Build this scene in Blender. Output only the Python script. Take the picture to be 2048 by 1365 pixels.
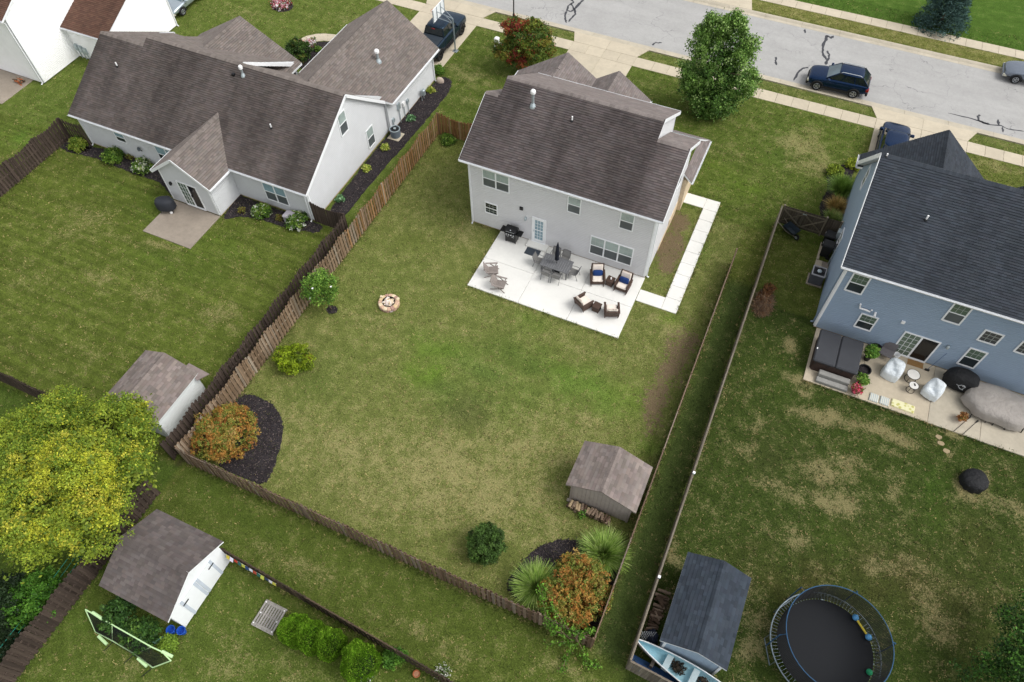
import bpy, bmesh, math, random
import numpy as np
from mathutils import Vector, Matrix
random.seed(7); np.random.seed(7)
for o in list(bpy.data.objects): bpy.data.objects.remove(o)
S = bpy.context.scene
COL = S.collection
R = math.radians

# ------------------------------------------------------------------ camera (a drone, 34.5 m up)
FPX = 1454.446; YAW = R(-24.8335); PIT = R(55.5215); ROL = R(-0.7088)
CAMZ = 34.546
_f = Vector((math.sin(YAW)*math.cos(PIT), math.cos(YAW)*math.cos(PIT), -math.sin(PIT)))
_r = Vector((math.cos(YAW), -math.sin(YAW), 0)); _u = _r.cross(_f)
_r2 = _r*math.cos(ROL)+_u*math.sin(ROL); _u2 = -_r*math.sin(ROL)+_u*math.cos(ROL)
CAM = Vector((16.1598, -29.0754, CAMZ))
def ray(px, py): return _r2*((px-1024)/FPX) - _u2*((py-682.5)/FPX) + _f
def G(px, py, z=0.0):
    d = ray(px, py); t = (z-CAM.z)/d.z; p = CAM+d*t
    return Vector((p.x, p.y, z))
def T(ox, oy, s):                      # a zoomed crop -> photo pixel
    return lambda x, y: (ox+x/s, oy+y/s)
cd = bpy.data.cameras.new('camera'); cam = bpy.data.objects.new('camera', cd); COL.objects.link(cam)
cd.sensor_fit = 'HORIZONTAL'; cd.sensor_width = 36; cd.lens = 36*FPX/2048
cd.clip_start = 0.5; cd.clip_end = 3000
M = Matrix(((_r2.x, _u2.x, -_f.x), (_r2.y, _u2.y, -_f.y), (_r2.z, _u2.z, -_f.z)))
cam.matrix_world = Matrix.Translation(CAM) @ M.to_4x4()
S.camera = cam

# ------------------------------------------------------------------ overcast daylight
SUN_EL, SUN_AZ = R(54), R(82)          # azimuth from +Y (the street side) towards +X
w = bpy.data.worlds.new('World'); S.world = w; w.use_nodes = True
nt = w.node_tree; nt.nodes.clear()
sky = nt.nodes.new('ShaderNodeTexSky'); sky.sky_type = 'NISHITA'; sky.sun_disc = False
sky.sun_elevation = SUN_EL; sky.sun_rotation = SUN_AZ; sky.dust_density = 3.0; sky.ozone_density = 1.0; sky.air_density = 1.0
hs = nt.nodes.new('ShaderNodeHueSaturation'); hs.inputs['Saturation'].default_value = 0.12
bg = nt.nodes.new('ShaderNodeBackground'); bg.inputs['Strength'].default_value = 0.15
wo = nt.nodes.new('ShaderNodeOutputWorld')
nt.links.new(sky.outputs[0], hs.inputs['Color']); nt.links.new(hs.outputs[0], bg.inputs[0]); nt.links.new(bg.outputs[0], wo.inputs[0])
ld = bpy.data.lights.new('sun', 'SUN'); ld.energy = 0.85; ld.angle = R(28); ld.color = (1.0, 0.96, 0.9)
sun = bpy.data.objects.new('sun', ld); COL.objects.link(sun)
_sd = Vector((math.sin(SUN_AZ)*math.cos(SUN_EL), math.cos(SUN_AZ)*math.cos(SUN_EL), math.sin(SUN_EL)))
sun.rotation_euler = (-_sd).to_track_quat('-Z', 'Y').to_euler(); sun.location = (0, 0, 60)
S.view_settings.view_transform = 'Standard'; S.view_settings.look = 'None'
S.view_settings.exposure = 0.58; S.view_settings.gamma = 1.0; S.view_settings.use_curve_mapping = False

# ------------------------------------------------------------------ materials
def lin(c):
    if isinstance(c, str): c = [int(c[i:i+2], 16)/255 for i in (0, 2, 4)]
    return tuple((v/12.92 if v <= .04045 else ((v+.055)/1.055)**2.4) for v in c)
MATS = {}
class N:
    """tiny node-tree helper"""
    def __init__(s, name):
        s.m = bpy.data.materials.new(name); s.m.use_nodes = True; s.t = s.m.node_tree; s.t.nodes.clear()
        s.out = s.n('ShaderNodeOutputMaterial'); s.b = s.n('ShaderNodeBsdfPrincipled'); s.l(s.b.outputs[0], s.out.inputs[0])
        s.geo = s.n('ShaderNodeNewGeometry'); s.pos = s.geo.outputs['Position']
    def n(s, t, **k):
        x = s.t.nodes.new(t)
        for a, v in k.items(): setattr(x, a, v)
        return x
    def l(s, a, b): s.t.links.new(a, b)
    def set(s, sock, v):
        if hasattr(v, 'is_linked') or hasattr(v, 'links'): s.l(v, sock)
        else: sock.default_value = v
    def noise(s, scale, detail=3, rough=.6, vec=None, dist=0):
        x = s.n('ShaderNodeTexNoise'); x.inputs['Scale'].default_value = scale; x.inputs['Detail'].default_value = detail
        x.inputs['Roughness'].default_value = rough; x.inputs['Distortion'].default_value = dist
        s.l(vec if vec is not None else s.pos, x.inputs['Vector']); return x.outputs['Fac']
    def math(s, op, a, b=0.0, c=0.0):
        x = s.n('ShaderNodeMath', operation=op)
        s.set(x.inputs[0], a); s.set(x.inputs[1], b)
        if op in ('MULTIPLY_ADD',): s.set(x.inputs[2], c)
        return x.outputs[0]
    def rng(s, v, a, b, c, d, smooth=False):
        x = s.n('ShaderNodeMapRange'); x.clamp = True
        if smooth: x.interpolation_type = 'SMOOTHSTEP'
        s.set(x.inputs[0], v)
        for i, q in enumerate((a, b, c, d)): s.set(x.inputs[1+i], q)
        return x.outputs[0]
    def mix(s, f, a, b, bt='MIX'):
        x = s.n('ShaderNodeMix', data_type='RGBA', blend_type=bt)
        s.set(x.inputs[0], f); s.col(x.inputs[6], a); s.col(x.inputs[7], b); return x.outputs[2]
    def col(s, sock, v):
        if isinstance(v, (tuple, list)): sock.default_value = (v[0], v[1], v[2], 1)
        else: s.l(v, sock)
    def scale(s, c, f):                # colour * scalar socket
        x = s.n('ShaderNodeVectorMath', operation='SCALE')
        if isinstance(c, (tuple, list)): x.inputs[0].default_value = c[:3]
        else: s.l(c, x.inputs[0])
        s.set(x.inputs['Scale'], f); return x.outputs[0]
    def attr(s, name): return s.n('ShaderNodeAttribute', attribute_name=name)
    def mapping(s, sc=(1, 1, 1), rot=0, vec=None):
        x = s.n('ShaderNodeMapping'); x.inputs['Scale'].default_value = sc; x.inputs['Rotation'].default_value = (0, 0, rot)
        s.l(vec if vec is not None else s.pos, x.inputs['Vector']); return x.outputs[0]
    def bump(s, h, strength=.3, dist=.02):
        x = s.n('ShaderNodeBump'); x.inputs['Strength'].default_value = strength; x.inputs['Distance'].default_value = dist
        s.l(h, x.inputs['Height']); s.l(x.outputs[0], s.b.inputs['Normal'])
    def fin(s, c, rough=.8, metal=0, spec=.5):
        s.col(s.b.inputs['Base Color'], c); s.set(s.b.inputs['Roughness'], rough)
        s.b.inputs['Metallic'].default_value = metal; s.b.inputs['Specular IOR Level'].default_value = spec
        return s.m
def mat(name, c, rough=.8, var=.12, scale=3.0, bump=0, bscale=40, metal=0, spec=.4, attr=False, rnd=0, big=0):
    """plain painted / worn surface: base colour, mottling, per-object and per-face tone"""
    if name in MATS: return MATS[name]
    n = N(name); c = lin(c) if isinstance(c, str) else c
    f = n.rng(n.noise(scale, 4, .65), .3, .7, 1-var, 1+var)
    if big: f = n.math('MULTIPLY', f, n.rng(n.noise(big, 2, .5), .35, .65, .88, 1.1))
    if rnd:
        oi = n.n('ShaderNodeObjectInfo'); f = n.math('MULTIPLY', f, n.rng(oi.outputs['Random'], 0, 1, 1-rnd, 1+rnd))
    cc = n.scale(c, f)
    if attr: cc = n.mix(1.0, cc, n.attr('Col').outputs['Color'], 'MULTIPLY')
    if bump: n.bump(n.noise(bscale, 4, .7), bump, .01 if bscale > 8 else .12)
    MATS[name] = n.fin(cc, rough, metal, spec); return MATS[name]
def leafmat(name, rough=.6):
    if name in MATS: return MATS[name]
    n = N(name); a = n.attr('Col').outputs['Color']
    cc = n.scale(a, n.rng(n.noise(1.6, 3, .6), .3, .7, .82, 1.18))
    n.fin(cc, rough, 0, .25)
    tr = n.n('ShaderNodeBsdfTranslucent'); n.l(cc, tr.inputs[0])
    mx = n.n('ShaderNodeMixShader'); mx.inputs[0].default_value = .22
    n.l(n.b.outputs[0], mx.inputs[1]); n.l(tr.outputs[0], mx.inputs[2]); n.l(mx.outputs[0], n.out.inputs[0])
    MATS[name] = n.m; return n.m

# ------------------------------------------------------------------ mesh + object helpers
def V3(p): return (float(p[0]), float(p[1]), float(p[2]))
class MB:
    def __init__(s): s.v = []; s.f = []; s.c = []
    def add(s, vs, fs, col=None):
        o = len(s.v); s.v += [V3(p) for p in vs]
        for f in fs: s.f.append([i+o for i in f]); s.c.append(col)
        return s
    def poly(s, vs, col=None): return s.add(vs, [list(range(len(vs)))], col)
    def box(s, x0, x1, y0, y1, z0, z1, col=None):
        return s.add([(x0,y0,z0),(x1,y0,z0),(x1,y1,z0),(x0,y1,z0),(x0,y0,z1),(x1,y0,z1),(x1,y1,z1),(x0,y1,z1)],
                     [(0,3,2,1),(4,5,6,7),(0,1,5,4),(1,2,6,5),(2,3,7,6),(3,0,4,7)], col)
    def bbox(s, x0, x1, y0, y1, z0, z1, b=.02, col=None):      # box with chamfered top and vertical edges
        b = min(b, (x1-x0)*.45, (y1-y0)*.45, (z1-z0)*.45)
        def ring(i, z): return [(x0+i+b*(i==0),y0+i,z),(x1-i-b*(i==0),y0+i,z),(x1-i,y0+i+b*(i==0),z),(x1-i,y1-i-b*(i==0),z),(x1-i-b*(i==0),y1-i,z),(x0+i+b*(i==0),y1-i,z),(x0+i,y1-i-b*(i==0),z),(x0+i,y0+i+b*(i==0),z)]
        def ring2(z): 
            e = b; q = b*1.4
            return [(x0+q+e*.4,y0+e,z),(x1-q-e*.4,y0+e,z),(x1-e,y0+q+e*.4,z),(x1-e,y1-q-e*.4,z),(x1-q-e*.4,y1-e,z),(x0+q+e*.4,y1-e,z),(x0+e,y1-q-e*.4,z),(x0+e,y0+q+e*.4,z)]
        return s.loft([ring(0,z0), ring(0,z1-b), ring2(z1)], True, True, col)
    def loft(s, rings, cap0=True, cap1=True, col=None, closed=True):
        n = len(rings[0]); vs = [p for r in rings for p in r]; fs = []
        for k in range(len(rings)-1):
            for i in range(n if closed else n-1):
                j = (i+1) % n
                fs.append((k*n+i, k*n+j, (k+1)*n+j, (k+1)*n+i))
        if cap0: fs.append(tuple(range(n-1, -1, -1)))
        if cap1: fs.append(tuple((len(rings)-1)*n+i for i in range(n)))
        return s.add(vs, fs, col)
    def beam(s, p, q, wd, ht, col=None, up=(0,0,1)):
        p = Vector(p); q = Vector(q); d = (q-p).normalized(); up = Vector(up)
        if abs(d.dot(up)) > .98: up = Vector((1,0,0))
        a = d.cross(up).normalized()*wd/2; b = a.cross(d).normalized()*ht/2
        r = lambda c: [c-a-b, c+a-b, c+a+b, c-a+b]
        return s.loft([r(p), r(q)], True, True, col)
    def cyl(s, p, q, r0, r1=None, n=10, caps=True, col=None):
        p = Vector(p); q = Vector(q); r1 = r0 if r1 is None else r1; d = (q-p).normalized()
        up = Vector((0,0,1)) if abs(d.z) < .95 else Vector((1,0,0))
        a = d.cross(up).normalized(); b = d.cross(a)
        rg = lambda c, r: [c+(a*math.cos(t)+b*math.sin(t))*r for t in [2*math.pi*i/n for i in range(n)]][::-1]
        return s.loft([rg(p, r0), rg(q, r1)], caps, caps, col)
    def tube(s, pts, r, n=7, col=None, rr=None, closed=False):
        pts = [Vector(p) for p in pts]; rings = []; m = len(pts)
        for i, p in enumerate(pts):
            d = ((pts[(i+1) % m] if closed or i < m-1 else p)-(pts[i-1] if closed or i else p)).normalized()
            up = Vector((0,0,1)) if abs(d.z) < .95 else Vector((1,0,0))
            a = d.cross(up).normalized(); b = d.cross(a); k = rr[i] if rr else r
            rings.append([p+(a*math.cos(t)+b*math.sin(t))*k for t in [2*math.pi*j/n for j in range(n)]][::-1])
        if closed: rings.append(rings[0])
        return s.loft(rings, not closed, not closed, col)
    def lathe(s, prof, n=20, c=(0,0,0), col=None, cap0=True, cap1=True):
        return s.loft([[(c[0]+r*math.cos(2*math.pi*i/n), c[1]+r*math.sin(2*math.pi*i/n), c[2]+z) for i in range(n)] for r, z in prof], cap0, cap1, col)
    def prism(s, poly, z0, z1, col=None):
        return s.loft([[(x,y,z0) for x,y in poly], [(x,y,z1) for x,y in poly]], True, True, col)
    def xform(s, mtx, start=0):
        for i in range(start, len(s.v)): s.v[i] = V3(mtx @ Vector(s.v[i]))
        return s
    def mesh(s, name, mt, off=(0,0,0), smooth=False):
        me = bpy.data.meshes.new(name)
        me.from_pydata([(a-off[0], b-off[1], c-off[2]) for a,b,c in s.v], [], s.f)
        if any(c is not None for c in s.c):
            at = me.attributes.new('Col', 'FLOAT_COLOR', 'FACE')
            d = []
            for c in s.c:
                c = c if c is not None else (1,1,1)
                if isinstance(c, (int, float)): c = (c, c, c)
                d += [c[0], c[1], c[2], 1]
            at.data.foreach_set('color', d)
        if smooth: me.polygons.foreach_set('use_smooth', [True]*len(me.polygons))
        me.materials.append(mt); return me
    def build(s, name, mt, parent=None, world=False, smooth=False, kind=None, label=None):
        off = (0,0,0)
        if world and parent is not None:
            p = parent; off = Vector((0,0,0))
            while p: off = off+p.location; p = p.parent
        return put(name, s.mesh(name, mt, off, smooth), parent, kind=kind, label=label)
def put(name, me, parent=None, loc=(0,0,0), rot=(0,0,0), kind=None, label=None, cat=None, group=None, scale=None):
    o = bpy.data.objects.new(name, me); COL.objects.link(o); o.parent = parent; o.location = loc; o.rotation_euler = rot
    if scale: o.scale = scale
    tag(o, label, cat, group, kind); return o
def tag(o, label=None, cat=None, group=None, kind=None):
    if label: o['label'] = label
    if cat: o['category'] = cat
    if group: o['group'] = group
    if kind: o['kind'] = kind
    return o
def thing(name, label, cat, loc=(0,0,0), rz=0, group=None):
    return put(name, None, None, loc, (0,0,rz), label=label, cat=cat, group=group)
def copy_tree(o, parent=None, loc=None, rz=None, label=None):
    c = o.copy(); COL.objects.link(c); c.parent = parent
    if loc is not None: c.location = loc
    if rz is not None: c.rotation_euler = (0,0,rz)
    if label: c['label'] = label
    for ch in KIDS(o): copy_tree(ch, c)
    return c
def KIDS(o): return [x for x in bpy.data.objects if x.parent == o]
def np_mesh(name, V, F, mt, cols=None, smooth=False):
    """V (n,3), F (m,k) faces of equal size, cols (m,3)"""
    me = bpy.data.meshes.new(name); V = np.asarray(V, np.float32); F = np.asarray(F, np.int32); k = F.shape[1]
    me.vertices.add(len(V)); me.vertices.foreach_set('co', V.ravel())
    me.loops.add(F.size); me.loops.foreach_set('vertex_index', F.ravel())
    me.polygons.add(len(F)); me.polygons.foreach_set('loop_start', np.arange(0, F.size, k, dtype=np.int32))
    if smooth: me.polygons.foreach_set('use_smooth', np.ones(len(F), bool))
    me.update(calc_edges=True)
    if cols is not None:
        at = me.attributes.new('Col', 'FLOAT_COLOR', 'FACE')
        at.data.foreach_set('color', np.concatenate([cols, np.ones((len(cols),1))], 1).astype(np.float32).ravel())
    me.materials.append(mt); return me
# ------------------------------------------------------------------ ground: one lawn sheet out to the horizon
def axis(lo, hi, st, far):
    a = list(np.arange(lo, hi+1e-6, st)); return np.array([-f for f in far[::-1]] + a + list(far))
gx = axis(-46, 50, .3, (90, 200, 600)); gy = axis(-42, 60, .3, (110, 220, 700))
XX, YY = np.meshgrid(gx, gy, indexing='ij')
def vnoise(x, y, sc, seed):
    rs = np.random.RandomState(seed); g = rs.rand(64, 64); x = x/sc; y = y/sc
    xi = np.floor(x).astype(int); yi = np.floor(y).astype(int); fx = x-xi; fy = y-yi
    fx = fx*fx*(3-2*fx); fy = fy*fy*(3-2*fy); q = lambda a, b: g[a % 64, b % 64]
    return (q(xi,yi)*(1-fx)+q(xi+1,yi)*fx)*(1-fy)+(q(xi,yi+1)*(1-fx)+q(xi+1,yi+1)*fx)*fy
ROAD0, ROAD1 = 22.4, 31.05
ZZ = np.where((YY > ROAD0) & (YY < ROAD1), -.22, 0.0)
base = np.zeros(XX.shape+(3,)); base[:] = lin('757444')
dry = .3+0*XX; dirt = 0*XX; stripe = 0*XX
def yard(x0, x1, y0, y1, c, d, s=0, soft=.15):
    m = np.clip((XX-x0)/soft+.5, 0, 1)*np.clip((x1-XX)/soft+.5, 0, 1)*np.clip((YY-y0)/soft+.5, 0, 1)*np.clip((y1-YY)/soft+.5, 0, 1)
    base[:] = base*(1-m[..., None])+np.array(lin(c))*m[..., None]
    dry[:] = dry*(1-m)+d*m; stripe[:] = stripe*(1-m)+s*m
yard(-60, 60, -60, 60, '5c672c', .28)
yard(-60, -6.6, -21.6, -4, '586528', .25, 1.0)         # lawn behind the grey house
yard(-60, -6.6, -4.2, 23, '5c6c2d', .25, .4)
yard(-6.2, 16.2, -21.3, 7, '6b743b', .34)             # the fenced lawn
yard(-9.2, 22, 6.8, 21.1, '556528', .28, .6)          # front lawn
yard(-6.6, -6.2, -22, -4, '4a4a2c', .3)
yard(16.2, 18, -40, 2, '47562a', .14, 0, .8)                 # mown strip between two fences
yard(18, 60, -40, 1, '3b4a1d', .28)                   # lawn behind the blue house
yard(-6, 17.9, -24.8, -21.3, '546228', .24)           # strip behind the rear fence
yard(-6.2, 17, -60, -24.9, '546428', .24)
yard(-60, -6.2, -60, -21.7, '4d6025', .15)
yard(-60, 60, 31.2, 33, '6a7035', .45)                # verges
yard(-60, 60, 21, 22.5, '5d6a30', .38)
yard(-60, 60, 33.9, 80, '4a6624', .14, .4)            # lawns across the road
def blob(px, py, rx, ry, what, amt, c=None, rot=0):
    p = G(px, py); dx = XX-p.x; dy = YY-p.y; cs, sn = math.cos(rot), math.sin(rot)
    u = (dx*cs+dy*sn)/rx; v = (-dx*sn+dy*cs)/ry
    rr = np.sqrt(u*u+v*v)+(vnoise(XX+px, YY+py, .9, 5)-.5)*.7
    m = np.clip((1.25-rr)*(1.0 if what != 'c' else .8), 0, 1)*amt
    if what == 'dry': m = np.minimum(m*(1.35 if G(px,py).x > 18 else 1.0), 1); dry[:] = dry+m*(1-dry)
    elif what == 'wet': dry[:] = dry*(1-m)
    elif what == 'dirt': dirt[:] = np.maximum(dirt, np.minimum(m,1)*.86)
    else:
        m = m*np.clip(.25+1.5*vnoise(XX*1.0+py, YY+px, .55, 8)*vnoise(XX+px, YY, 1.5, 9)*1.6, 0, 1.15)
        m = np.clip(m, 0, 1); base[:] = base*(1-m[..., None])+np.array(lin(c))*m[..., None]; dry[:] = dry*(1-m*.8)
# lush and dark patches of the fenced lawn
for a in ((1010,740,5.5,3.2,.55,'5c7630'),(760,560,5,3.5,.35,'627232'),(875,705,1.8,1.4,.65,'5f7e2a'),(850,750,1.3,1.0,.65,'628228'),(1190,785,2.2,1.5,.6,'627f32'),(1150,760,1.5,.8,.5,'5f7a30'),(1130,735,1.4,.7,.6,'5a782a'),(960,745,2.0,.8,.6,'4f6a30'),
          (1000,700,1.8,.9,.5,'54672c'),(890,790,2.2,1.0,.45,'566a30'),(640,760,2.2,1.8,.5,'4f6228'),(700,700,1.5,1.2,.4,'596b2c'),(640,600,1.2,.9,.6,'687a28'),
          (930,830,1.8,1.4,.6,'4f5530'),(1040,720,2.2,.7,.6,'4c6428'),(960,790,1.8,.6,.5,'4a5c2a'),(860,840,1.5,.8,.4,'545c30'),(830,480,1.8,1.4,.4,'5f6a2e'),(720,470,1.6,1.5,.45,'5a6a2c'),(1060,640,1.5,.6,.5,'5c7a2a'),(1340,640,1.0,.5,.5,'6c8a2c'),
          (900,300,1.5,2.4,.4,'5f6c2c'),(1260,800,1.2,1.0,.5,'66842a'),(1290,890,.8,.7,.6,'5f8a25'),(1420,330,2.4,1.0,.4,'64782a'),(1480,370,1.6,1.0,.45,'66822a'),
          (1400,510,.8,1.2,.5,'5c7a2a'),(1560,300,1.6,3,.4,'4f6a26'),(960,560,1.5,1.0,.25,'6c7a38'),(1000,1000,2,1,.2,'67703a')): blob(a[0],a[1],a[2],a[3],'c',a[4],a[5])
for a in ((1000,960,5.5,2.6,.42),(820,970,5,2.4,.38),(620,880,3,2,.25),(1150,860,2.5,1.5,.25),(930,465,.9,1.2,.5),(760,640,1.6,.8,.3),(590,830,1.5,.6,.35),(1020,880,2,1.2,.3),(1100,900,2,1,.3),(900,920,2.2,1.2,.35),(700,900,2,1.0,.25),(1050,830,1.2,.6,.25),
          (1230,600,1,.6,.25),(1340,660,.9,.8,.6),(1310,640,.6,.5,.4),(790,860,2,.9,.25),(960,1000,3,1.3,.3),(700,980,3,1,.2),(920,610,.4,.4,.4),(1175,840,.7,.5,.3),(1160,700,.5,.25,.4)): blob(a[0],a[1],a[2],a[3],'dry',a[4])
for a in ((1350,720,1.1,3.0,1.0,0),(1318,795,.9,2.2,1.0,0),(1375,690,.7,1.4,1.0,0),(1385,680,.6,1.0,1.0,0),(1340,500,.9,2.2,1.4,0),(1355,450,.8,1.6,1.4,0),(1330,535,.7,.9,1.2,0),(1300,870,.3,.5,.7,0)): blob(a[0],a[1],a[2],a[3],'dirt',a[4])
# lawn behind the grey house
for a in ((210,560,1.4,.9,.45),(300,590,1.2,.8,.35),(430,630,2.0,.9,.4),(180,440,2.2,1.4,.35),(120,470,1.0,.8,.3),(300,485,.5,.3,.7),(330,492,1.4,.25,.7),(300,500,2.6,.3,.35),(170,700,2,.6,.2),(460,620,1,.5,.3),(60,560,2,1.2,.2),(480,520,1.2,.8,.25)): blob(a[0],a[1],a[2],a[3],'dry',a[4])
for a in ((420,500,3,1.5,.5,'4c6420'),(300,430,2,1.0,.4,'4a6420'),(340,530,4,1.2,.4,'4d6622'),(30,270,2.5,2,.5,'55782a'),(110,200,2.5,1.5,.3,'4e6a24'),(250,380,4,.8,.4,'4b6420'),(620,40,3,1.5,.25,'6f7a38')): blob(a[0],a[1],a[2],a[3],'c',a[4],a[5])
# lawn behind the blue house: burnt spots
for a in ((1580,690,.35,.7,.8),(1590,760,.9,.35,.8),(1605,785,.4,.3,.8),(1510,870,.3,1.2,.55),(1620,830,1.1,.5,.6),(1665,830,.5,.5,.7),(1760,860,.8,.5,.75),(1800,880,.7,.4,.75),(1790,905,.4,.3,.6),(1700,850,.5,.4,.6),
          (1650,950,1.6,.8,.55),(1690,920,1,.5,.5),(1660,1010,1,.5,.6),(1700,1010,.9,.5,.6),(1570,980,1.2,.7,.4),(1600,1080,1.3,.6,.4),(1760,1130,1.3,.6,.55),(1830,1140,1.3,.7,.55),(1850,1180,1.2,.6,.5),
          (1740,1140,.5,.3,.6),(1940,990,.6,.5,.6),(1970,960,.3,.8,.6),(1920,980,.4,.7,.5),(1910,870,.5,.3,.8),(1900,905,.2,.15,.9),(2030,1010,.5,.4,.5),(1990,1010,1.4,.5,.3),(1490,1180,.5,1.6,.4),(1530,1250,1,.9,.5),
          (1500,1300,.8,.6,.5),(1790,980,.5,1.2,.35),(1350,1120,.5,.5,.6),(1340,1100,.3,.7,.6),(1405,880,.2,.8,.6),(1880,1260,1.0,1.0,.45),(1950,1200,1.5,.7,.3),(1480,900,.8,.6,.3),(1860,1210,.8,.6,.4),(1640,1150,1.0,.4,.3)): blob(a[0],a[1],a[2],a[3],'dry',a[4])
for a in ((1330,1210,.4,.9,.8,0),(1375,940,.12,2.0,.6,0),(1300,1290,.8,.4,.6,0),(1515,600,.4,.9,.6,0)): blob(a[0],a[1],a[2],a[3],'dirt',a[4])
for a in ((1620,1200,3.5,2.5,.55,'4a4426'),(1850,1180,4,2.5,.55,'4c4628'),(1950,1080,3,2,.4,'4a4a26'),(1560,920,2,2,.35,'46472a'),(1860,1000,1.2,1.8,.5,'43601f'),(1560,620,1.5,3,.4,'3c4a20'),(1680,1080,1.6,.9,.35,'44561f'),(1560,760,1.2,2,.3,'42541f')): blob(a[0],a[1],a[2],a[3],'c',a[4],a[5])
# strips behind the rear fence and beyond
for a in ((590,1130,2.2,.6,.45),(640,1150,1.2,.5,.4),(800,1250,3,.6,.25),(1120,1330,1.4,.4,.35),(900,1300,2.5,.4,.25),(470,1300,1.6,1,.3),(590,1345,1.4,.8,.4),(250,1330,1.4,.7,.35),(430,1340,1,.5,.3)): blob(a[0],a[1],a[2],a[3],'dry',a[4])
for a in ((520,1050,3,.5,.5,'4c5f24'),(900,1200,4,.45,.45,'4c5d25'),(1240,1330,1.2,.6,.5,'45572a'),(420,980,1.5,1,.4,'4d6524'),(160,1240,1.2,.8,.4,'56702a')): blob(a[0],a[1],a[2],a[3],'c',a[4],a[5])
# front lawns
for a in ((1610,290,1.6,2.0,.5),(1560,275,1.4,1,.4),(1640,330,1.2,1.6,.4),(1590,330,.8,.8,.4),(1300,170,1.4,.6,.25),(920,140,1.5,.8,.4),(950,160,2,1,.35),(930,200,1,.6,.3),(1450,300,1.6,1,.2),(1980,330,2,.6,.4),(700,40,2,1,.3),(480,30,3,1,.3)): blob(a[0],a[1],a[2],a[3],'dry',a[4])
nx, ny = XX.shape
idx = np.arange(nx*ny).reshape(nx, ny)
Fg = np.stack([idx[:-1,:-1], idx[1:,:-1], idx[1:,1:], idx[:-1,1:]], -1).reshape(-1, 4)
n = N('lawn')
aB = n.attr('Base').outputs['Color']; aM = n.attr('Mask')
sx = n.n('ShaderNodeSeparateColor'); n.l(aM.outputs['Color'], sx.inputs[0])
dryS, dirtS, strS = sx.outputs[0], sx.outputs[1], sx.outputs[2]
f1 = n.noise(15, 4, .8); f2 = n.noise(6.5, 5, .75, dist=.5); f3 = n.noise(1.3, 5, .72); f4 = n.noise(24, 3, .8)
dm = n.math('ADD', n.math('MULTIPLY', n.math('SUBTRACT', f2, .5), 1.6), n.math('MULTIPLY', n.math('SUBTRACT', f3, .5), 1.9))
dm = n.math('ADD', dm, n.math('MULTIPLY', n.math('SUBTRACT', f1, .5), 1.8))
dm = n.rng(n.math('ADD', dryS, dm), .28, .95, 0, 1, True)
g0 = n.scale(aB, n.math('MULTIPLY', n.rng(f1, .33, .67, .42, 1.62), n.rng(f3, .3, .7, .76, 1.2)))
g0 = n.mix(n.rng(f2, .42, .7, 0, .55), g0, n.scale(aB, .6))
sv = n.noise(1.0, 3, .6, vec=n.mapping((.12, 2.4, 1), R(6)))            # mowing lines
g0 = n.scale(g0, n.math('ADD', 1.0, n.math('MULTIPLY', n.math('MULTIPLY', n.math('SUBTRACT', sv, .5), 1.5), strS)))
tan = n.mix(n.rng(f4, .3, .7, 0, 1), lin('84785a'), lin('b6a37a')); tan = n.mix(.28, tan, n.scale(aB, 1.75))
c = n.mix(n.math('MULTIPLY', dm, .72), g0, n.scale(tan, n.rng(f1, .25, .75, .6, 1.35)))
di = n.rng(n.math('ADD', n.math('ADD', dirtS, n.math('MULTIPLY', n.math('SUBTRACT', f3, .5), 1.1)), n.math('MULTIPLY', n.math('SUBTRACT', f2, .5), 2.6)), .42, .72, 0, 1, True)
c = n.mix(n.math('MULTIPLY', di, .88), c, n.scale(n.mix(n.rng(f4, .4, .7, 0, 1), lin('5c4a3a'), lin('8f7c66')), n.rng(f1, .25, .75, .6, 1.4)))
n.bump(n.math('ADD', f1, n.math('MULTIPLY', f4, .6)), .9, .05)
n.fin(c, .95, 0, .1)
gm = np_mesh('ground', np.stack([XX, YY, ZZ], -1).reshape(-1, 3), Fg, n.m)
for nm, arr in (('Base', base), ('Mask', np.stack([np.clip(dry,0,1), np.clip(dirt,0,1), stripe], -1))):
    at = gm.attributes.new(nm, 'FLOAT_COLOR', 'POINT')
    at.data.foreach_set('color', np.concatenate([arr, np.ones(arr.shape[:2]+(1,))], -1).astype(np.float32).ravel())
put('ground', gm, kind='structure')

# ------------------------------------------------------------------ road, kerbs, pavements, drives
def roadmat():
    n = N('asphalt'); a = n.noise(60, 4, .8); b = n.noise(.35, 4, .6); d = n.noise(4, 5, .7)
    st = n.noise(1, 4, .6, vec=n.mapping((.06, .9, 1)))
    f = n.math('MULTIPLY', n.rng(a, .25, .75, .74, 1.28), n.rng(b, .3, .7, .93, 1.07))
    f = n.math('MULTIPLY', f, n.math('MULTIPLY', n.rng(d, .3, .7, .94, 1.06), n.rng(st, .3, .7, .94, 1.05)))
    vo = n.n('ShaderNodeTexVoronoi', feature='DISTANCE_TO_EDGE'); vo.inputs['Scale'].default_value = .33
    wv = n.n('ShaderNodeVectorMath', operation='ADD'); nz = n.n('ShaderNodeTexNoise'); nz.inputs['Scale'].default_value = 1.3; nz.inputs['Detail'].default_value = 4
    n.l(n.pos, nz.inputs['Vector']); n.l(n.pos, wv.inputs[0])
    sc = n.n('ShaderNodeVectorMath', operation='SCALE'); n.l(nz.outputs['Color'], sc.inputs[0]); sc.inputs['Scale'].default_value = 1.4
    n.l(sc.outputs[0], wv.inputs[1]); n.l(wv.outputs[0], vo.inputs['Vector'])
    ck = n.math('MULTIPLY', n.rng(vo.outputs['Distance'], .0, .008, 1, 0), n.rng(n.noise(.22, 3), .44, .58, 0, .75))
    c = n.mix(ck, n.scale(lin('a4a3a1'), f), lin('55565a'))
    n.bump(a, .4, .01); return n.fin(c, .9, 0, .3)
M_ROAD = roadmat()
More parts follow.
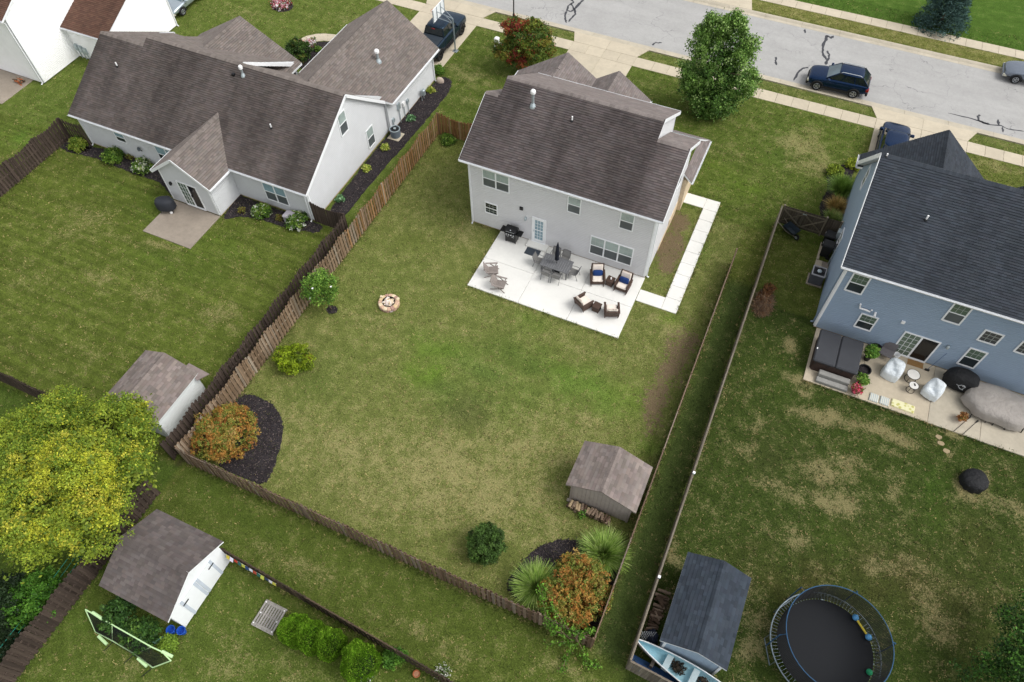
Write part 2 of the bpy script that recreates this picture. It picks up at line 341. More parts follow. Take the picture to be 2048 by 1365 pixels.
def concrete(name, c, stain=.16, rough=.85, rnd=.05, fine=.05):
    n = N(name); c = lin(c); oi = n.n('ShaderNodeObjectInfo')
    f = n.math('MULTIPLY', n.rng(n.noise(.9, 5, .65), .3, .72, 1-stain, 1+stain*.5), n.rng(n.noise(45, 3, .8), .25, .75, 1-fine*1.6, 1+fine))
    f = n.math('MULTIPLY', f, n.rng(n.noise(5, 4, .7), .3, .7, 1-stain*.45, 1+stain*.3))
    f = n.math('MULTIPLY', f, n.rng(oi.outputs['Random'], 0, 1, 1-rnd, 1+rnd*.6))
    n.bump(n.noise(70, 3, .7), .15, .005); return n.fin(n.scale(c, f), rough, 0, .35)
M_CONC = concrete('old_concrete', 'c4b9a4', .12); M_KERB = concrete('kerb_concrete', 'bdb4a2', .16)
M_WHITEC = concrete('new_concrete', 'e4e3de', .06, .75, .012, .03); M_GREYC = concrete('weathered_concrete', '9c9184', .2)
M_TANC = concrete('tan_concrete', 'bdb19c', .14)
rd = MB(); rd.box(-160, 160, 23.0, 30.45, -.30, -.095)
road = rd.build('road', M_ROAD, kind='structure')
def kerb(name, y0, y1, flip, x0=-160, x1=160):
    """rolled kerb with a gutter pan, cut into 3 m lengths"""
    root = put(name, None, kind='structure')
    prof = [(0,-.3),(0,-.088),(.35,-.105),(.47,-.02),(.56,.02),(.67,.022),(.67,-.3)]
    if flip: prof = [(y1-a, b) for a, b in prof]
    else: prof = [(y0+(y1-y0)-.67+a, b) for a, b in prof]
    L = 3.04
    mb = MB(); r = lambda x: [(x, a, b) for a, b in (prof if not flip else prof)]
    mb.loft([r(-L/2+.006), r(L/2-.006)], True, True)
    if not flip: pass
    me = mb.mesh('kerb_length', M_KERB)
    bm = bmesh.new(); bm.from_mesh(me); bmesh.ops.recalc_face_normals(bm, faces=bm.faces); bm.to_mesh(me); bm.free()
    for i in range(-12, 16): put('kerb_length', me, root, (1.3+i*L, 0, 0))
    mb2 = MB(); 
    for a, b in ((-160, 1.3-12.5*L-.01), (1.3+15.5*L+.01, 160)): mb2.loft([r(a), r(b)], True, True)
    me2 = mb2.mesh('kerb_far_run', M_KERB); bm = bmesh.new(); bm.from_mesh(me2); bmesh.ops.recalc_face_normals(bm, faces=bm.faces); bm.to_mesh(me2); bm.free()
    put('kerb_far_run', me2, root)
kerb('kerb_near', 22.33, 23.0, True); kerb('kerb_far', 30.45, 31.12, False)
# near kerb profile runs from the road edge (y=23) towards the verge, far kerb from the road edge (y=30.45) outwards
def slab(name, root, x0, x1, y0, y1, m, z0=-.12, z1=.03, gap=.006):
    b = MB(); b.bbox(x0+gap, x1-gap, y0+gap, y1-gap, z0, z1, .012); c = ((x0+x1)/2, (y0+y1)/2, 0)
    o = put(name, b.mesh(name, m, c), root, c); return o
def pavement(name, y0, y1, xs):
    root = put(name, None, kind='structure')
    for a, b in zip(xs[:-1], xs[1:]): slab('slab', root, a, b, y0, y1, M_CONC)
    return root
xs = [22.33-1.197*i for i in range(15)] + [4.06]; xs = sorted(xs)
pavement('pavement_near', 19.87, 21.07, [x for x in xs if x >= 4.06])
pavement('pavement_near_gap', 19.87, 21.07, list(np.linspace(-9.35, -1.23, 8)))
pavement('pavement_near_end', 19.87, 21.07, list(np.linspace(28.55, 28.55+1.2*14, 15)))
pavement('pavement_near_start', 19.87, 21.07, list(np.linspace(-14.66-1.2*20, -14.66, 21)))
pavement('pavement_far', 32.87, 34.0, list(np.linspace(10.3, 10.3+1.22*30, 31)))
def poly_slab(name, root, pts, m, z0=-.12, z1=.03):
    cx = sum(p[0] for p in pts)/len(pts); cy = sum(p[1] for p in pts)/len(pts)
    q = [(cx+(x-cx)*(1-.006/max(.3,abs(x-cx))), cy+(y-cy)*(1-.006/max(.3,abs(y-cy)))) for x, y in pts]
    b = MB(); b.prism(q, z0, z1); return put(name, b.mesh(name, m, (cx,cy,0)), root, (cx,cy,0))
def drive(name, xl, xm, xr, yend, fl, fr, ys):
    root = put(name, None, kind='structure')
    poly_slab('slab', root, [(xl,21.07),(xm,21.07),(xm,22.33),(fl,22.33)], M_CONC)
    poly_slab('slab', root, [(xm,21.07),(xr,21.07),(fr,22.33),(xm,22.33)], M_CONC)
    q = [19.87, 21.07]
    for a, b in ((xl,(xl+xm)/2),((xl+xm)/2,xm),(xm,(xm+xr)/2),((xm+xr)/2,xr)): slab('slab', root, a, b, 19.87, 21.07, M_CONC)
    for y0, y1 in zip(ys[:-1], ys[1:]):
        slab('slab', root, xl, xm, y0, y1, M_CONC); slab('slab', root, xm, xr, y0, y1, M_CONC)
drive('driveway', -1.23, 1.47, 4.06, 11.9, -1.69, 4.66, [11.9, 15.8, 19.87])
drive('driveway_grey_house', -14.66, -12.0, -9.35, 12, -15.2, -8.76, [12.2, 16.0, 19.87])
drive('driveway_blue_house', 22.33, 25.46, 28.55, 13.4, 21.77, 29.09, [12.6, 16.2, 19.87])
rt = put('driveway_across', None, kind='structure')
poly_slab('slab', rt, [(10.3,32.87),(4.2,32.87),(3.6,31.12),(10.75,31.12)], M_CONC); slab('slab', rt, 4.2, 10.3, 32.87, 37, M_CONC); slab('slab', rt, 4.2, 10.3, 37, 44, M_CONC)
# bitumen crack sealing on the road
M_TAR = mat('bitumen', '3c3d42', .7, .12, 8)
def seal(pts, wd=.12):
    P = [G(*p, -.091) for p in pts]; b = MB(); L = []; Rr = []
    Q = []
    for a, c2 in zip(P[:-1], P[1:]):
        for k in range(4): Q.append(a.lerp(c2, k/4)+Vector((random.gauss(0,.02), random.gauss(0,.02), 0)))
    Q.append(P[-1])
    for i, p in enumerate(Q):
        d = (Q[min(i+1,len(Q)-1)]-Q[max(i-1,0)]).normalized(); nn = Vector((-d.y, d.x, 0)); k = wd/2*random.uniform(.65,1.3)
        if i in (0, len(Q)-1): k *= .35
        L.append(p+nn*k); Rr.append(p-nn*k)
    for i in range(len(Q)-1): b.poly([Rr[i], Rr[i+1], L[i+1], L[i]])
    return b
za, zb_, zc = T(900,0,3), T(1300,0,3), T(1536,0,3)
seals = [[za(725,-10),za(740,15),za(712,35),za(700,65),za(725,70),za(745,60),za(728,20)], [za(800,0),za(770,30),za(748,55),za(752,85),za(735,105),za(712,132)], [za(700,68),za(690,90),za(692,120),za(698,138)],
         [za(1212,272),za(1232,258),za(1272,258)], [zb_(758,342),zb_(752,365),zb_(758,392)], [zb_(930,175),zb_(928,200)],
         [zb_(1060,212),zb_(1055,240),zb_(1040,275),zb_(1034,310),zb_(1045,340),zb_(1065,360),zb_(1055,390)], [zb_(1062,212),zb_(1085,230),zb_(1102,216)], [zb_(1062,305),zb_(1075,330),zb_(1072,360)],
         [zb_(950,405),zb_(915,412),zb_(885,440),zb_(862,484)], [zc(1275,690),zc(1257,700),zc(1265,725),zc(1300,742),zc(1330,745)], [zc(1082,682),zc(1200,705),zc(1330,748),zc(1400,755),zc(1440,775),zc(1540,790)], [zc(1380,718),zc(1386,752)], [zc(1408,765),zc(1410,795)]]
for i, sl in enumerate(seals): seal(sl, .2 if i in (1,6,7,10,12) else .11 if i == 11 else .15).build('tar_seal', M_TAR, road)

# ------------------------------------------------------------------ patios and garden walks
pt = put('patio', None, kind='structure')
px = [2.03, 5.37, 8.51, 11.72]
for i in range(3):
    for a, b in ((-4.93, -2.5), (-2.5, -.02)): slab('slab', pt, px[i], px[i+1], a, b, M_WHITEC, -.12, .08, .007)
wk = put('garden_walk', None, kind='structure')
slab('slab', wk, 11.74, 13.32, -1.87, -.95, M_WHITEC, -.12, .05); 
ys = np.linspace(-1.87, 8.15, 11)
for a, b in zip(ys[:-1], ys[1:]): slab('slab', wk, 13.32, 14.25, a, b, M_WHITEC, -.12, .05)
slab('slab', wk, 11.75, 13.32, 7.18, 8.15, M_WHITEC, -.12, .05)
p2 = put('patio_grey_house', None, kind='structure'); slab('slab', p2, -19.12, -15.32, -9.4, -6.3, M_GREYC, -.1, .06)
p3 = put('patio_blue_house', None, kind='structure')
slab('slab', p3, 21.98, 24.9, -3.38, .48, M_TANC, -.1, .07); slab('slab', p3, 24.9, 28.55, -3.38, .48, M_TANC, -.1, .07)
slab('slab', p3, 28.55, 31.16, -3.4, .48, M_KERB, -.1, .07); slab('slab', p3, 31.16, 35.5, -3.42, .48, M_KERB, -.1, .07)
p4 = put('patio_white_house', None, kind='structure'); q0 = G(0, 208)
slab('slab', p4, q0.x-5, G(62,165).x, q0.y, G(62,160).y+.5, M_GREYC, -.1, .05)
# mulch beds
def mulchmat():
    n = N('mulch'); a = n.noise(26, 5, .85); b = n.noise(1.2, 3, .6); v = n.n('ShaderNodeTexVoronoi'); v.inputs['Scale'].default_value = 14; n.l(n.pos, v.inputs['Vector'])
    c = n.mix(n.rng(a, .3, .75, 0, 1), lin('1c191b'), lin('4e494c')); c = n.scale(c, n.rng(b, .3, .7, .75, 1.25))
    n.bump(n.math('ADD', a, v.outputs['Distance']), 1.0, .06); return n.fin(c, .95, 0, .15)
M_MULCH = mulchmat()
def bed(pts, name='mulch_bed', m=None, h=.035):
    """pts: ground outline in metres; a low mound with a ragged edge"""
    P = [Vector((p[0], p[1])) for p in pts]; out = []
    if len(P) > 5:
        for _ in range(2): P = [q for a, b in zip(P, P[1:]+P[:1]) for q in (a.lerp(b,.25), a.lerp(b,.75))]
    for a, b in zip(P, P[1:]+P[:1]):
        k = max(2, int((b-a).length/.25))
        for i in range(k): out.append(a.lerp(b, i/k)+Vector((random.gauss(0,.03), random.gauss(0,.03))))
    c = sum(out, Vector((0,0)))/len(out); b = MB()
    b.loft([[(p.x,p.y,.002) for p in out], [(c.x+(p.x-c.x)*.97, c.y+(p.y-c.y)*.97, h) for p in out]], False, True)
    o = put(name, b.mesh(name, m or M_MULCH), kind='structure')
    xs_ = [p.x for p in out]; ys_ = [p.y for p in out]; rs_ = np.random.RandomState(len(out)); k = int((max(xs_)-min(xs_))*(max(ys_)-min(ys_))*150)
    q = np.stack([rs_.uniform(min(xs_),max(xs_),k), rs_.uniform(min(ys_),max(ys_),k)], 1); ins = np.zeros(k, bool)
    for a, b2 in zip(out, out[1:]+out[:1]):
        cr = ((a.y > q[:,1]) != (b2.y > q[:,1])); ins ^= cr & (q[:,0] < (b2.x-a.x)*(q[:,1]-a.y)/((b2.y-a.y) if abs(b2.y-a.y) > 1e-9 else 1e-9)+a.x)
    q = q[ins]+rs_.normal(size=(ins.sum(),2))*.06; k = len(q); an = rs_.rand(k)*6.283; d = np.stack([np.cos(an),np.sin(an),rs_.normal(size=k)*.3],1)*rs_.uniform(.02,.06,(k,1)); s = np.stack([-np.sin(an),np.cos(an),rs_.normal(size=k)*.4],1)*rs_.uniform(.008,.018,(k,1)); c3 = np.concatenate([q,np.full((k,1),h+.015)],1)
    Vm = np.stack([c3-d-s,c3+d-s,c3+d+s,c3-d+s],1).reshape(-1,3); cm = np.array([lin(v) for v in ('2a2526','4a4243','6a5f5c','3a3334')])[rs_.randint(0,4,k)]
    put('mulch_chips', np_mesh('mulch_chips', Vm, np.arange(len(Vm)).reshape(-1,4), leafmat('chips',.95), cm), o, kind='stuff'); return o
g2 = lambda t, *pp: [tuple(G(*t(x,y)))[:2] for x, y in pp]
zz = T(480,0,3)
bed([(-9.3,-3.9),(-9.3,12.6),(-8.0,12.9),(-7.5,11.5),(-7.5,9),(-7.6,5.6),(-7.8,2),(-7.9,-2.5),(-7.9,-3.9)])
bed(g2(T(0,0,3), (1440,1160),(1330,1305),(1470,1300),(1536,1310))[:1]+[(-15.2,-6.2),(-14.9,-6.4)]+g2(T(480,0,3),(0,1300),(100,1310),(200,1345),(330,1385),(480,1400),(500,1360))+[(-9.2,-4.2),(-15.2,-4.2)])
bed([(-28.0,-4.1)]+g2(T(120,200,7.583),(40,760),(150,800),(400,850),(600,900),(760,990),(950,1050),(1150,1140),(1500,1240),(1600,1330))+[(-19.15,-6.2),(-19.15,-4.15)])
bed(g2(T(120,200,7.583),(0,560),(0,740),(120,790),(320,820),(440,800),(520,680),(330,560),(160,560)))
bed(g2(T(400,780,5.0),(350,60),(520,40),(690,120),(800,240),(840,400),(800,600),(740,760),(660,970),(420,880),(150,760),(150,400)))
bed(g2(T(880,850,2.65),(320,880),(420,740),(520,640),(640,605),(740,610),(990,600),(960,720),(880,1000),(800,1120),(560,990)))
bed(g2(T(1300,0,3),(1050,1020),(1090,1000),(1230,985))+[(21.75,15),(21.75,8.2)]+g2(T(1300,0,3),(1010,1280),(1030,1190),(1070,1140)))
bed(g2(T(560,60,9.75),(430,340),(740,225),(1000,235),(1250,260),(700,760),(360,780),(180,520),(300,400)))
bed(g2(T(480,0,3),(185,30),(200,62),(250,76),(300,66),(325,40),(300,8),(240,-5),(200,5)))
# curved garden walk of the grey house
wkc = T(560,60,9.75)
o_ = [(0,440),(150,330),(330,215),(520,125),(720,85),(880,80),(1050,95),(1150,115)]; i_ = [(90,470),(230,360),(400,290),(560,260),(700,235),(860,215),(1000,235),(1050,240)]
b = MB(); rg = []
for (a, c) in zip(o_, i_):
    p, q = G(*wkc(*a)), G(*wkc(*c)); rg.append([(p.x,p.y,-.05),(p.x,p.y,.03),(q.x,q.y,.03),(q.x,q.y,-.05)])
b.loft(rg, True, True); b.build('curved_walk', M_CONC, kind='structure')
# ------------------------------------------------------------------ building kit
def shinglemat(name, c, stain=0.0, red=.0):
    n = N(name); c = lin(c); a = n.attr('Col').outputs['Color']; oi = n.n('ShaderNodeObjectInfo')
    f = n.math('MULTIPLY', n.rng(n.noise(90, 3, .8), .25, .75, .82, 1.18), n.rng(n.noise(.8, 3, .6), .3, .7, .9, 1.1))
    f = n.math('MULTIPLY', f, n.rng(oi.outputs['Random'], 0, 1, .93, 1.07))
    cc = n.scale(c, f); cc = n.mix(1.0, cc, a, 'MULTIPLY')
    if stain:
        s1 = n.noise(1.0, 4, .6, vec=n.mapping((.75, .09, .09))); s2 = n.noise(1.0, 3, .6, vec=n.mapping((.3, .22, .2)))
        k = n.rng(n.math('ADD', n.math('MULTIPLY', s1, .6), n.math('MULTIPLY', s2, .5)), .42, .68, 1-stain, 1.12)
        cc = n.scale(cc, k)
    n.bump(n.noise(120, 2, .7), .35, .006); return n.fin(cc, .92, 0, .2)
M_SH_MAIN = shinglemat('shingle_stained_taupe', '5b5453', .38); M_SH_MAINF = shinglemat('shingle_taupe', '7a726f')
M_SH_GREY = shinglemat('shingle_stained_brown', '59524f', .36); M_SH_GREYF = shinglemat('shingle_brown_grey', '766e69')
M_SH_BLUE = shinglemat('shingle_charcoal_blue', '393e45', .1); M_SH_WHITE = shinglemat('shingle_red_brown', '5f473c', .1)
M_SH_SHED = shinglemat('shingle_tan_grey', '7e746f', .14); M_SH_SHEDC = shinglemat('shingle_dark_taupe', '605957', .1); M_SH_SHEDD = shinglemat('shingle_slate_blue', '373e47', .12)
def siding_mat(name, c, rnd=0): return mat(name, c, .55, .035, 1.2, 0, 40, 0, .4)
M_SID_MAIN = siding_mat('siding_taupe_grey', 'd6d6d8'); M_SID_GREY = siding_mat('siding_light_grey', 'cdcfd1'); M_SID_BLUE = siding_mat('siding_slate_blue', '8fa1b5'); M_SID_WHITE = siding_mat('siding_white', 'fbfbfb')
M_TRIM = mat('white_trim', 'eef0f2', .5, .03, 2); M_GUT = mat('white_gutter', 'e6e8ea', .45, .05, 3)
M_DECK = mat('roof_deck', '5a5250', .9, .1, 2); M_SOF = mat('soffit', 'd6d8da', .6, .03, 2)
M_FOUND = mat('foundation_tan', 'c2ab8c', .9, .12, 6, .3); M_BRICK = mat('tan_brick', 'd9c5a6', .9, .12, 9, .3)
M_GALV = mat('galvanised', 'b9c4c8', .45, .12, 6, 0, 40, .6); M_PVC = mat('white_pipe', 'f2f2f2', .4, .03, 3); M_BLACKM = mat('black_metal', '16171a', .4, .15, 6)
def panemat(name, c, rough=.12, var=.2, lines=0):
    n = N(name); f = n.rng(n.noise(.9, 2, .5), .3, .7, 1-var, 1+var)
    if lines:
        wv = n.n('ShaderNodeTexWave', wave_type='BANDS', bands_direction='Z'); wv.inputs['Scale'].default_value = lines; n.l(n.pos, wv.inputs['Vector'])
        f = n.math('MULTIPLY', f, n.rng(wv.outputs['Fac'], 0, 1, .85, 1.1))
    return n.fin(n.scale(lin(c), f), rough, 0, .6)
M_PANE_D = panemat('window_glass_dark', '30373a'); M_PANE_S = panemat('window_screen', '545a5c', .5); M_PANE_C = panemat('window_curtain', 'a4b2ae', .2, .25); M_PANE_G = panemat('window_glass_green', '5e6f60'); M_PANE_B = panemat('window_blind', '8aa6b2', .25, .15, 3.2); M_PANE_K = panemat('window_black', '17181b')

M_MUNT = mat('grey_muntin', 'a9b0ac', .5, .04, 3)
class Wall:
    """a vertical plane: u runs to the right as seen from outside, z up"""
    def __init__(s, x, y, ang): s.o = Vector((x, y, 0)); s.u = Vector((math.cos(ang), math.sin(ang), 0)); s.n = Vector((s.u.y, -s.u.x, 0)); s.ang = ang
    def p(s, u, z, out=0): q = s.o+s.u*u+s.n*out; return Vector((q.x, q.y, z))
    def box(s, mb, u0, u1, z0, z1, o0, o1, col=None):
        P = [s.p(u0,z0,o1), s.p(u1,z0,o1), s.p(u1,z0,o0), s.p(u0,z0,o0), s.p(u0,z1,o1), s.p(u1,z1,o1), s.p(u1,z1,o0), s.p(u0,z1,o0)]
        mb.add(P, [(0,3,2,1),(4,5,6,7),(0,1,5,4),(1,2,6,5),(2,3,7,6),(3,0,4,7)], col)
def span(prof, z):
    """interval of u where the top profile is at or above z"""
    us = []
    for (a, za), (b, zb) in zip(prof[:-1], prof[1:]):
        if za >= z: us.append(a)
        if zb >= z: us.append(b)
        if (za-z)*(zb-z) < 0: us.append(a+(b-a)*(z-za)/(zb-za))
    return (min(us), max(us)) if us else None
def wall(h, W, prof, z0, m_sid, z_base=0.0, expo=.14, found=None, name='wall', vert=False, thick=.14):
    """body with lapped boards; prof = top outline [(u,z)...]; found = foundation material below z0"""
    mb = MB(); L = prof[-1][0]
    poly = [(prof[0][0], z0)]+list(prof)+[(L, z0)]
    mb.loft([[W.p(u, z, -thick) for u, z in poly], [W.p(u, z, 0) for u, z in poly]][::-1], True, True)
    wo = mb.build(name, m_sid, h, True)
    sb = MB(); zm = max(z for u, z in prof); z = z0
    if not vert:
        while z < zm-.01:
            t = min(z+expo, zm-.002); a, b = span(prof, z), span(prof, t)
            if a and b:
                k_0 = (a[0]+(b[0]-a[0])*.68, a[1]+(b[1]-a[1])*.68); zk = z+(t-z)*.68
                A, B, C, D = W.p(a[0], z, .043), W.p(a[1], z, .043), W.p(b[1], t, .004), W.p(b[0], t, .004); A2, B2 = W.p(k_0[0], zk, .039), W.p(k_0[1], zk, .039)
                sb.poly([A, B, B2, A2]); sb.poly([A2, B2, C, D]); sb.poly([W.p(a[0], z, 0), W.p(a[1], z, 0), B, A])
            z += expo
    else:
        u = 0
        while u < L-.02:
            zt = lambda q: [za+(zb-za)*(q-a)/(b-a) for (a, za), (b, zb) in zip(prof[:-1], prof[1:]) if a-1e-6 <= q <= b+1e-6][0]
            e = min(u+vert-.018, L); sb.poly([W.p(u,z0,.012), W.p(e,z0,.012), W.p(e,zt(e)-.02,.012), W.p(u,zt(u)-.02,.012)])
            sb.poly([W.p(e,z0,.012), W.p(e,z0,0), W.p(e,zt(e)-.02,0), W.p(e,zt(e)-.02,.012)]); u += vert
    sb.build('siding', m_sid, wo, True, kind='stuff')
    if found and z0 > z_base:
        fb = MB(); W.box(fb, 0.0, L, z_base-.1, z0-.003, -.1, -.012); fb.build('foundation', found, wo, True)
    return wo
def corner(h, W, u, z0, z1, m=None, wd=.1):
    b = MB(); W.box(b, u-wd/2, u+wd/2, z0, z1, .0, .06); b.build('corner_board', m or M_TRIM, h, True)
def window(h, W, u0, u1, z0, z1, cols=1, kind='dh', up=None, low=None, grid=(3,2), trim=None, fr=.065, lowgrid=False, name='window'):
    trim = trim or M_TRIM; up = up or M_PANE_C; low = low or M_PANE_S
    f = MB(); F0, F1 = .003, .085
    W.box(f, u0, u0+fr, z0, z1, F0, F1); W.box(f, u1-fr, u1, z0, z1, F0, F1)
    W.box(f, u0+fr, u1-fr, z1-fr, z1, F0, F1); W.box(f, u0+fr, u1-fr, z0, z0+fr, F0, F1+.015)
    n = cols; mw = .09; cw = (u1-u0-2*fr-(n-1)*mw)/n; zm = (z0+z1)/2 if kind == 'dh' else None
    for i in range(1, n): W.box(f, u0+fr+i*cw+(i-1)*mw, u0+fr+i*(cw+mw), z0+fr, z1-fr, F0, F1-.004)
    if kind == 'dh':
        for i in range(n): a = u0+fr+i*(cw+mw); W.box(f, a, a+cw, zm-.03, zm+.03, F0, F1-.012)
    fo = f.build(name, trim, h, True)
    for i in range(n):
        a = u0+fr+i*(cw+mw); b = a+cw
        if kind == 'dh': cells = [(z0+fr, zm-.03, low[i % len(low)] if isinstance(low, list) else low, lowgrid), (zm+.03, z1-fr, up, True)]
        else: cells = [(z0+fr, z1-fr, up, True)]
        for c0, c1, m, gr in cells:
            p = MB(); W.box(p, a, b, c0, c1, .004, .058); p.build('pane', m, fo, True)
            if gr and grid:
                mu = MB()
                for k in range(1, grid[0]): q = a+(b-a)*k/grid[0]; W.box(mu, q-.009, q+.009, c0, c1, .059, .068)
                for k in range(1, grid[1]): q = c0+(c1-c0)*k/grid[1]; W.box(mu, a, b, q-.009, q+.009, .059, .066)
                mu.build('muntin', M_MUNT, fo, True)
    return fo
def slider(h, W, u0, u1, z0, z1, left=None, right=None, trim=None, grid=(3,5)):
    f = MB(); fr = .08; trim = trim or M_TRIM
    W.box(f, u0, u0+fr, z0, z1, .003, .085); W.box(f, u1-fr, u1, z0, z1, .003, .085); W.box(f, u0+fr, u1-fr, z1-fr, z1, .003, .085); W.box(f, u0+fr, u1-fr, z0, z0+.1, .003, .11)
    um = (u0+u1)/2; W.box(f, um-.05, um+.05, z0+.1, z1-fr, .003, .075); fo = f.build('patio_door', trim, h, True)
    for a, b, m in ((u0+fr, um-.05, left or M_PANE_G), (um+.05, u1-fr, right or M_PANE_K)):
        p = MB(); W.box(p, a, b, z0+.1, z1-fr, .004, .058); p.build('pane', m, fo, True)
    mu = MB(); a, b = u0+fr, um-.05
    for k in range(1, grid[0]): q = a+(b-a)*k/grid[0]; W.box(mu, q-.012, q+.012, z0+.1, z1-fr, .059, .068)
    for k in range(1, grid[1]): q = z0+.1+(z1-fr-z0-.1)*k/grid[1]; W.box(mu, a, b, q-.009, q+.009, .059, .066)
    mu.build('muntin', trim, fo, True); hb = MB(); W.box(hb, um+.06, um+.085, (z0+z1)/2-.1, (z0+z1)/2+.1, .05, .11); hb.build('handle', M_BLACKM, fo, True)
    return fo
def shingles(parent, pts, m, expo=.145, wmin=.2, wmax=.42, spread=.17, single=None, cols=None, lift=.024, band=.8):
    """courses of tabs on a convex plane polygon; pts[0]->pts[1] is the eave"""
    P = [Vector(p) for p in pts]; u = (P[1]-P[0]).normalized(); nrm = None
    for q in P[2:]:
        c = u.cross(q-P[0])
        if c.length > 1e-4: nrm = c.normalized(); break
    if nrm.z < 0: nrm = -nrm
    v = nrm.cross(u)
    if v.z < 0: v = -v
    Q = [((p-P[0]).dot(u), (p-P[0]).dot(v)) for p in P]
    vmin, vmax = min(q[1] for q in Q), max(q[1] for q in Q)
    def rngv(t):
        xs = []
        for (a, b), (c, d) in zip(Q, Q[1:]+Q[:1]):
            if abs(d-b) < 1e-9:
                if abs(t-b) < 1e-6: xs += [a, c]
            elif min(b, d)-1e-7 <= t <= max(b, d)+1e-7: xs.append(a+(c-a)*(t-b)/(d-b))
        return (min(xs), max(xs)) if len(xs) > 1 else None
    at = lambda a, b, o: P[0]+u*a+v*b+nrm*o
    mb = MB(); k = 0; t = vmin; made = []
    while t < vmax-.02:
        t1 = min(t+expo, vmax); r0, r1 = rngv(t+1e-5), rngv(t1-1e-5)
        if r0 and r1:
            lo = min(r0[0], r1[0]); hi = max(r0[1], r1[1]); a = lo-random.uniform(0, wmax)
            while a < hi:
                b = a+random.uniform(wmin, wmax)
                x0, x1 = max(a, r0[0]), min(b, r0[1]); y0, y1 = max(a, r1[0]), min(b, r1[1])
                if x1-x0 > .01 or y1-y0 > .01:
                    x1 = max(x0, x1); y1 = max(y0, y1); 
                    if x1-x0 <= .01: x0 = x1 = min(max((a+b)/2, r0[0]), r0[1])
                    if y1-y0 <= .01: y0 = y1 = min(max((a+b)/2, r1[0]), r1[1])
                    c = random.uniform(1-spread, 1+spread); cc = (c*random.uniform(.97,1.04), c, c*random.uniform(.97,1.03)); h = lift+random.uniform(0, .008)
                    A, B, C, D = at(x0,t,h), at(x1,t,h), at(y1,t1,.004), at(y0,t1,.004); tgt = mb
                    if single: tgt = MB()
                    o_ = .006
                    fz = .72; E_ = at(x0+(y0-x0)*fz, t+(t1-t)*fz, h+(.004-h)*fz); F_ = at(x1+(y1-x1)*fz, t+(t1-t)*fz, h+(.004-h)*fz); tgt.poly([A, B, F_, E_], cc); tgt.poly([E_, F_, C, D], (cc[0]*band, cc[1]*band, cc[2]*band)); tgt.poly([at(x0,t,-.002), at(x1,t,-.002), B, A], (c*.4,)*3)  # butt face and upper granule band darkened to paint each course's shade line
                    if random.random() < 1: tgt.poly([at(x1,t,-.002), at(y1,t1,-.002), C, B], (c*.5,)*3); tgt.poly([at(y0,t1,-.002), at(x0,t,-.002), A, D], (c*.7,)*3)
                    if single:
                        ce = (A+B+C+D)/4; off = ce
                        pw = Vector((0,0,0)); q = parent
                        while q: pw = pw+q.location; q = q.parent
                        put('shingle', tgt.mesh('shingle', m, ce), parent, ce-pw)
                a = b
        t += expo; k += 1
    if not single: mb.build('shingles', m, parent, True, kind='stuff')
def roof(h, planes, m, thick=.16, single=None, name='roof', fascia=None, **kw):
    """one part per roof plane: a deck slab with its shingles on it"""
    for i, pts in enumerate(planes):
        mm = m[i] if isinstance(m, list) else m
        P = [Vector(p) for p in pts]; d = MB()
        nrm = (P[1]-P[0]).cross(P[2]-P[0])
        if nrm.z < 0: P2 = P[::-1]
        else: P2 = P
        d.loft([[p-Vector((0,0,thick)) for p in P2], [p-Vector((0,0,.004)) for p in P2]], True, True)
        o = d.build(name, fascia or M_TRIM, h, True)
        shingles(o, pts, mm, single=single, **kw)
def ridge_cap(h, p, q, m, w=.16, pitch=.5, step=.16):
    p, q = Vector(p), Vector(q); d = q-p; L = d.length; d.normalize(); s = d.cross(Vector((0,0,1))).normalized(); mb = MB(); n_ = int(L/step)
    for i in range(n_):
        a = p+d*(i*step); b = p+d*((i+1)*step+.03); c = random.uniform(.8,1.15); h0 = .03; h1 = .022
        L0, R0, L1, R1 = a-s*w-Vector((0,0,w*pitch)), a+s*w-Vector((0,0,w*pitch)), b-s*w-Vector((0,0,w*pitch)), b+s*w-Vector((0,0,w*pitch))
        up = lambda k: Vector((0,0,k))
        mb.poly([L0+up(h0), a+up(h0+.01), b+up(h1+.01), L1+up(h1)], (c,c,c)); mb.poly([a+up(h0+.01), R0+up(h0), R1+up(h1), b+up(h1+.01)], (c,c,c))
        mb.poly([a+up(h0+.01), L0+up(h0), L0, a, R0, R0+up(h0)], (.6,.6,.6))
    mb.build('ridge_cap', m, h, True)
def gutter(h, p, q, out, m=None):
    p, q, o = Vector(p), Vector(q), Vector(out); b = MB()
    prof = [(0,.0),(0,-.1),(.07,-.1),(.11,-.03),(.11,.01),(.095,.01),(.09,-.02),(.02,-.085),(.015,0)]
    b.loft([[a+o*x+Vector((0,0,z-.01)) for x, z in prof] for a in (p, q)], True, True)
    me = b.build('gutter', m or M_GUT, h, True)
    bm = bmesh.new(); bm.from_mesh(me.data); bmesh.ops.recalc_face_normals(bm, faces=bm.faces); bm.to_mesh(me.data); bm.free()
def downspout(h, W, u, z0, z1, m=None, kick=.35):
    b = MB(); W.box(b, u-.04, u+.04, z0+.12, z1-.3, .065, .125)
    b.loft([[W.p(u+s*.04, z1-.3+e, o) for s, e, o in ((-1,0,.045),(1,0,.045),(1,0,.105),(-1,0,.105))], [W.p(u+s*.04, z1+e, o) for s, e, o in ((-1,0,.3),(1,0,.3),(1,0,.36),(-1,0,.36))]], True, True)
    b.loft([[W.p(u+s*.04, z0+.12, o) for s, o in ((-1,.045),(1,.045),(1,.105),(-1,.105))], [W.p(u+s*.04, z, o) for s, z, o in ((-1,z0+.02,.2),(1,z0+.02,.2),(1,z0+.08,.24),(-1,z0+.08,.24))]], True, True)
    b.build('downspout', m or M_GUT, h, True)
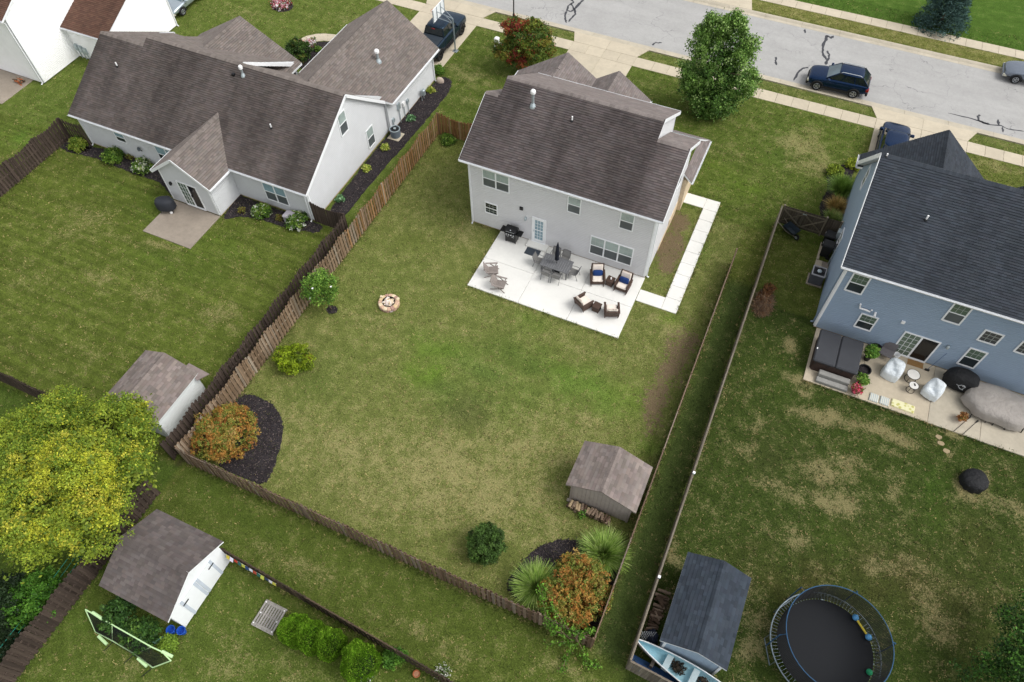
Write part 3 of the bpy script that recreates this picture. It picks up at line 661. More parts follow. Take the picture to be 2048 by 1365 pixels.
def pipe_vent(h, p, r=.045, ht=.35):
    b = MB(); b.cyl(p, (p[0],p[1],p[2]+ht), r, r, 10); b.build('vent_pipe', M_PVC, h, True)
    c = MB(); c.lathe([(r*2.2,-.05),(r*1.9,.05),(r*1.05,.12)], 12, p); c.build('vent_boot', M_BLACKM, h, True)
def flue(h, p, ht=.9, r=.08):
    b = MB(); b.cyl(p, (p[0],p[1],p[2]+ht-.18), r, r, 14); b.build('flue', M_GALV, h, True)
    c = MB(); c.lathe([(r*1.1,ht-.2),(r*1.9,ht-.15),(r*1.9,ht),(r*1.2,ht+.07),(.02,ht+.09)], 14, p); c.build('flue_cap', M_PVC, h, True)
    f = MB(); f.lathe([(r*2.6,-.08),(r*2.2,.04),(r*1.2,.2),(r*1.05,.22)], 14, p); f.build('flue_flashing', M_GALV, h, True)
def wall_lamp(h, W, u, z, m=None):
    b = MB(); W.box(b, u-.06, u+.06, z-.1, z+.1, .02, .05); q = W.p(u, z, .13)
    b.lathe([(.035,-.16),(.07,-.12),(.085,.05),(.06,.1),(.02,.14)], 10, q); b.build('wall_lamp', m or M_BLACKM, h, True)

# ------------------------------------------------------------------ the taupe house in the middle
H = thing('house', 'two-storey taupe house with grey shingle roof behind the white patio', 'house', (5.84, 4, 0))
PI2 = math.pi/2
Wr = Wall(0, 0, 0); WE = 11.68
zr_ = lambda y: 5.39+.522*(y+.35)
wall(H, Wr, [(0,5.42),(WE,5.42)], .13, M_SID_MAIN, found=M_FOUND)
Wx = Wall(WE, 0, PI2)                      # right side, u = y
wall(H, Wx, [(0,5.42),(3.55,7.3),(6.9,5.3)], .22, M_SID_MAIN, found=M_FOUND, name='side_wall')
Wl = Wall(0, 6.9, -PI2); wall(H, Wl, [(0,5.3),(3.35,7.3),(6.9,5.42)], .22, M_SID_MAIN, found=M_FOUND, name='side_wall')
Wm = Wall(9.95, 0, PI2); wall(H, Wm, [(0,5.4),(4.65,7.85),(9.0,5.25)], .22, M_SID_MAIN, name='side_wall')
Wm2 = Wall(.7, 9.0, -PI2); wall(H, Wm2, [(0,5.25),(4.35,7.85),(9.0,5.4)], .22, M_SID_MAIN, name='side_wall')
Wf = Wall(9.95, 9.0, math.pi); wall(H, Wf, [(0,5.2),(9.25,5.2)], .22, M_SID_MAIN, name='front_wall')
Wf2 = Wall(WE, 6.9, math.pi); wall(H, Wf2, [(0,5.2),(1.8,5.2)], .22, M_SID_MAIN, name='front_wall')
fb = MB(); fb.box(11.69, 11.76, 4.4, 7.1, -.05, .85); fb.box(11.69, 11.74, 2.4, 4.4, -.05, .4); fb.build('brick_skirt', M_BRICK, H, True)
for u in (.05, WE-.05): corner(H, Wr, u, .24, 5.3)
corner(H, Wx, .05, .24, 5.35); corner(H, Wm, 8.95, 3, 5.2)
E0, E1 = -.43, 12.06
yl, zl_ = 3.55, zr_(3.55); ym, zm_ = 4.65, zr_(4.65)
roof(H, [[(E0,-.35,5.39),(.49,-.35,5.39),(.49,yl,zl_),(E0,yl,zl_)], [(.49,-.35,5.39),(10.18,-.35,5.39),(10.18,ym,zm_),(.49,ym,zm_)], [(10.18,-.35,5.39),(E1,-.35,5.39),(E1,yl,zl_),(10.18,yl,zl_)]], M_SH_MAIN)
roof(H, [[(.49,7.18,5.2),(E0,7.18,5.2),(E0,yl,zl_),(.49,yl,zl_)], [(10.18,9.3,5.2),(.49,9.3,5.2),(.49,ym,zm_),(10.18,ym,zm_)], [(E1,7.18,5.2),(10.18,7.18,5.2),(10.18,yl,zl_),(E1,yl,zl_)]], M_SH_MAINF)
ridge_cap(H, (.49,ym,zm_), (10.18,ym,zm_), M_SH_MAINF); ridge_cap(H, (10.18,yl,zl_), (E1,yl,zl_), M_SH_MAINF); ridge_cap(H, (E0,yl,zl_), (.49,yl,zl_), M_SH_MAINF)
for p_, q_ in (((E1+.012,yl,zl_-.1),(E1+.012,7.18,5.1)), ((10.19,ym,zm_-.1),(10.19,9.3,5.1)), ((E1+.012,-.34,5.28),(E1+.012,yl,zl_-.1)), ((E0-.012,-.34,5.28),(E0-.012,yl,zl_-.1))):
    rk = MB(); rk.beam(p_, q_, .03, .2); rk.build('rake_board', M_TRIM, H, True)
sf = MB(); sf.box(E0+.03, E1-.03, -.33, -.02, 5.17, 5.2); sf.build('soffit', M_SOF, H, True)
gutter(H, (E0,-.35,5.37), (E1,-.35,5.37), (0,-1,0)); gutter(H, (.49,9.3,5.18), (10.18,9.3,5.18), (0,1,0))
downspout(H, Wr, .05, 0, 5.3); downspout(H, Wx, .12, 0, 5.3)
# ground-floor roof round the right front corner
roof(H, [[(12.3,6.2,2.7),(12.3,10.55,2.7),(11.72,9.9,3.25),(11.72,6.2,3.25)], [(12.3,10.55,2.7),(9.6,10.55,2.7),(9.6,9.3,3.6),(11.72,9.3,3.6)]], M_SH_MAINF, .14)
gutter(H, (12.3,6.2,2.68), (12.3,10.55,2.68), (1,0,0))
bo = MB(); bo.box(11.71, 11.98, 6.35, 10.3, 0, 2.62); bo.build('bay', M_BRICK, H, True)
# front garage with twin gables
def gable_y(h, x0, xc, x1, y0, y1, z0, zc, z1, m, ov=0):
    roof(h, [[(x0,y1,z0),(x0,y0,z0),(xc,y0,zc),(xc,y1,zc)], [(x1,y0,z1),(x1,y1,z1),(xc,y1,zc),(xc,y0,zc)]], m, .14); ridge_cap(h, (xc,y0,zc), (xc,y1,zc), m if not isinstance(m, list) else m[0])
gable_y(H, -2.1, 1.5, 3.65, 10.3, 12.2, 2.83, 5.2, 3.78, M_SH_MAINF); gable_y(H, 1.5, 1.5, 3.65, 9.0, 10.3, 5.2, 5.2, 3.78, M_SH_MAINF) if False else None
roof(H, [[(3.65,9.0,3.78),(3.65,10.3,3.78),(1.5,10.3,5.2),(1.5,9.0,5.2)], [(.2,10.3,4.34),(.2,9.0,4.34),(1.5,9.0,5.2),(1.5,10.3,5.2)]], M_SH_MAINF, .14)
gable_y(H, 3.65, 5.18, 7.6, 9.0, 12.2, 3.78, 4.82, 3.22, M_SH_MAINF)
Wg = Wall(7.3, 11.85, math.pi); wall(H, Wg, [(0,3.3),(2.12,4.65),(3.64,3.62)], .1, M_SID_MAIN, name='garage_wall'); wall(H, Wall(3.66, 11.85, math.pi), [(0,3.62),(2.16,5.0),(5.46,2.9)], .1, M_SID_MAIN, name='garage_wall')
Wg2 = Wall(7.3, 9.0, PI2); wall(H, Wg2, [(0,3.3),(2.85,3.3)], .1, M_SID_MAIN, name='garage_wall')
Wg3 = Wall(-1.8, 11.85, -PI2); wall(H, Wg3, [(0,2.9),(1.5,2.9)], .1, M_SID_MAIN, name='garage_wall'); Wg4 = Wall(-1.8, 10.35, 0); wall(H, Wg4, [(0,2.9),(2.5,4.3)], .1, M_SID_MAIN, name='garage_wall')
gutter(H, (-2.1,10.3,2.8), (-2.1,12.2,2.8), (-1,0,0)); gutter(H, (7.6,9.5,3.2), (7.6,12.2,3.2), (1,0,0))
for a, b in ((.6,3.2),(4.2,6.9)):
    g_ = MB(); Wg.box(g_, 7.3-b, 7.3-a, .02, 2.2, .01, .05); go = g_.build('garage_door', M_TRIM, H, True)
window(H, Wr, .9, 2.69, 3.58, 4.94, 2); window(H, Wr, .97, 1.86, 1.34, 2.27, 1, up=M_PANE_K, low=M_PANE_D, lowgrid=True); window(H, Wr, 6.38, 7.23, 3.62, 4.92); window(H, Wr, 9.58, 10.44, 3.61, 4.94); window(H, Wr, 8.01, 10.73, .72, 2.28, 3)
window(H, Wx, 1.9, 2.8, 3.6, 4.9); window(H, Wx, 4.2, 5.0, 3.6, 4.9)
d = MB(); Wr.box(d, 4.19, 4.3, .13, 2.28, .003, .085); Wr.box(d, 5.02, 5.13, .13, 2.28, .003, .085); Wr.box(d, 4.3, 5.02, 2.19, 2.28, .003, .085); Wr.box(d, 4.19, 5.13, .13, .23, .085, .15)
do = d.build('door', M_TRIM, H, True)
d = MB()
for a, b, z0, z1 in ((4.3,4.39,.23,2.19),(4.93,5.02,.23,2.19),(4.39,4.93,2.08,2.19),(4.39,4.93,.23,.42),(4.39,4.93,1.2,1.26)): Wr.box(d, a, b, z0, z1, .004, .07)
d.build('storm_door', M_TRIM, do, True)
for z0, z1, m in ((.42,1.2,M_PANE_B),(1.26,2.08,M_PANE_B)):
    p = MB(); Wr.box(p, 4.39, 4.93, z0, z1, .005, .058); p.build('pane', m, do, True)
mu = MB(); 
for q in (4.57, 4.75): Wr.box(mu, q-.01, q+.01, .42, 2.08, .059, .066)
for q in (.68,.94,1.53,1.8): Wr.box(mu, 4.39, 4.93, q-.01, q+.01, .059, .065)
mu.build('muntin', M_TRIM, do, True)
kb = MB(); Wr.box(kb, 4.32, 4.36, 1.05, 1.2, .071, .11); kb.build('handle', M_GALV, do, True)
stp = MB(); stp.bbox(4.0, 5.38, -.62, -.03, .082, .2, .015); stp.build('door_step', M_WHITEC, H, True)
bx_ = MB(); Wr.box(bx_, 3.37, 3.58, 2.57, 2.78, .02, .13); bx_.build('wall_vent', M_BLACKM, H, True); wall_lamp(H, Wr, 3.77, 1.95, M_GALV)
flue(H, (2.62,3.48,zr_(3.48)-.02), 1.05); pipe_vent(H, (5.16,3.26,zr_(3.26)-.02))
# ------------------------------------------------------------------ the light grey house on the left
GH = thing('house', 'long light grey house with brown shingle roof and small gabled sunroom', 'house', (-18, 0, 0))
yb, zb0 = -4.46, 2.75; k_ = .578; zg = lambda y: zb0+k_*(y-yb)
X0, X1 = -28.28, -9.12
Wr2 = Wall(-28.0, -4.11, 0); WL = 28.0-9.38
wall(GH, Wr2, [(0,2.78),(WL,2.78)], .16, M_SID_GREY, found=M_FOUND)
Wg_ = Wall(-9.38, -4.11, PI2); yr = 1.35; zrg = zg(yr)
wall(GH, Wg_, [(0,2.78),(yr+4.11,zrg-.12),(5.6+4.11,zrg-.12-(5.6-yr)*.72)], .16, M_SID_GREY, found=M_FOUND, name='gable_wall')
Wg5 = Wall(-9.15, 5.4, PI2); wall(GH, Wg5, [(0,2.62),(6.75,2.62)], .16, M_SID_GREY, found=M_FOUND, name='garage_wall')
Wl2 = Wall(-28.0, 6.2, -PI2); wall(GH, Wl2, [(0,2.7),(5.45,5.6),(10.3,2.78)], .16, M_SID_GREY, name='gable_wall')
Wf3 = Wall(-16.2, 12.15, 0)
ybk = .8; zbk = zg(ybk)
# rear slope (three widths, the left one with a lower ridge), cut round the sunroom roof
sx0, sxm, sx1, syr = -19.5, -17.2, -14.9, -1.75; zs_e, zs_r = 2.68, zg(-1.75)
sy0 = -6.52
yv = (zs_e-zb0)/k_+yb                        # where the sunroom eaves meet the main roof
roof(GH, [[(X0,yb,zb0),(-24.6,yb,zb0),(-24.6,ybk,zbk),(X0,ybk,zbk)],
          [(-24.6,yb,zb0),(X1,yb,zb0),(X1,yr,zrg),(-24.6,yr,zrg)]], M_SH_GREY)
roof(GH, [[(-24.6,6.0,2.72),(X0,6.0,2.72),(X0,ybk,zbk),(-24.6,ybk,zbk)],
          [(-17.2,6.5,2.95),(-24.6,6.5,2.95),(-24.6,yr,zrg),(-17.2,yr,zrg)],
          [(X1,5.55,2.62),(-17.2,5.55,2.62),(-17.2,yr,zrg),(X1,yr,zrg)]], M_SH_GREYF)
rb = MB(); rb.beam((-17.15,yr+.35,zrg-.3),(-17.15,6.5,2.7),.04,.24); rb.build('rake_board', M_TRIM, GH, True)
rb = MB(); rb.beam((X1+.015,yr,zrg-.1),(X1+.015,5.6,2.5),.03,.2); rb.build('rake_board', M_TRIM, GH, True)
rb = MB(); rb.beam((X1+.015,yb,zb0-.1),(X1+.015,yr,zrg-.1),.03,.2); rb.build('rake_board', M_TRIM, GH, True)
ridge_cap(GH, (-24.6,yr,zrg), (X1,yr,zrg), M_SH_GREYF); ridge_cap(GH, (X0,ybk,zbk), (-24.6,ybk,zbk), M_SH_GREYF)
# sunroom
Ws = Wall(-19.1, -6.25, 0); wall(GH, Ws, [(0,2.75),(1.9,4.05),(3.8,2.75)], .12, M_SID_GREY, found=M_FOUND, name='sunroom_wall')
Ws2 = Wall(-15.3, -6.25, PI2); wall(GH, Ws2, [(0,2.7),(2.1,2.7)], .12, M_SID_GREY, found=M_FOUND, name='sunroom_wall')
Ws3 = Wall(-19.1, -4.15, -PI2); wall(GH, Ws3, [(0,2.7),(2.1,2.7)], .12, M_SID_GREY, found=M_FOUND, name='sunroom_wall')
zsr = 4.36; yrb = (zsr-zb0)/k_+yb
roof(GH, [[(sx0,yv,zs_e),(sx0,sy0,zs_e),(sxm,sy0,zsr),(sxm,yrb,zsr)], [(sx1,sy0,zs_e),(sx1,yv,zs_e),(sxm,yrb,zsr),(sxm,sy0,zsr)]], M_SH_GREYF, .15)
ridge_cap(GH, (sxm,sy0,zsr), (sxm,yrb,zsr), M_SH_GREYF, pitch=.75)
gutter(GH, (sx1,sy0,zs_e-.02), (sx1,yv,zs_e-.02), (1,0,0)); gutter(GH, (sx0,yv,zs_e-.02), (sx0,sy0,zs_e-.02), (-1,0,0))
for a in ((sx0,sx0+.0), (sx1,sx1)):
    rb = MB(); rb.beam((a[0],sy0-.015,zs_e-.1),(sxm,sy0-.015,zsr-.1),.03,.19); rb.build('rake_board', M_TRIM, GH, True)
slider(GH, Ws, 1.16, 2.74, .14, 2.2, M_PANE_G, M_PANE_K); wall_lamp(GH, Ws, .6, 1.78)
# garage wing and front gable
gz, gxm = 2.6, -12.62; gzr = 5.42; gp = (gzr-gz)/3.9; gyb = yr+(zrg-gzr)/.83
roof(GH, [[(-8.72,5.58,gz),(-8.72,12.5,gz),(gxm,12.5,gzr),(gxm,gyb,gzr)], [(-16.5,12.5,gz),(-16.5,5.58,gz),(gxm,gyb,gzr),(gxm,12.5,gzr)]], M_SH_GREYF)
ridge_cap(GH, (gxm,gyb+.2,gzr), (gxm,12.5,gzr), M_SH_GREYF, pitch=gp)
gutter(GH, (-8.72,5.6,gz-.02), (-8.72,12.47,gz-.02), (1,0,0)); gutter(GH, (-16.5,12.47,gz-.02), (-16.5,5.9,gz-.02), (-1,0,0))
wall(GH, Wf3, [(0,2.5),(3.5,4.6),(7.0,2.5)], .1, M_SID_GREY, name='garage_front') if False else None
Wf4 = Wall(-9.15, 12.15, math.pi); wall(GH, Wf4, [(0,2.5),(3.5,5.2),(7.05,2.5)], .1, M_SID_GREY, name='garage_front')
Wf5 = Wall(-16.2, 12.15, -PI2); wall(GH, Wf5, [(0,2.5),(6.2,2.5)], .1, M_SID_GREY, name='garage_wall')
fx, fy = -21.3, 6.75
roof(GH, [[(-16.85,3.4,2.78),(-16.85,fy,2.78),(fx,fy,5.3),(fx,2.4,5.3)], [(-25.8,fy,2.78),(-25.8,3.4,2.78),(fx,2.4,5.3),(fx,fy,5.3)]], M_SH_GREYF); ridge_cap(GH, (fx,2.4,5.3), (fx,fy,5.3), M_SH_GREYF)
Wf6 = Wall(-17.2, 6.4, math.pi); wall(GH, Wf6, [(0,2.7),(4.1,5.0),(8.2,2.7)], .1, M_SID_GREY, name='front_wall')
gutter(GH, (X0,yb,zb0-.02), (sx0,yb,zb0-.02), (0,-1,0)); gutter(GH, (sx1,yb,zb0-.02), (X1,yb,zb0-.02), (0,-1,0))
downspout(GH, Wr2, .06, 0, 2.68); downspout(GH, Wr2, WL-.2, 0, 2.68); downspout(GH, Wg5, 6.6, 0, 2.5)
corner(GH, Wr2, WL-.05, .18, 2.7); corner(GH, Wg_, .05, .18, 2.7); corner(GH, Wr2, .05, .18, 2.7); corner(GH, Ws, .05, .14, 2.7); corner(GH, Ws, 3.75, .14, 2.7)
ux = lambda x: x+28.0
window(GH, Wr2, ux(-12.87), ux(-11.1), .69, 2.22, 2, up=M_PANE_B, low=M_PANE_S, grid=None); window(GH, Wr2, ux(-25.0), ux(-24.1), 1.39, 2.2, up=M_PANE_B, low=M_PANE_D, grid=None); window(GH, Wr2, ux(-21.52), ux(-19.75), .8, 2.2, 2, up=M_PANE_B, low=M_PANE_D, grid=None)
window(GH, Wg_, .3+4.11, 1.18+4.11, 3.5, 5.1, up=M_PANE_C, low=M_PANE_S, grid=None); window(GH, Wg_, 2.8+4.11, 3.68+4.11, .55, 2.08, up=M_PANE_C, low=M_PANE_S, grid=None)
bx_ = MB(); bx_.lathe([(.02,0),(.1,.03),(.15,.1)], 14, (0,0,0)); bx_.xform(Matrix.Translation(Wr2.p(ux(-23.05),1.35,.12)) @ Matrix.Rotation(R(60),4,'X')); bx_.cyl(Wr2.p(ux(-23.05),1.1,.02), Wr2.p(ux(-23.05),1.35,.2), .03); bx_.build('wall_dish', mat('dark_grey_paint','4a5258',.5), GH, True)
pipe_vent(GH, (-25.9,-.9,zg(-.9)-.02)); pipe_vent(GH, (-13.1,-1.6,zg(-1.6)-.02)); 
_t = T(480,0,3)
def on_roof(px, py, f):
    d = ray(px, py); t = 40
    for i in range(60):
        p = CAM+d*t; t += (p.z-f(p.y))/(-d.z)*.7
    return CAM+d*t
for kk, o in enumerate([x for x in bpy.data.objects if x.parent == GH and x.name.startswith(('vent_pipe','vent_boot'))]): pass
p = on_roof(*T(0,0,3)(1460,455), zg); flue(GH, (p.x,p.y,p.z-.03), .7, .07)
p = on_roof(*T(0,0,3)(1403,452), zg); b = MB(); b.box(p.x-.1, p.x+.1, p.y-.1, p.y+.1, p.z-.1, p.z+.12); b.build('roof_vent', M_BLACKM, GH, True)
p = (-10.75,7.6,gz+(-8.72+10.75)*-gp*-1-.03); flue(GH, p, .85, .09)
for y, z, h_, w_, m in ((6.7,1.25,.45,.3,M_GALV),(7.36,1.05,.3,.25,M_PVC),(7.9,.95,.25,.25,M_GALV),(5.8,.75,.3,.25,M_GALV)):
    b = MB(); Wg5.box(b, y-5.4-w_/2, y-5.4+w_/2, z-.0, z+h_, .03, .18)
    b.build('meter_box', m, GH, True); c_ = MB(); c_.cyl(Wg5.p(y-5.4,.05,.1), Wg5.p(y-5.4,z,.1), .03); c_.build('conduit', M_GALV, GH, True)
gm_ = MB(); gm_.bbox(-8.98,-8.72,9.7,10.0,.35,.8,.05); gm_.cyl((-8.85,9.85,0),(-8.85,9.85,.4),.03); gm_.cyl((-8.85,9.55,0),(-8.85,9.55,.9),.025); gm_.beam((-8.85,9.5,.85),(-8.85,9.9,.85),.05,.05); gm_.build('gas_meter', M_GALV, GH, True)


# ------------------------------------------------------------------ the white house beyond the grey one (its near corner is in view)
WH = thing('house', 'plain white house with brown shingle roof next to the grey house', 'house', (-38, 4, 0))
Wa = Wall(-36.35, -.3, PI2); wall(WH, Wa, [(0,5.42),(4.6,7.9),(9.2,5.42)], .1, M_SID_WHITE, name='gable_wall', expo=.13)
Wb = Wall(-48.35, -.3, 0); wall(WH, Wb, [(0,5.42),(12,5.42)], .1, M_SID_WHITE, expo=.13)
roof(WH, [[(-48.5,-.65,5.42),(-36.15,-.65,5.42),(-36.15,4.3,8.05),(-48.5,4.3,8.05)], [(-36.15,9.25,5.42),(-48.5,9.25,5.42),(-48.5,4.3,8.05),(-36.15,4.3,8.05)]], M_SH_WHITE)
gutter(WH, (-48.5,-.65,5.4), (-36.15,-.65,5.4), (0,-1,0)); downspout(WH, Wb, 11.93, 0, 5.3); corner(WH, Wa, .05, .12, 5.3); corner(WH, Wb, 11.8, .12, 5.3)
Wc_ = Wall(-36.3, 3.5, 0); wall(WH, Wc_, [(0,2.75),(4.3,2.75)], .1, M_SID_WHITE, name='wing_wall', expo=.13)
Wd_ = Wall(-32.0, 3.5, PI2); wall(WH, Wd_, [(0,2.75),(3.3,4.2),(6.55,2.75)], .1, M_SID_WHITE, name='wing_wall', expo=.13)
Wd2 = Wall(-32.0, 10.05, math.pi); wall(WH, Wd2, [(0,2.75),(4.3,2.75)], .1, M_SID_WHITE, name='wing_wall', expo=.13)
roof(WH, [[(-36.33,3.2,2.72),(-31.95,3.2,2.72),(-31.95,6.8,4.33),(-36.33,6.8,4.33)], [(-31.95,10.4,2.72),(-36.33,10.4,2.72),(-36.33,6.8,4.33),(-31.95,6.8,4.33)]], M_SH_WHITE, .1)
gutter(WH, (-36.3,3.2,2.7), (-31.95,3.2,2.7), (0,-1,0)); downspout(WH, Wd_, 6.45, 0, 2.7)
for i, (u, z) in enumerate(((.35,.75),(.75,.7),(1.1,.6))):
    b = MB(); Wc_.box(b, u-.14, u+.14, z, z+.5, .03, .2); b.build('meter_box', M_GALV, WH, True)
    b = MB(); b.cyl(Wc_.p(u,.05,.1), Wc_.p(u,z,.1), .035); b.build('conduit', M_GALV, WH, True)

# ------------------------------------------------------------------ the blue house on the right
BH = thing('house', 'slate blue house with charcoal roof and hot tub on its patio', 'house', (28, 6, 0))
Wbr = Wall(21.8, .51, 0); BX0, BX1 = 21.48, 41.0
wall(BH, Wbr, [(0,5.65),(19,5.65)], .12, M_SID_BLUE, found=M_FOUND)
ybe, zbe, ybr, zbr = .16, 5.62, 5.9, 8.54
Wbl = Wall(21.8, 12.2, -PI2); wall(BH, Wbl, [(0,2.55),(6.3,8.25),(11.69,5.65)], .12, M_SID_BLUE, found=M_FOUND, name='gable_wall')
roof(BH, [[(BX0,ybe,zbe),(BX1,ybe,zbe),(BX1,ybr,zbr),(BX0,ybr,zbr)]], M_SH_BLUE)
roof(BH, [[(BX1,12.55,2.6),(BX0,12.55,2.6),(BX0,ybr,zbr),(BX1,ybr,zbr)]], M_SH_BLUE); ridge_cap(BH, (BX0,ybr,zbr), (BX1,ybr,zbr), M_SH_BLUE)
gutter(BH, (BX0,ybe,zbe-.02), (BX1,ybe,zbe-.02), (0,-1,0))
rb = MB(); rb.beam((BX0-.015,ybe,zbe-.1),(BX0-.015,ybr,zbr-.1),.03,.2); rb.build('rake_board', M_TRIM, BH, True)
rb = MB(); rb.beam((BX0-.02,12.55,2.45),(BX0-.02,ybr,zbr-.12),.05,.26); rb.build('rake_board', M_TRIM, BH, True)
sf = MB(); sf.loft([[(BX0+.02,12.45,2.36),(21.78,12.45,2.36),(21.78,ybr,zbr-.22),(BX0+.02,ybr,zbr-.22)],[(BX0+.02,12.45,2.39),(21.78,12.45,2.39),(21.78,ybr,zbr-.19),(BX0+.02,ybr,zbr-.19)]], True, True); sf.build('soffit', M_SOF, BH, True)
corner(BH, Wbr, .05, .14, 5.55); corner(BH, Wbl, 11.64, .14, 5.55, M_TRIM); downspout(BH, Wbl, 11.4, 0, 5.4, M_SID_BLUE)
# front gable
roof(BH, [[(BX0-.02,13.25,2.6),(BX0-.02,12.0,2.6),(25.38,8.7,5.85),(25.38,13.25,5.85)], [(29.3,12.0,2.6),(29.3,13.25,2.6),(25.38,13.25,5.85),(25.38,8.7,5.85)]], M_SH_BLUE); ridge_cap(BH, (25.38,8.7,5.85), (25.38,13.25,5.85), M_SH_BLUE, pitch=.8)
gutter(BH, (BX0-.02,12.0,2.58), (BX0-.02,13.25,2.58), (-1,0,0))
Wbf = Wall(29.0, 12.9, math.pi); wall(BH, Wbf, [(0,2.6),(3.62,5.6),(7.2,2.6)], .1, M_SID_BLUE, name='front_wall')
roof(BH, [[(30.0,12.9,3.1),(30.0,10.6,3.1),(32.2,9.8,4.9),(32.2,12.9,4.9)], [(34.4,10.6,3.1),(34.4,12.9,3.1),(32.2,12.9,4.9),(32.2,9.8,4.9)]], M_SH_BLUE)
ub = lambda x: x-21.8
for a in ((22.2,23.13,3.72,5.18,M_PANE_G,M_PANE_D),(23.64,24.58,1.17,2.42,M_PANE_G,M_PANE_D),(27.16,28.08,3.74,5.24,M_PANE_G,M_PANE_S),(29.26,30.17,.86,2.42,M_PANE_G,M_PANE_D)): window(BH, Wbr, ub(a[0]), ub(a[1]), a[2], a[3], 1, up=a[4], low=a[5], fr=.08)
for x0, x1 in ((29.2,30.15),(30.98,31.93)): window(BH, Wbr, ub(x0), ub(x1), 3.1, 4.04, 1, 'fix', up=M_PANE_D, grid=(3,3), fr=.08)
slider(BH, Wbr, ub(26.08), ub(27.97), .08, 2.08, M_PANE_G, M_PANE_K)
window(BH, Wbl, 12.2-9.2, 12.2-8.3, 3.9, 5.2, 1, up=M_PANE_G, low=M_PANE_D)
for y in (6.2,): window(BH, Wbl, 12.2-6.9, 12.2-5.9, .9, 2.1, 1, up=M_PANE_G, low=M_PANE_D)
pv = MB(); P_ = lambda u, z, o=.1: Wbr.p(ub(u), z, o)
pv.tube([P_(23.35,3.05,.02),P_(23.35,3.05,.14),P_(23.4,2.82,.14),P_(23.75,2.82,.14),P_(23.95,2.78,.14),P_(24.0,2.95,.14)], .05, 8); pv.build('vent_pipe', M_PVC, BH, True)
pv = MB(); pv.cyl(P_(24.25,2.75,.02), P_(24.25,2.68,.3), .06); pv.build('vent_pipe', M_PVC, BH, True)
b = MB(); Wbr.box(b, ub(25.62), ub(25.8), 2.62, 2.8, .02, .12); b.build('vent_hood', M_PVC, BH, True); wall_lamp(BH, Wbr, ub(28.35), 1.95, M_GALV)
p = on_roof(1851, 441, lambda y: zbe+(zbr-zbe)/(ybr-ybe)*(y-ybe)); pipe_vent(BH, (p.x,p.y,p.z-.02)); p = on_roof(*T(1680,250,5.565)(515,355), lambda y: zbe+(zbr-zbe)/(ybr-ybe)*(y-ybe)); pipe_vent(BH, (p.x,p.y,p.z-.05), .04, .25)
b = MB(); b.cyl((21.68,5.6,.0),(21.68,5.6,1.6),.03); b.build('conduit', M_GALV, BH, True)
b = MB(); b.bbox(21.55,21.78,7.0,7.4,.9,1.5,.03); b.build('meter_box', M_GALV, BH, True)
# ------------------------------------------------------------------ garden sheds
M_SHED_A = mat('shed_taupe_board', 'a39a92', .8, .08, 3); M_SHED_B = mat('shed_pale_siding', 'd2d6d4', .6, .04, 2); M_SHED_C = mat('shed_white', 'f0f3f6', .55, .03, 2); M_SHED_D = mat('shed_blue_grey', '9db0c2', .7, .04, 2)
M_STEPW = mat('weathered_wood', '8d857c', .9, .18, 6, .3)
def gable_shed(nm, label, x0, xc, x1, y0, y1, ze, zc, wx0, wx1, wy0, wy1, msh, mw, axis='y', vert=.2, **kw):
    s_ = thing(nm, label, 'shed', ((wx0+wx1)/2, (wy0+wy1)/2, 0))
    sl = (zc-ze)/(xc-x0); roofz = lambda x: zc-abs(x-xc)*sl-.12
    W1 = Wall(wx0, wy0, 0); wall(s_, W1, [(0,roofz(wx0)),(xc-wx0,roofz(xc)),(wx1-wx0,roofz(wx1))], .08, mw, vert=vert)
    W2 = Wall(wx1, wy0, PI2); wall(s_, W2, [(0,roofz(wx1)),(wy1-wy0,roofz(wx1))], .08, mw, vert=vert)
    W3 = Wall(wx1, wy1, math.pi); wall(s_, W3, [(0,roofz(wx1)),(wx1-xc,roofz(xc)),(wx1-wx0,roofz(wx0))], .08, mw, vert=vert)
    W4 = Wall(wx0, wy1, -PI2); wall(s_, W4, [(0,roofz(wx0)),(wy1-wy0,roofz(wx0))], .08, mw, vert=vert)
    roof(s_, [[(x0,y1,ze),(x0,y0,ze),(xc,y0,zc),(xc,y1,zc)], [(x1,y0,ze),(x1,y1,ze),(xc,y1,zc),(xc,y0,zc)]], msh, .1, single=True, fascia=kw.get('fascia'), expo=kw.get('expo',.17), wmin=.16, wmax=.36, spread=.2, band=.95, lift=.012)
    ridge_cap(s_, (xc,y0,zc), (xc,y1,zc), msh, w=.13, pitch=sl, step=.2)
    b = MB(); b.box(wx0+.05, wx1-.05, wy0+.05, wy1-.05, -.02, .078); b.build('floor', M_STEPW, s_, True)
    return s_, W1, W2
M_SHTRIM = mat('shed_trim_taupe', '8f867f', .8, .08, 3)
sa, WA1, WA2 = gable_shed('garden_shed', 'taupe shed with tan shingle roof on the dry lawn, firewood stacked below', 12.52, 14.27, 16.05, -15.27, -12.72, 1.86, 2.62, 12.75, 15.82, -15.12, -12.9, M_SH_SHED, M_SHED_A, fascia=M_SHTRIM)
corner(sa, WA1, .06, .1, 1.8, M_SHTRIM); corner(sa, WA1, 3.01, .1, 1.8, M_SHTRIM)
b = MB(); b.box(12.68, 12.95, -15.3, -15.15, 0, .12); b.build('skid', M_STEPW, sa, True)
sb_, WB1, WB2 = gable_shed('garden_shed', 'shed with tan shingle roof and pale siding next to the dark brown fence', -11.15, -9.45, -7.62, -20.72, -17.35, 1.9, 2.68, -10.95, -7.72, -20.6, -17.5, M_SH_SHED, M_SHED_B, vert=False, fascia=M_SHED_B)
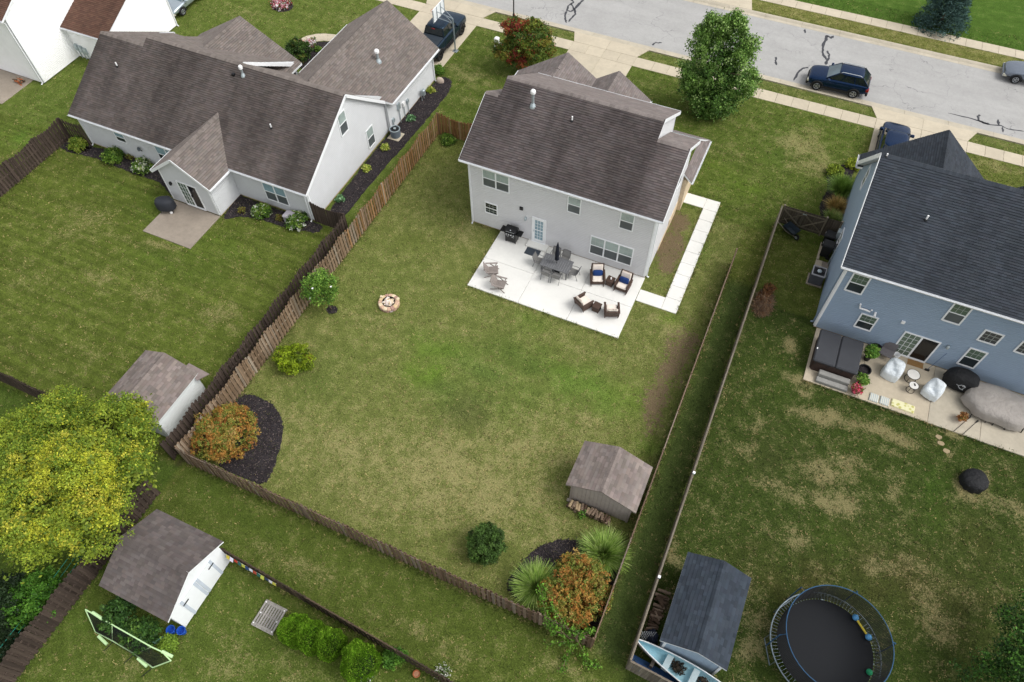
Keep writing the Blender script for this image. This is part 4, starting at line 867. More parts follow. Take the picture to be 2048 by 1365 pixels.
b = MB(); b.loft([[(-8.45,-17.34,1.95),(-7.45,-17.75,1.78),(-7.1,-17.15,1.78),(-8.4,-17.1,1.95)],[(-8.45,-17.34,2.0),(-7.45,-17.75,1.83),(-7.1,-17.15,1.83),(-8.4,-17.1,2.0)]], True, True); b.build('awning', mat('awning_taupe','7d716d',.9,.12,5), sb_, True)
sd, WD1, WD2 = gable_shed('garden_shed', 'blue grey shed with slate blue shingle roof beside the white boat', 18.8, 20.33, 21.7, -20.22, -16.05, 1.88, 2.55, 19.0, 21.52, -20.12, -16.2, M_SH_SHEDD, M_SHED_D, vert=.3, fascia=M_TRIM)
corner(sd, WD1, .06, .1, 1.8); corner(sd, WD1, 2.46, .1, 1.8)
# the shed with white double doors: ridge along x, doors on the right gable
sc = thing('garden_shed', 'white shed with dark shingle roof and double doors, next to string of flags', 'shed', (-2.7, -26.3, 0))
cx0, cx1, cy0, cyc, cy1, ce, cz = -4.55, -.73, -28.2, -26.2, -24.32, 2.0, 3.02
WC = Wall(-.85, -27.98, PI2); rz_ = lambda y: cz-abs(y-cyc)*(cz-ce)/(cyc-cy0)-.12
wall(sc, WC, [(0,rz_(-27.98)),(cyc+27.98,rz_(cyc)),(3.38,rz_(-24.6))], .1, M_SHED_C, vert=.6)
wall(sc, Wall(-4.4,-27.98,0), [(0,rz_(-27.98)),(3.55,rz_(-27.98))], .1, M_SHED_C, vert=.3); wall(sc, Wall(-.85,-24.6,math.pi), [(0,rz_(-24.6)),(3.55,rz_(-24.6))], .1, M_SHED_C, vert=.3)
wall(sc, Wall(-4.4,-24.6,-PI2), [(0,rz_(-24.6)),(-24.6-cyc,rz_(cyc)),(3.38,rz_(-27.98))], .1, M_SHED_C, vert=.3)
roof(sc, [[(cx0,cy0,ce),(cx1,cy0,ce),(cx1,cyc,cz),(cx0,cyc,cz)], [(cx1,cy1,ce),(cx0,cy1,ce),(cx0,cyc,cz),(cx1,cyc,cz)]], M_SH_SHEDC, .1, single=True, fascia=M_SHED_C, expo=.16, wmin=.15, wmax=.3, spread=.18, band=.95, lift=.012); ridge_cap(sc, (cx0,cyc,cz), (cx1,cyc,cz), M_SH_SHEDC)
M_HINGE = mat('pale_blue_grey_paint', 'c3ccd8', .6, .05, 3)
for u0, u1 in ((.62,1.66),(1.70,2.74)):
    d = MB(); WC.box(d, u0, u1, .14, 1.98, .016, .05); do = d.build('door', M_SHED_C, sc, True)
    for a, c in ((u0+.0,u0+.14),(u1-.14,u1)):
        t_ = MB(); WC.box(t_, a, c, .14, 1.98, .051, .066); t_.build('door_stile', M_HINGE, do, True)
    hb = MB(); q = u1-.3 if u0 < 1 else u0+.3
    WC.box(hb, (u0 if u0 < 1 else u1-.35), (u0+.35 if u0 < 1 else u1), 1.5, 1.58, .067, .08); hb.build('hinge', M_BLACKM, do, True)
WC2 = WC
# ------------------------------------------------------------------ fences
def woodmat(name, a, b, c=None, dark=.5):
    n = N(name); oi = n.n('ShaderNodeObjectInfo'); r = oi.outputs['Random']
    tc = n.n('ShaderNodeTexCoord'); gr = n.noise(1.0, 4, .7, vec=n.mapping((28, 28, 1.6), vec=tc.outputs['Object']))
    k = n.math('FRACT', n.math('MULTIPLY', r, 17.3))
    cc = n.mix(n.rng(k, .1, .9, 0, 1), lin(a), lin(b))
    if c: cc = n.mix(n.rng(n.math('FRACT', n.math('MULTIPLY', r, 7.7)), .72, .95, 0, .8), cc, lin(c))
    f = n.math('MULTIPLY', n.rng(gr, .3, .7, dark, 1.35), n.rng(r, 0, 1, .8, 1.2))
    n.bump(gr, .4, .01); return n.fin(n.scale(cc, f), .9, 0, .2)
M_F_MAIN = woodmat('fence_brown_weathered', '7c6752', '8f7b66', 'a09484'); M_F_DARK = woodmat('fence_dark_brown', '453b35', '574b43'); M_F_REAR = woodmat('fence_grey_brown', '6e5a48', '857262', '8f8377')
M_F_BLUE = woodmat('fence_weathered_grey', '6f675c', '857d72'); M_F_BACK = woodmat('fence_black_brown', '40372f', '57493c', '6a5a4a')
M_F_WARM = woodmat('fence_tan_brown', '84633f', '967552', '9c8468')
M_F_TOP = woodmat('fence_top_rail', '746b5f', '8a8072')
M_F_RAIL = woodmat('fence_rail_pale', '9a8f80', 'aea393')
PK = {}
def picket_mesh(m, wd, dog=True):
    k = (m.name, wd, dog)
    if k not in PK:
        b = MB(); w = wd/2; t = .009; c = .03 if dog else 0
        pr_ = [(-w,0),(w,0),(w,1-c),(w-c,1),(-w+c,1),(-w,1-c)] if dog else [(-w,0),(w,0),(w,1),(-w,1)]
        b.loft([[(x,-t,z) for x, z in pr_], [(x,t,z) for x, z in pr_]][::-1], True, True)
        me = b.mesh('picket', m); bm = bmesh.new(); bm.from_mesh(me); bmesh.ops.recalc_face_normals(bm, faces=bm.faces); bm.to_mesh(me); bm.free()
        PK[k] = me
    return PK[k]
def fence(label, p0, p1, m, hfun, style='shadow', pw=.14, gap=.115, bay=2.44, front=1, mrail=None, mpost=None, dog=True, rails=(.3,.95,1.5), toprail=False, both=True, name='wood_fence', m2=None, u2=0):
    """style: shadow = pickets alternate on both faces; solid = close boards on one face. front = +1: left-hand side of p0->p1"""
    p0, p1 = Vector((p0[0],p0[1],0)), Vector((p1[0],p1[1],0)); d = p1-p0; L = d.length; a = math.atan2(d.y, d.x)
    F = thing(name, label, 'fence', p0, a); me = picket_mesh(m, pw, dog); nb = max(1, round(L/bay)); bl = L/nb
    pb = MB(); pb.bbox(-.045,.045,-.045,.045,-.1,1,.01); pm = pb.mesh('post', mpost or m)
    for i in range(nb+1): put('post', pm, F, (i*bl, 0, 0), scale=(1,1,hfun(0)+.0))
    rb = MB(); rb.box(.05, bl-.05, -.02, .02, -.045, .045); rm = rb.mesh('rail', mrail or m)
    for i in range(nb):
        for z in rails: put('rail', rm, F, (i*bl, 0, z))
        if toprail: put('rail', toprail, F, (i*bl, 0, hfun(.0)+.0), scale=(bl,1,1))
    u = pw/2+.02; k = 0; st = pw+gap
    for sd in ((1,-1) if style == 'shadow' else (front,)):
        u = pw/2+.03+(st/2 if sd != front and style == 'shadow' else 0)
        while u < L-pw/2:
            t = (u % bl)/bl
            put('picket', picket_mesh(m2, pw, dog) if m2 and u > u2+random.gauss(0,2.5) else me, F, (u+random.gauss(0,.004), sd*.033, .04+random.uniform(-.01,.02)), (0, random.gauss(0,.008), 0), scale=(1,1,hfun(t)+random.gauss(0,.012)))
            u += st
    return F
arch = lambda lo, hi: (lambda t: lo+(hi-lo)*math.sin(math.pi*t)**.8)
dip = lambda lo, hi: (lambda t: hi-(hi-lo)*math.sin(math.pi*t))
fence('weathered brown wood fence between the grey house and the dry lawn', (-6.0,-21.3), (-6.0,6.75), M_F_MAIN, dip(1.62,1.85), front=-1, m2=M_F_WARM, u2=18)
fence('weathered brown wood fence joining the side of the taupe house', (-5.9,6.8), (.0,6.8), M_F_WARM, dip(1.55,1.82), front=-1)
fence('dark brown wood fence running close beside the weathered brown one', (-6.78,-21.5), (-6.78,-4.2), M_F_DARK, dip(1.62,1.82), front=-1)
fence('short dark brown fence with gate at the corner of the grey house', (-9.3,-4.15), (-6.85,-4.15), M_F_DARK, dip(1.6,1.8), front=-1, style='solid', gap=.01)
fence('grey brown wood fence along the back of the dry lawn', (-5.95,-21.36), (16.2,-21.26), M_F_REAR, dip(1.6,1.78), front=-1)
fence('grey brown wood fence between the taupe shed and the mown strip', (16.25,-21.2), (16.25,3.2), M_F_REAR, dip(1.35,1.5), front=-1)
def plank(m):
    b = MB(); b.box(0,1,-.045,.045,-.02,.02); return b.mesh('top_rail', m)
fence('grey fence with flat top rail along the lawn of the blue house', (17.95,-21.35), (17.95,7.85), M_F_BLUE, lambda t: 1.5, style='solid', front=1, gap=.012, dog=False, toprail=plank(M_F_TOP), pw=.15)
fence('grey board fence behind the white boat', (17.97,-21.42), (24.0,-21.75), M_F_BLUE, lambda t: 1.55, style='solid', front=-1, gap=.008, dog=False, toprail=plank(M_F_TOP), pw=.14)
fence('black brown wood fence hung with coloured flags', (-.85,-24.55), (13.4,-25.35), M_F_BACK, dip(1.4,1.55), front=1)
fence('black brown wood fence under the yellow green tree, beside the white shed', (-6.25,-23.3), (-6.25,-37), M_F_DARK, arch(1.65,1.85), front=1)
fence('dark brown wood fence ending at the yellow green tree', (-34,-21.6), (-9.2,-21.6), M_F_DARK, dip(1.62,1.82), front=1)
fence('dark brown wood fence beside the far bed of the grey house', (-29.95,-21.5), (-29.95,-4.35), M_F_DARK, dip(1.62,1.82), front=-1)
fence('short dark brown fence joining the far corner of the grey house', (-29.9,-4.32), (-28.05,-4.32), M_F_DARK, dip(1.6,1.8), front=-1)
# double gate and panel at the blue house
GT = thing('wood_gate', 'dark double gate with crossed braces next to the blue house', 'gate', (18.08,7.85,0))
M_GATE = woodmat('gate_dark_wood', '4d453c', '5d554b'); M_BRACE = woodmat('gate_brace', '6d6555', '7f7666')
me = picket_mesh(M_GATE, .14, False); u = .1
while u < 3.5: put('board', me, GT, (u, .02, .06), scale=(1,1,1.5)); u += .146
for x0, x1 in ((.05,1.3),(1.35,2.6)):
    for p, q in (((x0,-.01,.25),(x1,-.01,.25)),((x0,-.01,1.4),(x1,-.01,1.4))):
        b = MB(); b.beam(p, q, .03, .09); b.build('cross_rail', M_BRACE, GT)
    b = MB(); p, q = ((x0,-.035,.3),(x1,-.035,1.35)) if x0 < 1 else ((x0,-.035,1.35),(x1,-.035,.3)); b.beam(p, q, .03, .09); b.build('brace', M_BRACE, GT)
    b = MB(); p, q = ((x0,-.06,1.35),(x1,-.06,.3)) if x0 < 1 else ((x0,-.06,.3),(x1,-.06,1.35)); b.beam(p, q, .02, .09); b.build('brace', M_BRACE, GT)
for x in (0, 2.64, 3.55):
    b = MB(); b.bbox(x-.05,x+.05,-.05,.05,-.1,1.62,.01); b.build('post', M_BRACE, GT); b = MB(); b.bbox(x-.06,x+.06,-.06,.06,1.622,1.66,.02); b.build('post_cap', M_F_RAIL, GT)
b = MB(); b.box(1.2,1.45,-.075,-.065,1.36,1.42); b.build('latch', M_GALV, GT)
# ------------------------------------------------------------------ trees, shrubs and flowers
def UP(px, py, b):
    """height of a photo point above the ground point b"""
    d = ray(px, py); h = Vector((d.x, d.y)); t = (Vector((b[0]-CAM.x, b[1]-CAM.y)).dot(h))/h.dot(h); return CAM.z+d.z*t
M_LEAF = leafmat('foliage'); M_NEEDLE = leafmat('needles', .75); M_BARK = mat('bark', '6b5c4e', .95, .25, 6, .6, 30); M_TWIG = mat('twig', '7a6654', .95, .25, 8, .4)
def leaves(name, lobes, nclump, per, sig, size, pal, seed, parent, off=(0,0,0), zmin=-.45, shell=.55, aspect=.6, mt=None, jit=.16, up=.35, tone=None, sub=None):
    """crown of single leaf faces gathered in clumps on and inside a set of ellipsoid lobes"""
    rs = np.random.RandomState(seed); cid = None
    if sub:                             # lumpy crown: many small lobes on the surface of the big ones, each with its own tone
        L0 = np.array([l[:6] for l in lobes], float); w0 = L0[:,3]*L0[:,4]; q = rs.choice(len(L0), sub[0], p=w0/w0.sum()); d0 = rs.normal(size=(sub[0],3)); d0 /= np.linalg.norm(d0,axis=1)[:,None]
        d0[:,2] = np.where(d0[:,2] < zmin, -d0[:,2], d0[:,2]); rr_ = rs.uniform(sub[1], sub[2], (sub[0],1))
        lobes = np.concatenate([L0[q,:3]+d0*np.maximum(L0[q,3:6]-rr_*.6,.05), rr_, rr_, rr_*.75, rr_**2], 1).tolist(); cid = True
    lo = np.array([l[:6] for l in lobes], float); wt = np.array([l[6] if len(l) > 6 else l[3]*l[4] for l in lobes], float); wt /= wt.sum()
    k = rs.choice(len(lo), nclump, p=wt); d = rs.normal(size=(nclump,3)); d /= np.linalg.norm(d, axis=1)[:,None]
    low = d[:,2] < zmin; d[low,2] *= -1
    r = shell+(1.03-shell)*rs.rand(nclump)**.6
    c = lo[k,:3]+d*lo[k,3:6]*r[:,None]
    pal_c = np.array([lin(p[0]) for p in pal]); pw = np.array([p[1] for p in pal], float); pw /= pw.sum()
    if cid: lc_ = tone(lo[:,:3], rs) if tone is not None else rs.choice(len(pal), len(lo), p=pw); ci = lc_[k]
    elif tone is not None: ci = tone(c, rs)
    else: ci = rs.choice(len(pal), nclump, p=pw)
    L = np.repeat(c, per, 0)+rs.normal(size=(nclump*per,3))*np.asarray(sig)
    dd = np.repeat(d, per, 0); col = pal_c[np.repeat(ci, per)]
    sw = rs.rand(len(L)) < .25; col[sw] = pal_c[rs.choice(len(pal), sw.sum(), p=pw)]
    col = col*np.clip(rs.normal(1, jit, (len(L),1)), .4, 1.7)
    nn = dd*.8+rs.normal(size=L.shape)*.75+np.array([0,0,up]); nn /= np.linalg.norm(nn, axis=1)[:,None]
    a = np.cross(nn, rs.normal(size=L.shape)); a /= np.linalg.norm(a, axis=1)[:,None]; b = np.cross(nn, a)
    s = size*rs.uniform(.6, 1.35, (len(L),1)); a = a*s; b = b*s*aspect
    V = np.stack([L-a, L+b, L+a*1.1, L-b], 1).reshape(-1,3)-np.array(off)
    V[:,2] = np.maximum(V[:,2], .02-off[2])
    F = np.arange(len(V)).reshape(-1,4)
    return put(name, np_mesh(name, V, F, mt or M_LEAF, np.clip(col,0,1)), parent)
def trunk(T_, h, r, lean=(0,0), limbs=5, spread=1.2, seed=1, name='trunk', m=None):
    rs = random.Random(seed); b = MB(); pts = [(0,0,-.1),(lean[0]*.3,lean[1]*.3,h*.35),(lean[0]*.7,lean[1]*.7,h*.7),(lean[0],lean[1],h)]
    b.tube(pts, r, 8, rr=[r*1.3,r,r*.75,r*.35])
    o = b.build(name, m or M_BARK, T_, smooth=True)
    for i in range(limbs):
        a = 2*math.pi*i/limbs+rs.uniform(-.4,.4); z0 = h*rs.uniform(.3,.75); l = spread*rs.uniform(.7,1.1); k = z0/h; c = MB()
        c.tube([(lean[0]*k,lean[1]*k,z0),(lean[0]*k+math.cos(a)*l*.5,lean[1]*k+math.sin(a)*l*.5,z0+l*.45),(lean[0]*k+math.cos(a)*l,lean[1]*k+math.sin(a)*l,z0+l*.7)], r*.4, 6, rr=[r*.5,r*.33,r*.12]); c.build('limb', m or M_BARK, T_, smooth=True)
# yellow green tree in the left corner
b0 = Vector((-9.6,-25.3,0)); YT = thing('tree', 'big broad tree with yellow green leaves beside the white shed', 'tree', b0)
trunk(YT, 3.2, .2, limbs=7, spread=1.6, seed=3)
def lb(px, py, z, rx, ry, rz, w=None):
    p = G(px, py, z)-b0; return (p.x, p.y, z, rx, ry, rz)+((w,) if w else ())
yl_ = [lb(120,850,3.6,1.9,1.7,1.3),lb(230,860,3.6,1.8,1.7,1.3),lb(60,930,3.6,1.9,1.8,1.4),lb(160,940,4.6,2.0,1.8,1.4),lb(245,960,3.6,1.4,1.5,1.2),lb(80,1020,4.0,2.0,1.8,1.4),lb(180,1040,3.9,1.7,1.5,1.3),lb(60,1085,3.3,1.6,1.2,1.1),lb(120,1075,3.4,1.4,1.1,1.1),lb(285,905,3.0,.7,.8,.7),lb(265,835,3.2,.9,.9,.8),lb(20,880,3.0,1.3,1.3,1.1)]
ymid = G(160,960,4.2)-b0
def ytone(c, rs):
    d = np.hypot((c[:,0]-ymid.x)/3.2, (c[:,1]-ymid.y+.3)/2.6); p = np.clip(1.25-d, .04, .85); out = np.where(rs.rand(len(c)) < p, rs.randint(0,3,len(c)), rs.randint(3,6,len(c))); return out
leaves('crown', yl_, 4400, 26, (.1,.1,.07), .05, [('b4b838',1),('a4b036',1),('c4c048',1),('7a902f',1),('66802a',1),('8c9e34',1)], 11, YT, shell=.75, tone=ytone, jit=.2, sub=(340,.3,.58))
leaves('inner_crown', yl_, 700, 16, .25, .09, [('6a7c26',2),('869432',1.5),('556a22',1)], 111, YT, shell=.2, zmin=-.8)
# maple on the street side lawn
mb_ = G(1425,226); MT = thing('tree', 'dense green maple tree on the front lawn near the road', 'tree', mb_)
def crown_at(px, py, base, rx, ry, rz, w=None):
    """a lobe whose centre stands over the tree's axis plane seen at this pixel"""
    d = ray(px, py); n_ = Vector((d.x, d.y, 0)).normalized(); t = (Vector((base.x, base.y, 0))-Vector((CAM.x, CAM.y, 0))).dot(n_)/Vector((d.x,d.y,0)).dot(n_); p = CAM+d*t
    return (p.x-base.x, p.y-base.y, p.z, rx, ry, rz)+((w,) if w else ())
trunk(MT, 4.6, .13, limbs=6, spread=1.6, seed=4)
ml = [crown_at(*p[:2], mb_, *p[2:]) for p in ((1430,185,2.0,2.0,1.2),(1396,186,1.35,1.35,1.0),(1468,168,1.4,1.4,1.0),(1430,140,1.8,1.8,1.3),(1388,150,1.0,1.0,.9),(1472,135,1.1,1.1,1.0),(1432,100,1.35,1.35,1.2),(1405,95,.7,.7,.8),(1460,88,.85,.85,1.0),(1445,60,.5,.5,.9),(1412,62,.35,.35,.8),(1472,58,.4,.4,.9),(1485,105,.8,.8,.9),(1418,208,1.5,1.5,.7),(1390,165,1.0,1.0,.9),(1440,205,1.4,1.4,.7))]
mr = random.Random(9); big = list(ml)
for l_ in big[:13]:
    for k in range(4):
        a = mr.uniform(0,6.28); e = mr.uniform(-.3,1.2); ml.append((l_[0]+math.cos(a)*math.cos(e)*l_[3]*1.02, l_[1]+math.sin(a)*math.cos(e)*l_[4]*1.02, l_[2]+math.sin(e)*l_[5]*1.05, mr.uniform(.3,.5), mr.uniform(.3,.5), mr.uniform(.3,.55), .5))
ml = [l_[:6]+(l_[3]*l_[4]*.55,) if i < len(big) else l_[:6]+(.3,) for i, l_ in enumerate(ml)]
for px_, py_ in ((1412,60),(1418,48),(1440,70),(1452,48),(1460,62),(1472,40),(1480,60),(1486,75)):
    l_ = crown_at(px_, py_, mb_, .16, .16, .6, .35); ml.append(l_)
leaves('crown', ml, 2000, 20, (.13,.13,.12), .07, [('67883a',2),('82a550',2),('52732e',1.6),('a8c478',1.3),('5f853a',2)], 12, MT, zmin=-.6, shell=.5, jit=.22)
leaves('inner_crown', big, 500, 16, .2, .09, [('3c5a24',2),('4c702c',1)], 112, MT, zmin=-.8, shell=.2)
# red and green tree by the road
rb_ = G(1046,140); RT = thing('tree', 'bushy tree with red tinted leaves near the road', 'tree', rb_)
trunk(RT, 2.6, .1, limbs=5, spread=1.2, seed=5)
rl = [crown_at(*p[:2], rb_, *p[2:]) for p in ((1045,118,1.3,1.3,.8),(1020,100,1.1,1.1,.8),(1075,100,1.3,1.3,.9),(1050,80,1.5,1.5,1.0),(1030,60,1.0,1.0,.7),(1065,62,1.0,1.0,.7),(1090,80,.8,.8,.6))]
rred = [crown_at(1045,108,rb_,1,1,1), crown_at(1030,45,rb_,1,1,1), crown_at(1005,55,rb_,1,1,1)]
def rtone(c, rs):
    m = np.zeros(len(c), bool)
    for q, r_ in zip(rred, (.75,.9,.6)): m |= (np.hypot(c[:,0]-q[0], c[:,2]-q[2]) < r_*rs.uniform(.7,1.25,len(c))) & (c[:,1] < q[1]+.5)
    return np.where(m, rs.randint(0,2,len(c)), rs.randint(2,6,len(c)))
leaves('crown', rl, 1700, 20, .09, .065, [('7d352a',1),('93492e',1),('5c7028',1),('707c2e',1),('847c32',1),('486026',1)], 13, RT, zmin=-.6, shell=.7, tone=rtone, sub=(130,.25,.42))
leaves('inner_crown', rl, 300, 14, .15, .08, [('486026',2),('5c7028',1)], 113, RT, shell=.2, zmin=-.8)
def shrub(px, py, r, h, label, pal, n, per, size, seed, sig=.09, name='shrub', cat='shrub', lob=7, tw=False, shell=.7, grp=None, tone=None, mt=None, jit=.18):
    p = G(px, py); s_ = thing(name, label, cat, p, group=grp); rs = random.Random(seed)
    lo = [(0,0,h*.48,r*.92,r*.92,h*.5)]
    for i in range(lob): a = 2*math.pi*i/lob+rs.uniform(-.3,.3); q = r*rs.uniform(.38,.55); lo.append((math.cos(a)*q, math.sin(a)*q, h*rs.uniform(.42,.6), r*rs.uniform(.45,.6), r*rs.uniform(.45,.6), h*rs.uniform(.36,.46)))
    leaves('foliage', lo, n, per, sig*.75, size, pal, seed, s_, zmin=-.75, shell=shell, tone=tone, mt=mt, jit=jit, sub=(int(60+70*r*r), r*.11, r*.2) if r > .45 else None)
    b = MB()
    for i in range(5): a = i*1.256; b2 = MB(); b2.tube([(.03*math.cos(a),.03*math.sin(a),-.05),(r*.3*math.cos(a),r*.3*math.sin(a),h*.4),(r*.5*math.cos(a),r*.5*math.sin(a),h*.62)], .02, 5, rr=[.03,.02,.01]); b2.build('stem', M_BARK, s_)
    return s_
spal = [('ab7a3a',1.8),('b08a44',1.5),('918a3e',2.4),('78863a',2.8),('9a6a36',.9),('b89c5c',1)]
shrub(463,880,1.72,1.75,'round orange and green bush in dark mulch against the weathered fence', spal, 2300, 16, .042, 21, .06)
shrub(1151,1195,1.7,1.75,'round orange and green bush between two clumps of tall grass', spal, 2300, 16, .042, 22, .06)
shrub(974,1100,1.02,1.7,'dark green round bush on the dry lawn by the back fence', [('3c5524',2),('4c6a2c',2),('2f441c',1),('5c7a38',.8)], 1400, 15, .038, 23, .06)
shrub(594,728,1.05,1.2,'lumpy lime green bush on the lawn near the weathered fence', [('7d921c',2),('93a825',2),('647a18',1.5),('4d6216',1),('9a8a30',.3)], 700, 14, .045, 24, .06, lob=11, shell=.8)
# rose of Sharon like small tree with white flowers
sb0 = G(664,620); ST = thing('tree', 'small leaning tree with a few white flowers beside the fence', 'tree', sb0)
trunk(ST, 1.9, .035, lean=(-.55,.1), limbs=5, spread=.6, seed=6)
sl_ = [crown_at(*p[:2], sb0, *p[2:]) for p in ((640,590,.7,.7,.55),(625,570,.6,.6,.5),(655,570,.6,.6,.5),(640,556,.5,.5,.4),(615,588,.4,.4,.4),(662,590,.4,.4,.35))]
leaves('crown', sl_, 330, 14, .1, .06, [('648a34',2),('82a444',1.5),('4a6c28',1.5)], 25, ST, shell=.5, zmin=-.7)
fb_ = MB()
for i in range(5):
    q = random.choice(sl_); a = random.uniform(0,6.28); fb2 = MB(); fb2.lathe([(.005,0),(.05,.02),(.06,.045)], 7, (q[0]+math.cos(a)*q[3]*.8, q[1]+math.sin(a)*q[4]*.8-.1, q[2]+q[5]*.6)); fb2.build('flower', M_PVC, ST)
bed([(sb0.x+.35*math.cos(t), sb0.y+.3*math.sin(t)) for t in np.linspace(0,6.0,9)])
# tall ornamental grasses
def tuft(px, py, h, n, pal, label, seed, spread=.8, name='ornamental_grass', grp=None, wd=.017):
    p = G(px, py); s_ = thing(name, label, 'grass', p, group=grp); rs = np.random.RandomState(seed); Vs = []; Fs = []; Cs = []; pc = [lin(c) for c, w_ in pal]; pw = np.array([w_ for c, w_ in pal]); pw = pw/pw.sum()
    for i in range(n):
        a = rs.rand()*6.283; r0 = .18*rs.rand()**.5; L = h*rs.uniform(.6,1.1); out = spread*rs.uniform(.1,1.0); d = np.array([math.cos(a), math.sin(a), 0]); sd = np.array([-d[1], d[0], 0]); c = np.array(pc[rs.choice(len(pc), p=pw)])*rs.uniform(.7,1.3)
        base_ = d*r0; k0 = len(Vs)
        for j, t in enumerate((0,.35,.65,.85,1.0)):
            q = base_+d*out*L*t**1.6+np.array([0,0,L*(t-.5*out*t**2.4)]); w_ = wd*(1-t*.85)
            Vs += [q-sd*w_, q+sd*w_]
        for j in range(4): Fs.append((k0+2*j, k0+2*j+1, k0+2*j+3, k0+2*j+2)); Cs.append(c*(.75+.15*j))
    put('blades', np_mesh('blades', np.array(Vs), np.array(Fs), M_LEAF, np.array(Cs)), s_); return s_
gp_ = [('76943e',2),('94ae54',2),('5a7832',1.5),('b2c07a',.9)]
tuft(1205,1118,1.6,4000,gp_,'tall green grass clump next to the firewood and taupe shed',31); tuft(1072,1180,1.5,3800,gp_,'tall green grass clump leaning over the back fence',32)
tuft(1676,392,1.5,1800,[('7a9a40',2),('96b458',2),('5d8030',1)],'bright green grass clump beside the blue house wall',33); tuft(1668,424,1.1,1200,[('b89c5e',2),('ccb078',1.5),('8f8a40',1)],'straw coloured grass clump beside the blue house wall',34); tuft(1662,444,.9,900,[('98b05c',2),('bcc488',1.5),('7a9444',1)],'pale green grass clump behind the double gate',35)
lpal = [('4a6a26',2),('65862e',2),('8aa04a',1),('38541e',1.2)]
wpal = lpal+[('b8bfa0',1.1),('d8dcd0',.7)]
for px, py, r, h, lab, pl, sd in ((160,297,.62,.75,'yellow green bush at the far corner of the grey house',[('7f9232',2),('5d7a2a',2),('97a048',1)],41),(231,322,.75,.8,'leafy green bush below the grey house wall dish',lpal,42),(288,341,.7,.75,'pale spotted bush close to the sunroom corner',wpal,43),(527,430,.62,.7,'green bush with pale lavender flowers beside the sunroom',wpal,44),(598,450,.72,.8,'flowering green bush beside the grey utility box',wpal,45),
        (597,118,1.25,1.3,'big dark green bush by the curved front walk',[('3b5522',2),('4d6a2a',2),('2b401a',1.5),('7a7a3a',.4)],46),(1668,348,.55,.5,'small yellow green bush in the side bed of the blue house',[('7d8f2e',2),('98a83c',1.5),('5a7026',1)],47),(1705,335,.5,.5,'small lime bush at the front corner of the blue house',[('8a9a30',2),('a8b040',1)],48),(878,147,.42,.6,'small green bush at the garage corner of the grey house',[('4e7226',2),('66882e',1)],49),(897,284,.55,.35,'low green plant in the fence corner by the taupe house',lpal,50),
        (255,1240,.75,1.5,'leafy tomato like plant netted behind the white shed',[('2f4d20',2),('3f6128',2),('527432',1)],51),(295,1275,.8,1.2,'low leafy plant patch beside the blue pots',[('2f4d20',2),('456a2c',2),('5c7c34',1)],52),(340,1290,.4,.5,'small lime plant at the shed corner',[('7d9a34',2),('5f7c2a',1)],53),(790,1318,.5,.5,'leafy plant by the dark fence beside the last arborvitae',[('4f7a2c',2),('6a9436',1)],54)):
    shrub(px, py, r, h, lab, pl, int(170+260*r*r), 12, .06 if r > .5 else .05, sd, .08)
hp = [('a7b04a',2),('7d9638',2),('c0c46a',1)]; hg = [('6f9a6a',2),('4f7a4a',2),('92b48c',1)]
for px, py, pl, lab in ((861,184,hp,'lime hosta near the pale rock in dark mulch'),(822,240,hg,'blue green hosta between the meters and the gas meter'),(770,299,hp,'lime hosta just past the air conditioner'),(734,340,hp,'lime hosta under the lower gable window'),(681,402,hg,'blue green hosta near the dark fence corner'),(637,102,lpal,'green leafy plant in front bed beside the curved walk')):
    shrub(px, py, .28, .3, lab, pl, 60, 8, .07, int(px), .07, name='hosta', cat='plant', lob=5)
for px, py, r, lab, pl in ((563,12,.95,'round bed of red and white flowers on the front lawn',[('b03a4a',2),('e8e0e4',2),('d890a0',1),('4f6a2c',2)]),(622,90,.5,'red and white flowers beside the curved front walk',[('c86a6a',1.5),('efe8ea',2),('4f6a2c',1)]),(600,92,.3,'pink flowers nearest the big front bush',[('d88a90',2),('7a6a3a',1)])):
    shrub(px, py, r, .35, lab, pl, int(300*r), 9, .055, int(px)+1, .09, name='flower_patch', cat='flowers', lob=6, jit=.1)
for px, py, lab in ((885,1345,'low white flowers along the foot of the arborvitae'),(735,1358,'small white flowers by the last arborvitae')): shrub(px, py, .35, .18, lab, [('e8e8e0',1),('4f6a2c',2),('6a8436',1)], 50, 8, .04, int(px), .09, name='flower_patch', cat='flowers', lob=4)
for px, py, lab in ((270,300,'sparse weedy plant between bushes of the far bed'),(262,318,'rusty weedy plant in the far bed'),(485,425,'sparse rusty plant at the sunroom foot'),(560,440,'wispy dry plant between two flowering bushes')): shrub(px, py, .25, .35, lab, [('7a7434',2),('6a5a30',1),('8a9a44',1)], 26, 7, .05, int(px)+3, .08, name='weed', cat='plant', lob=3)
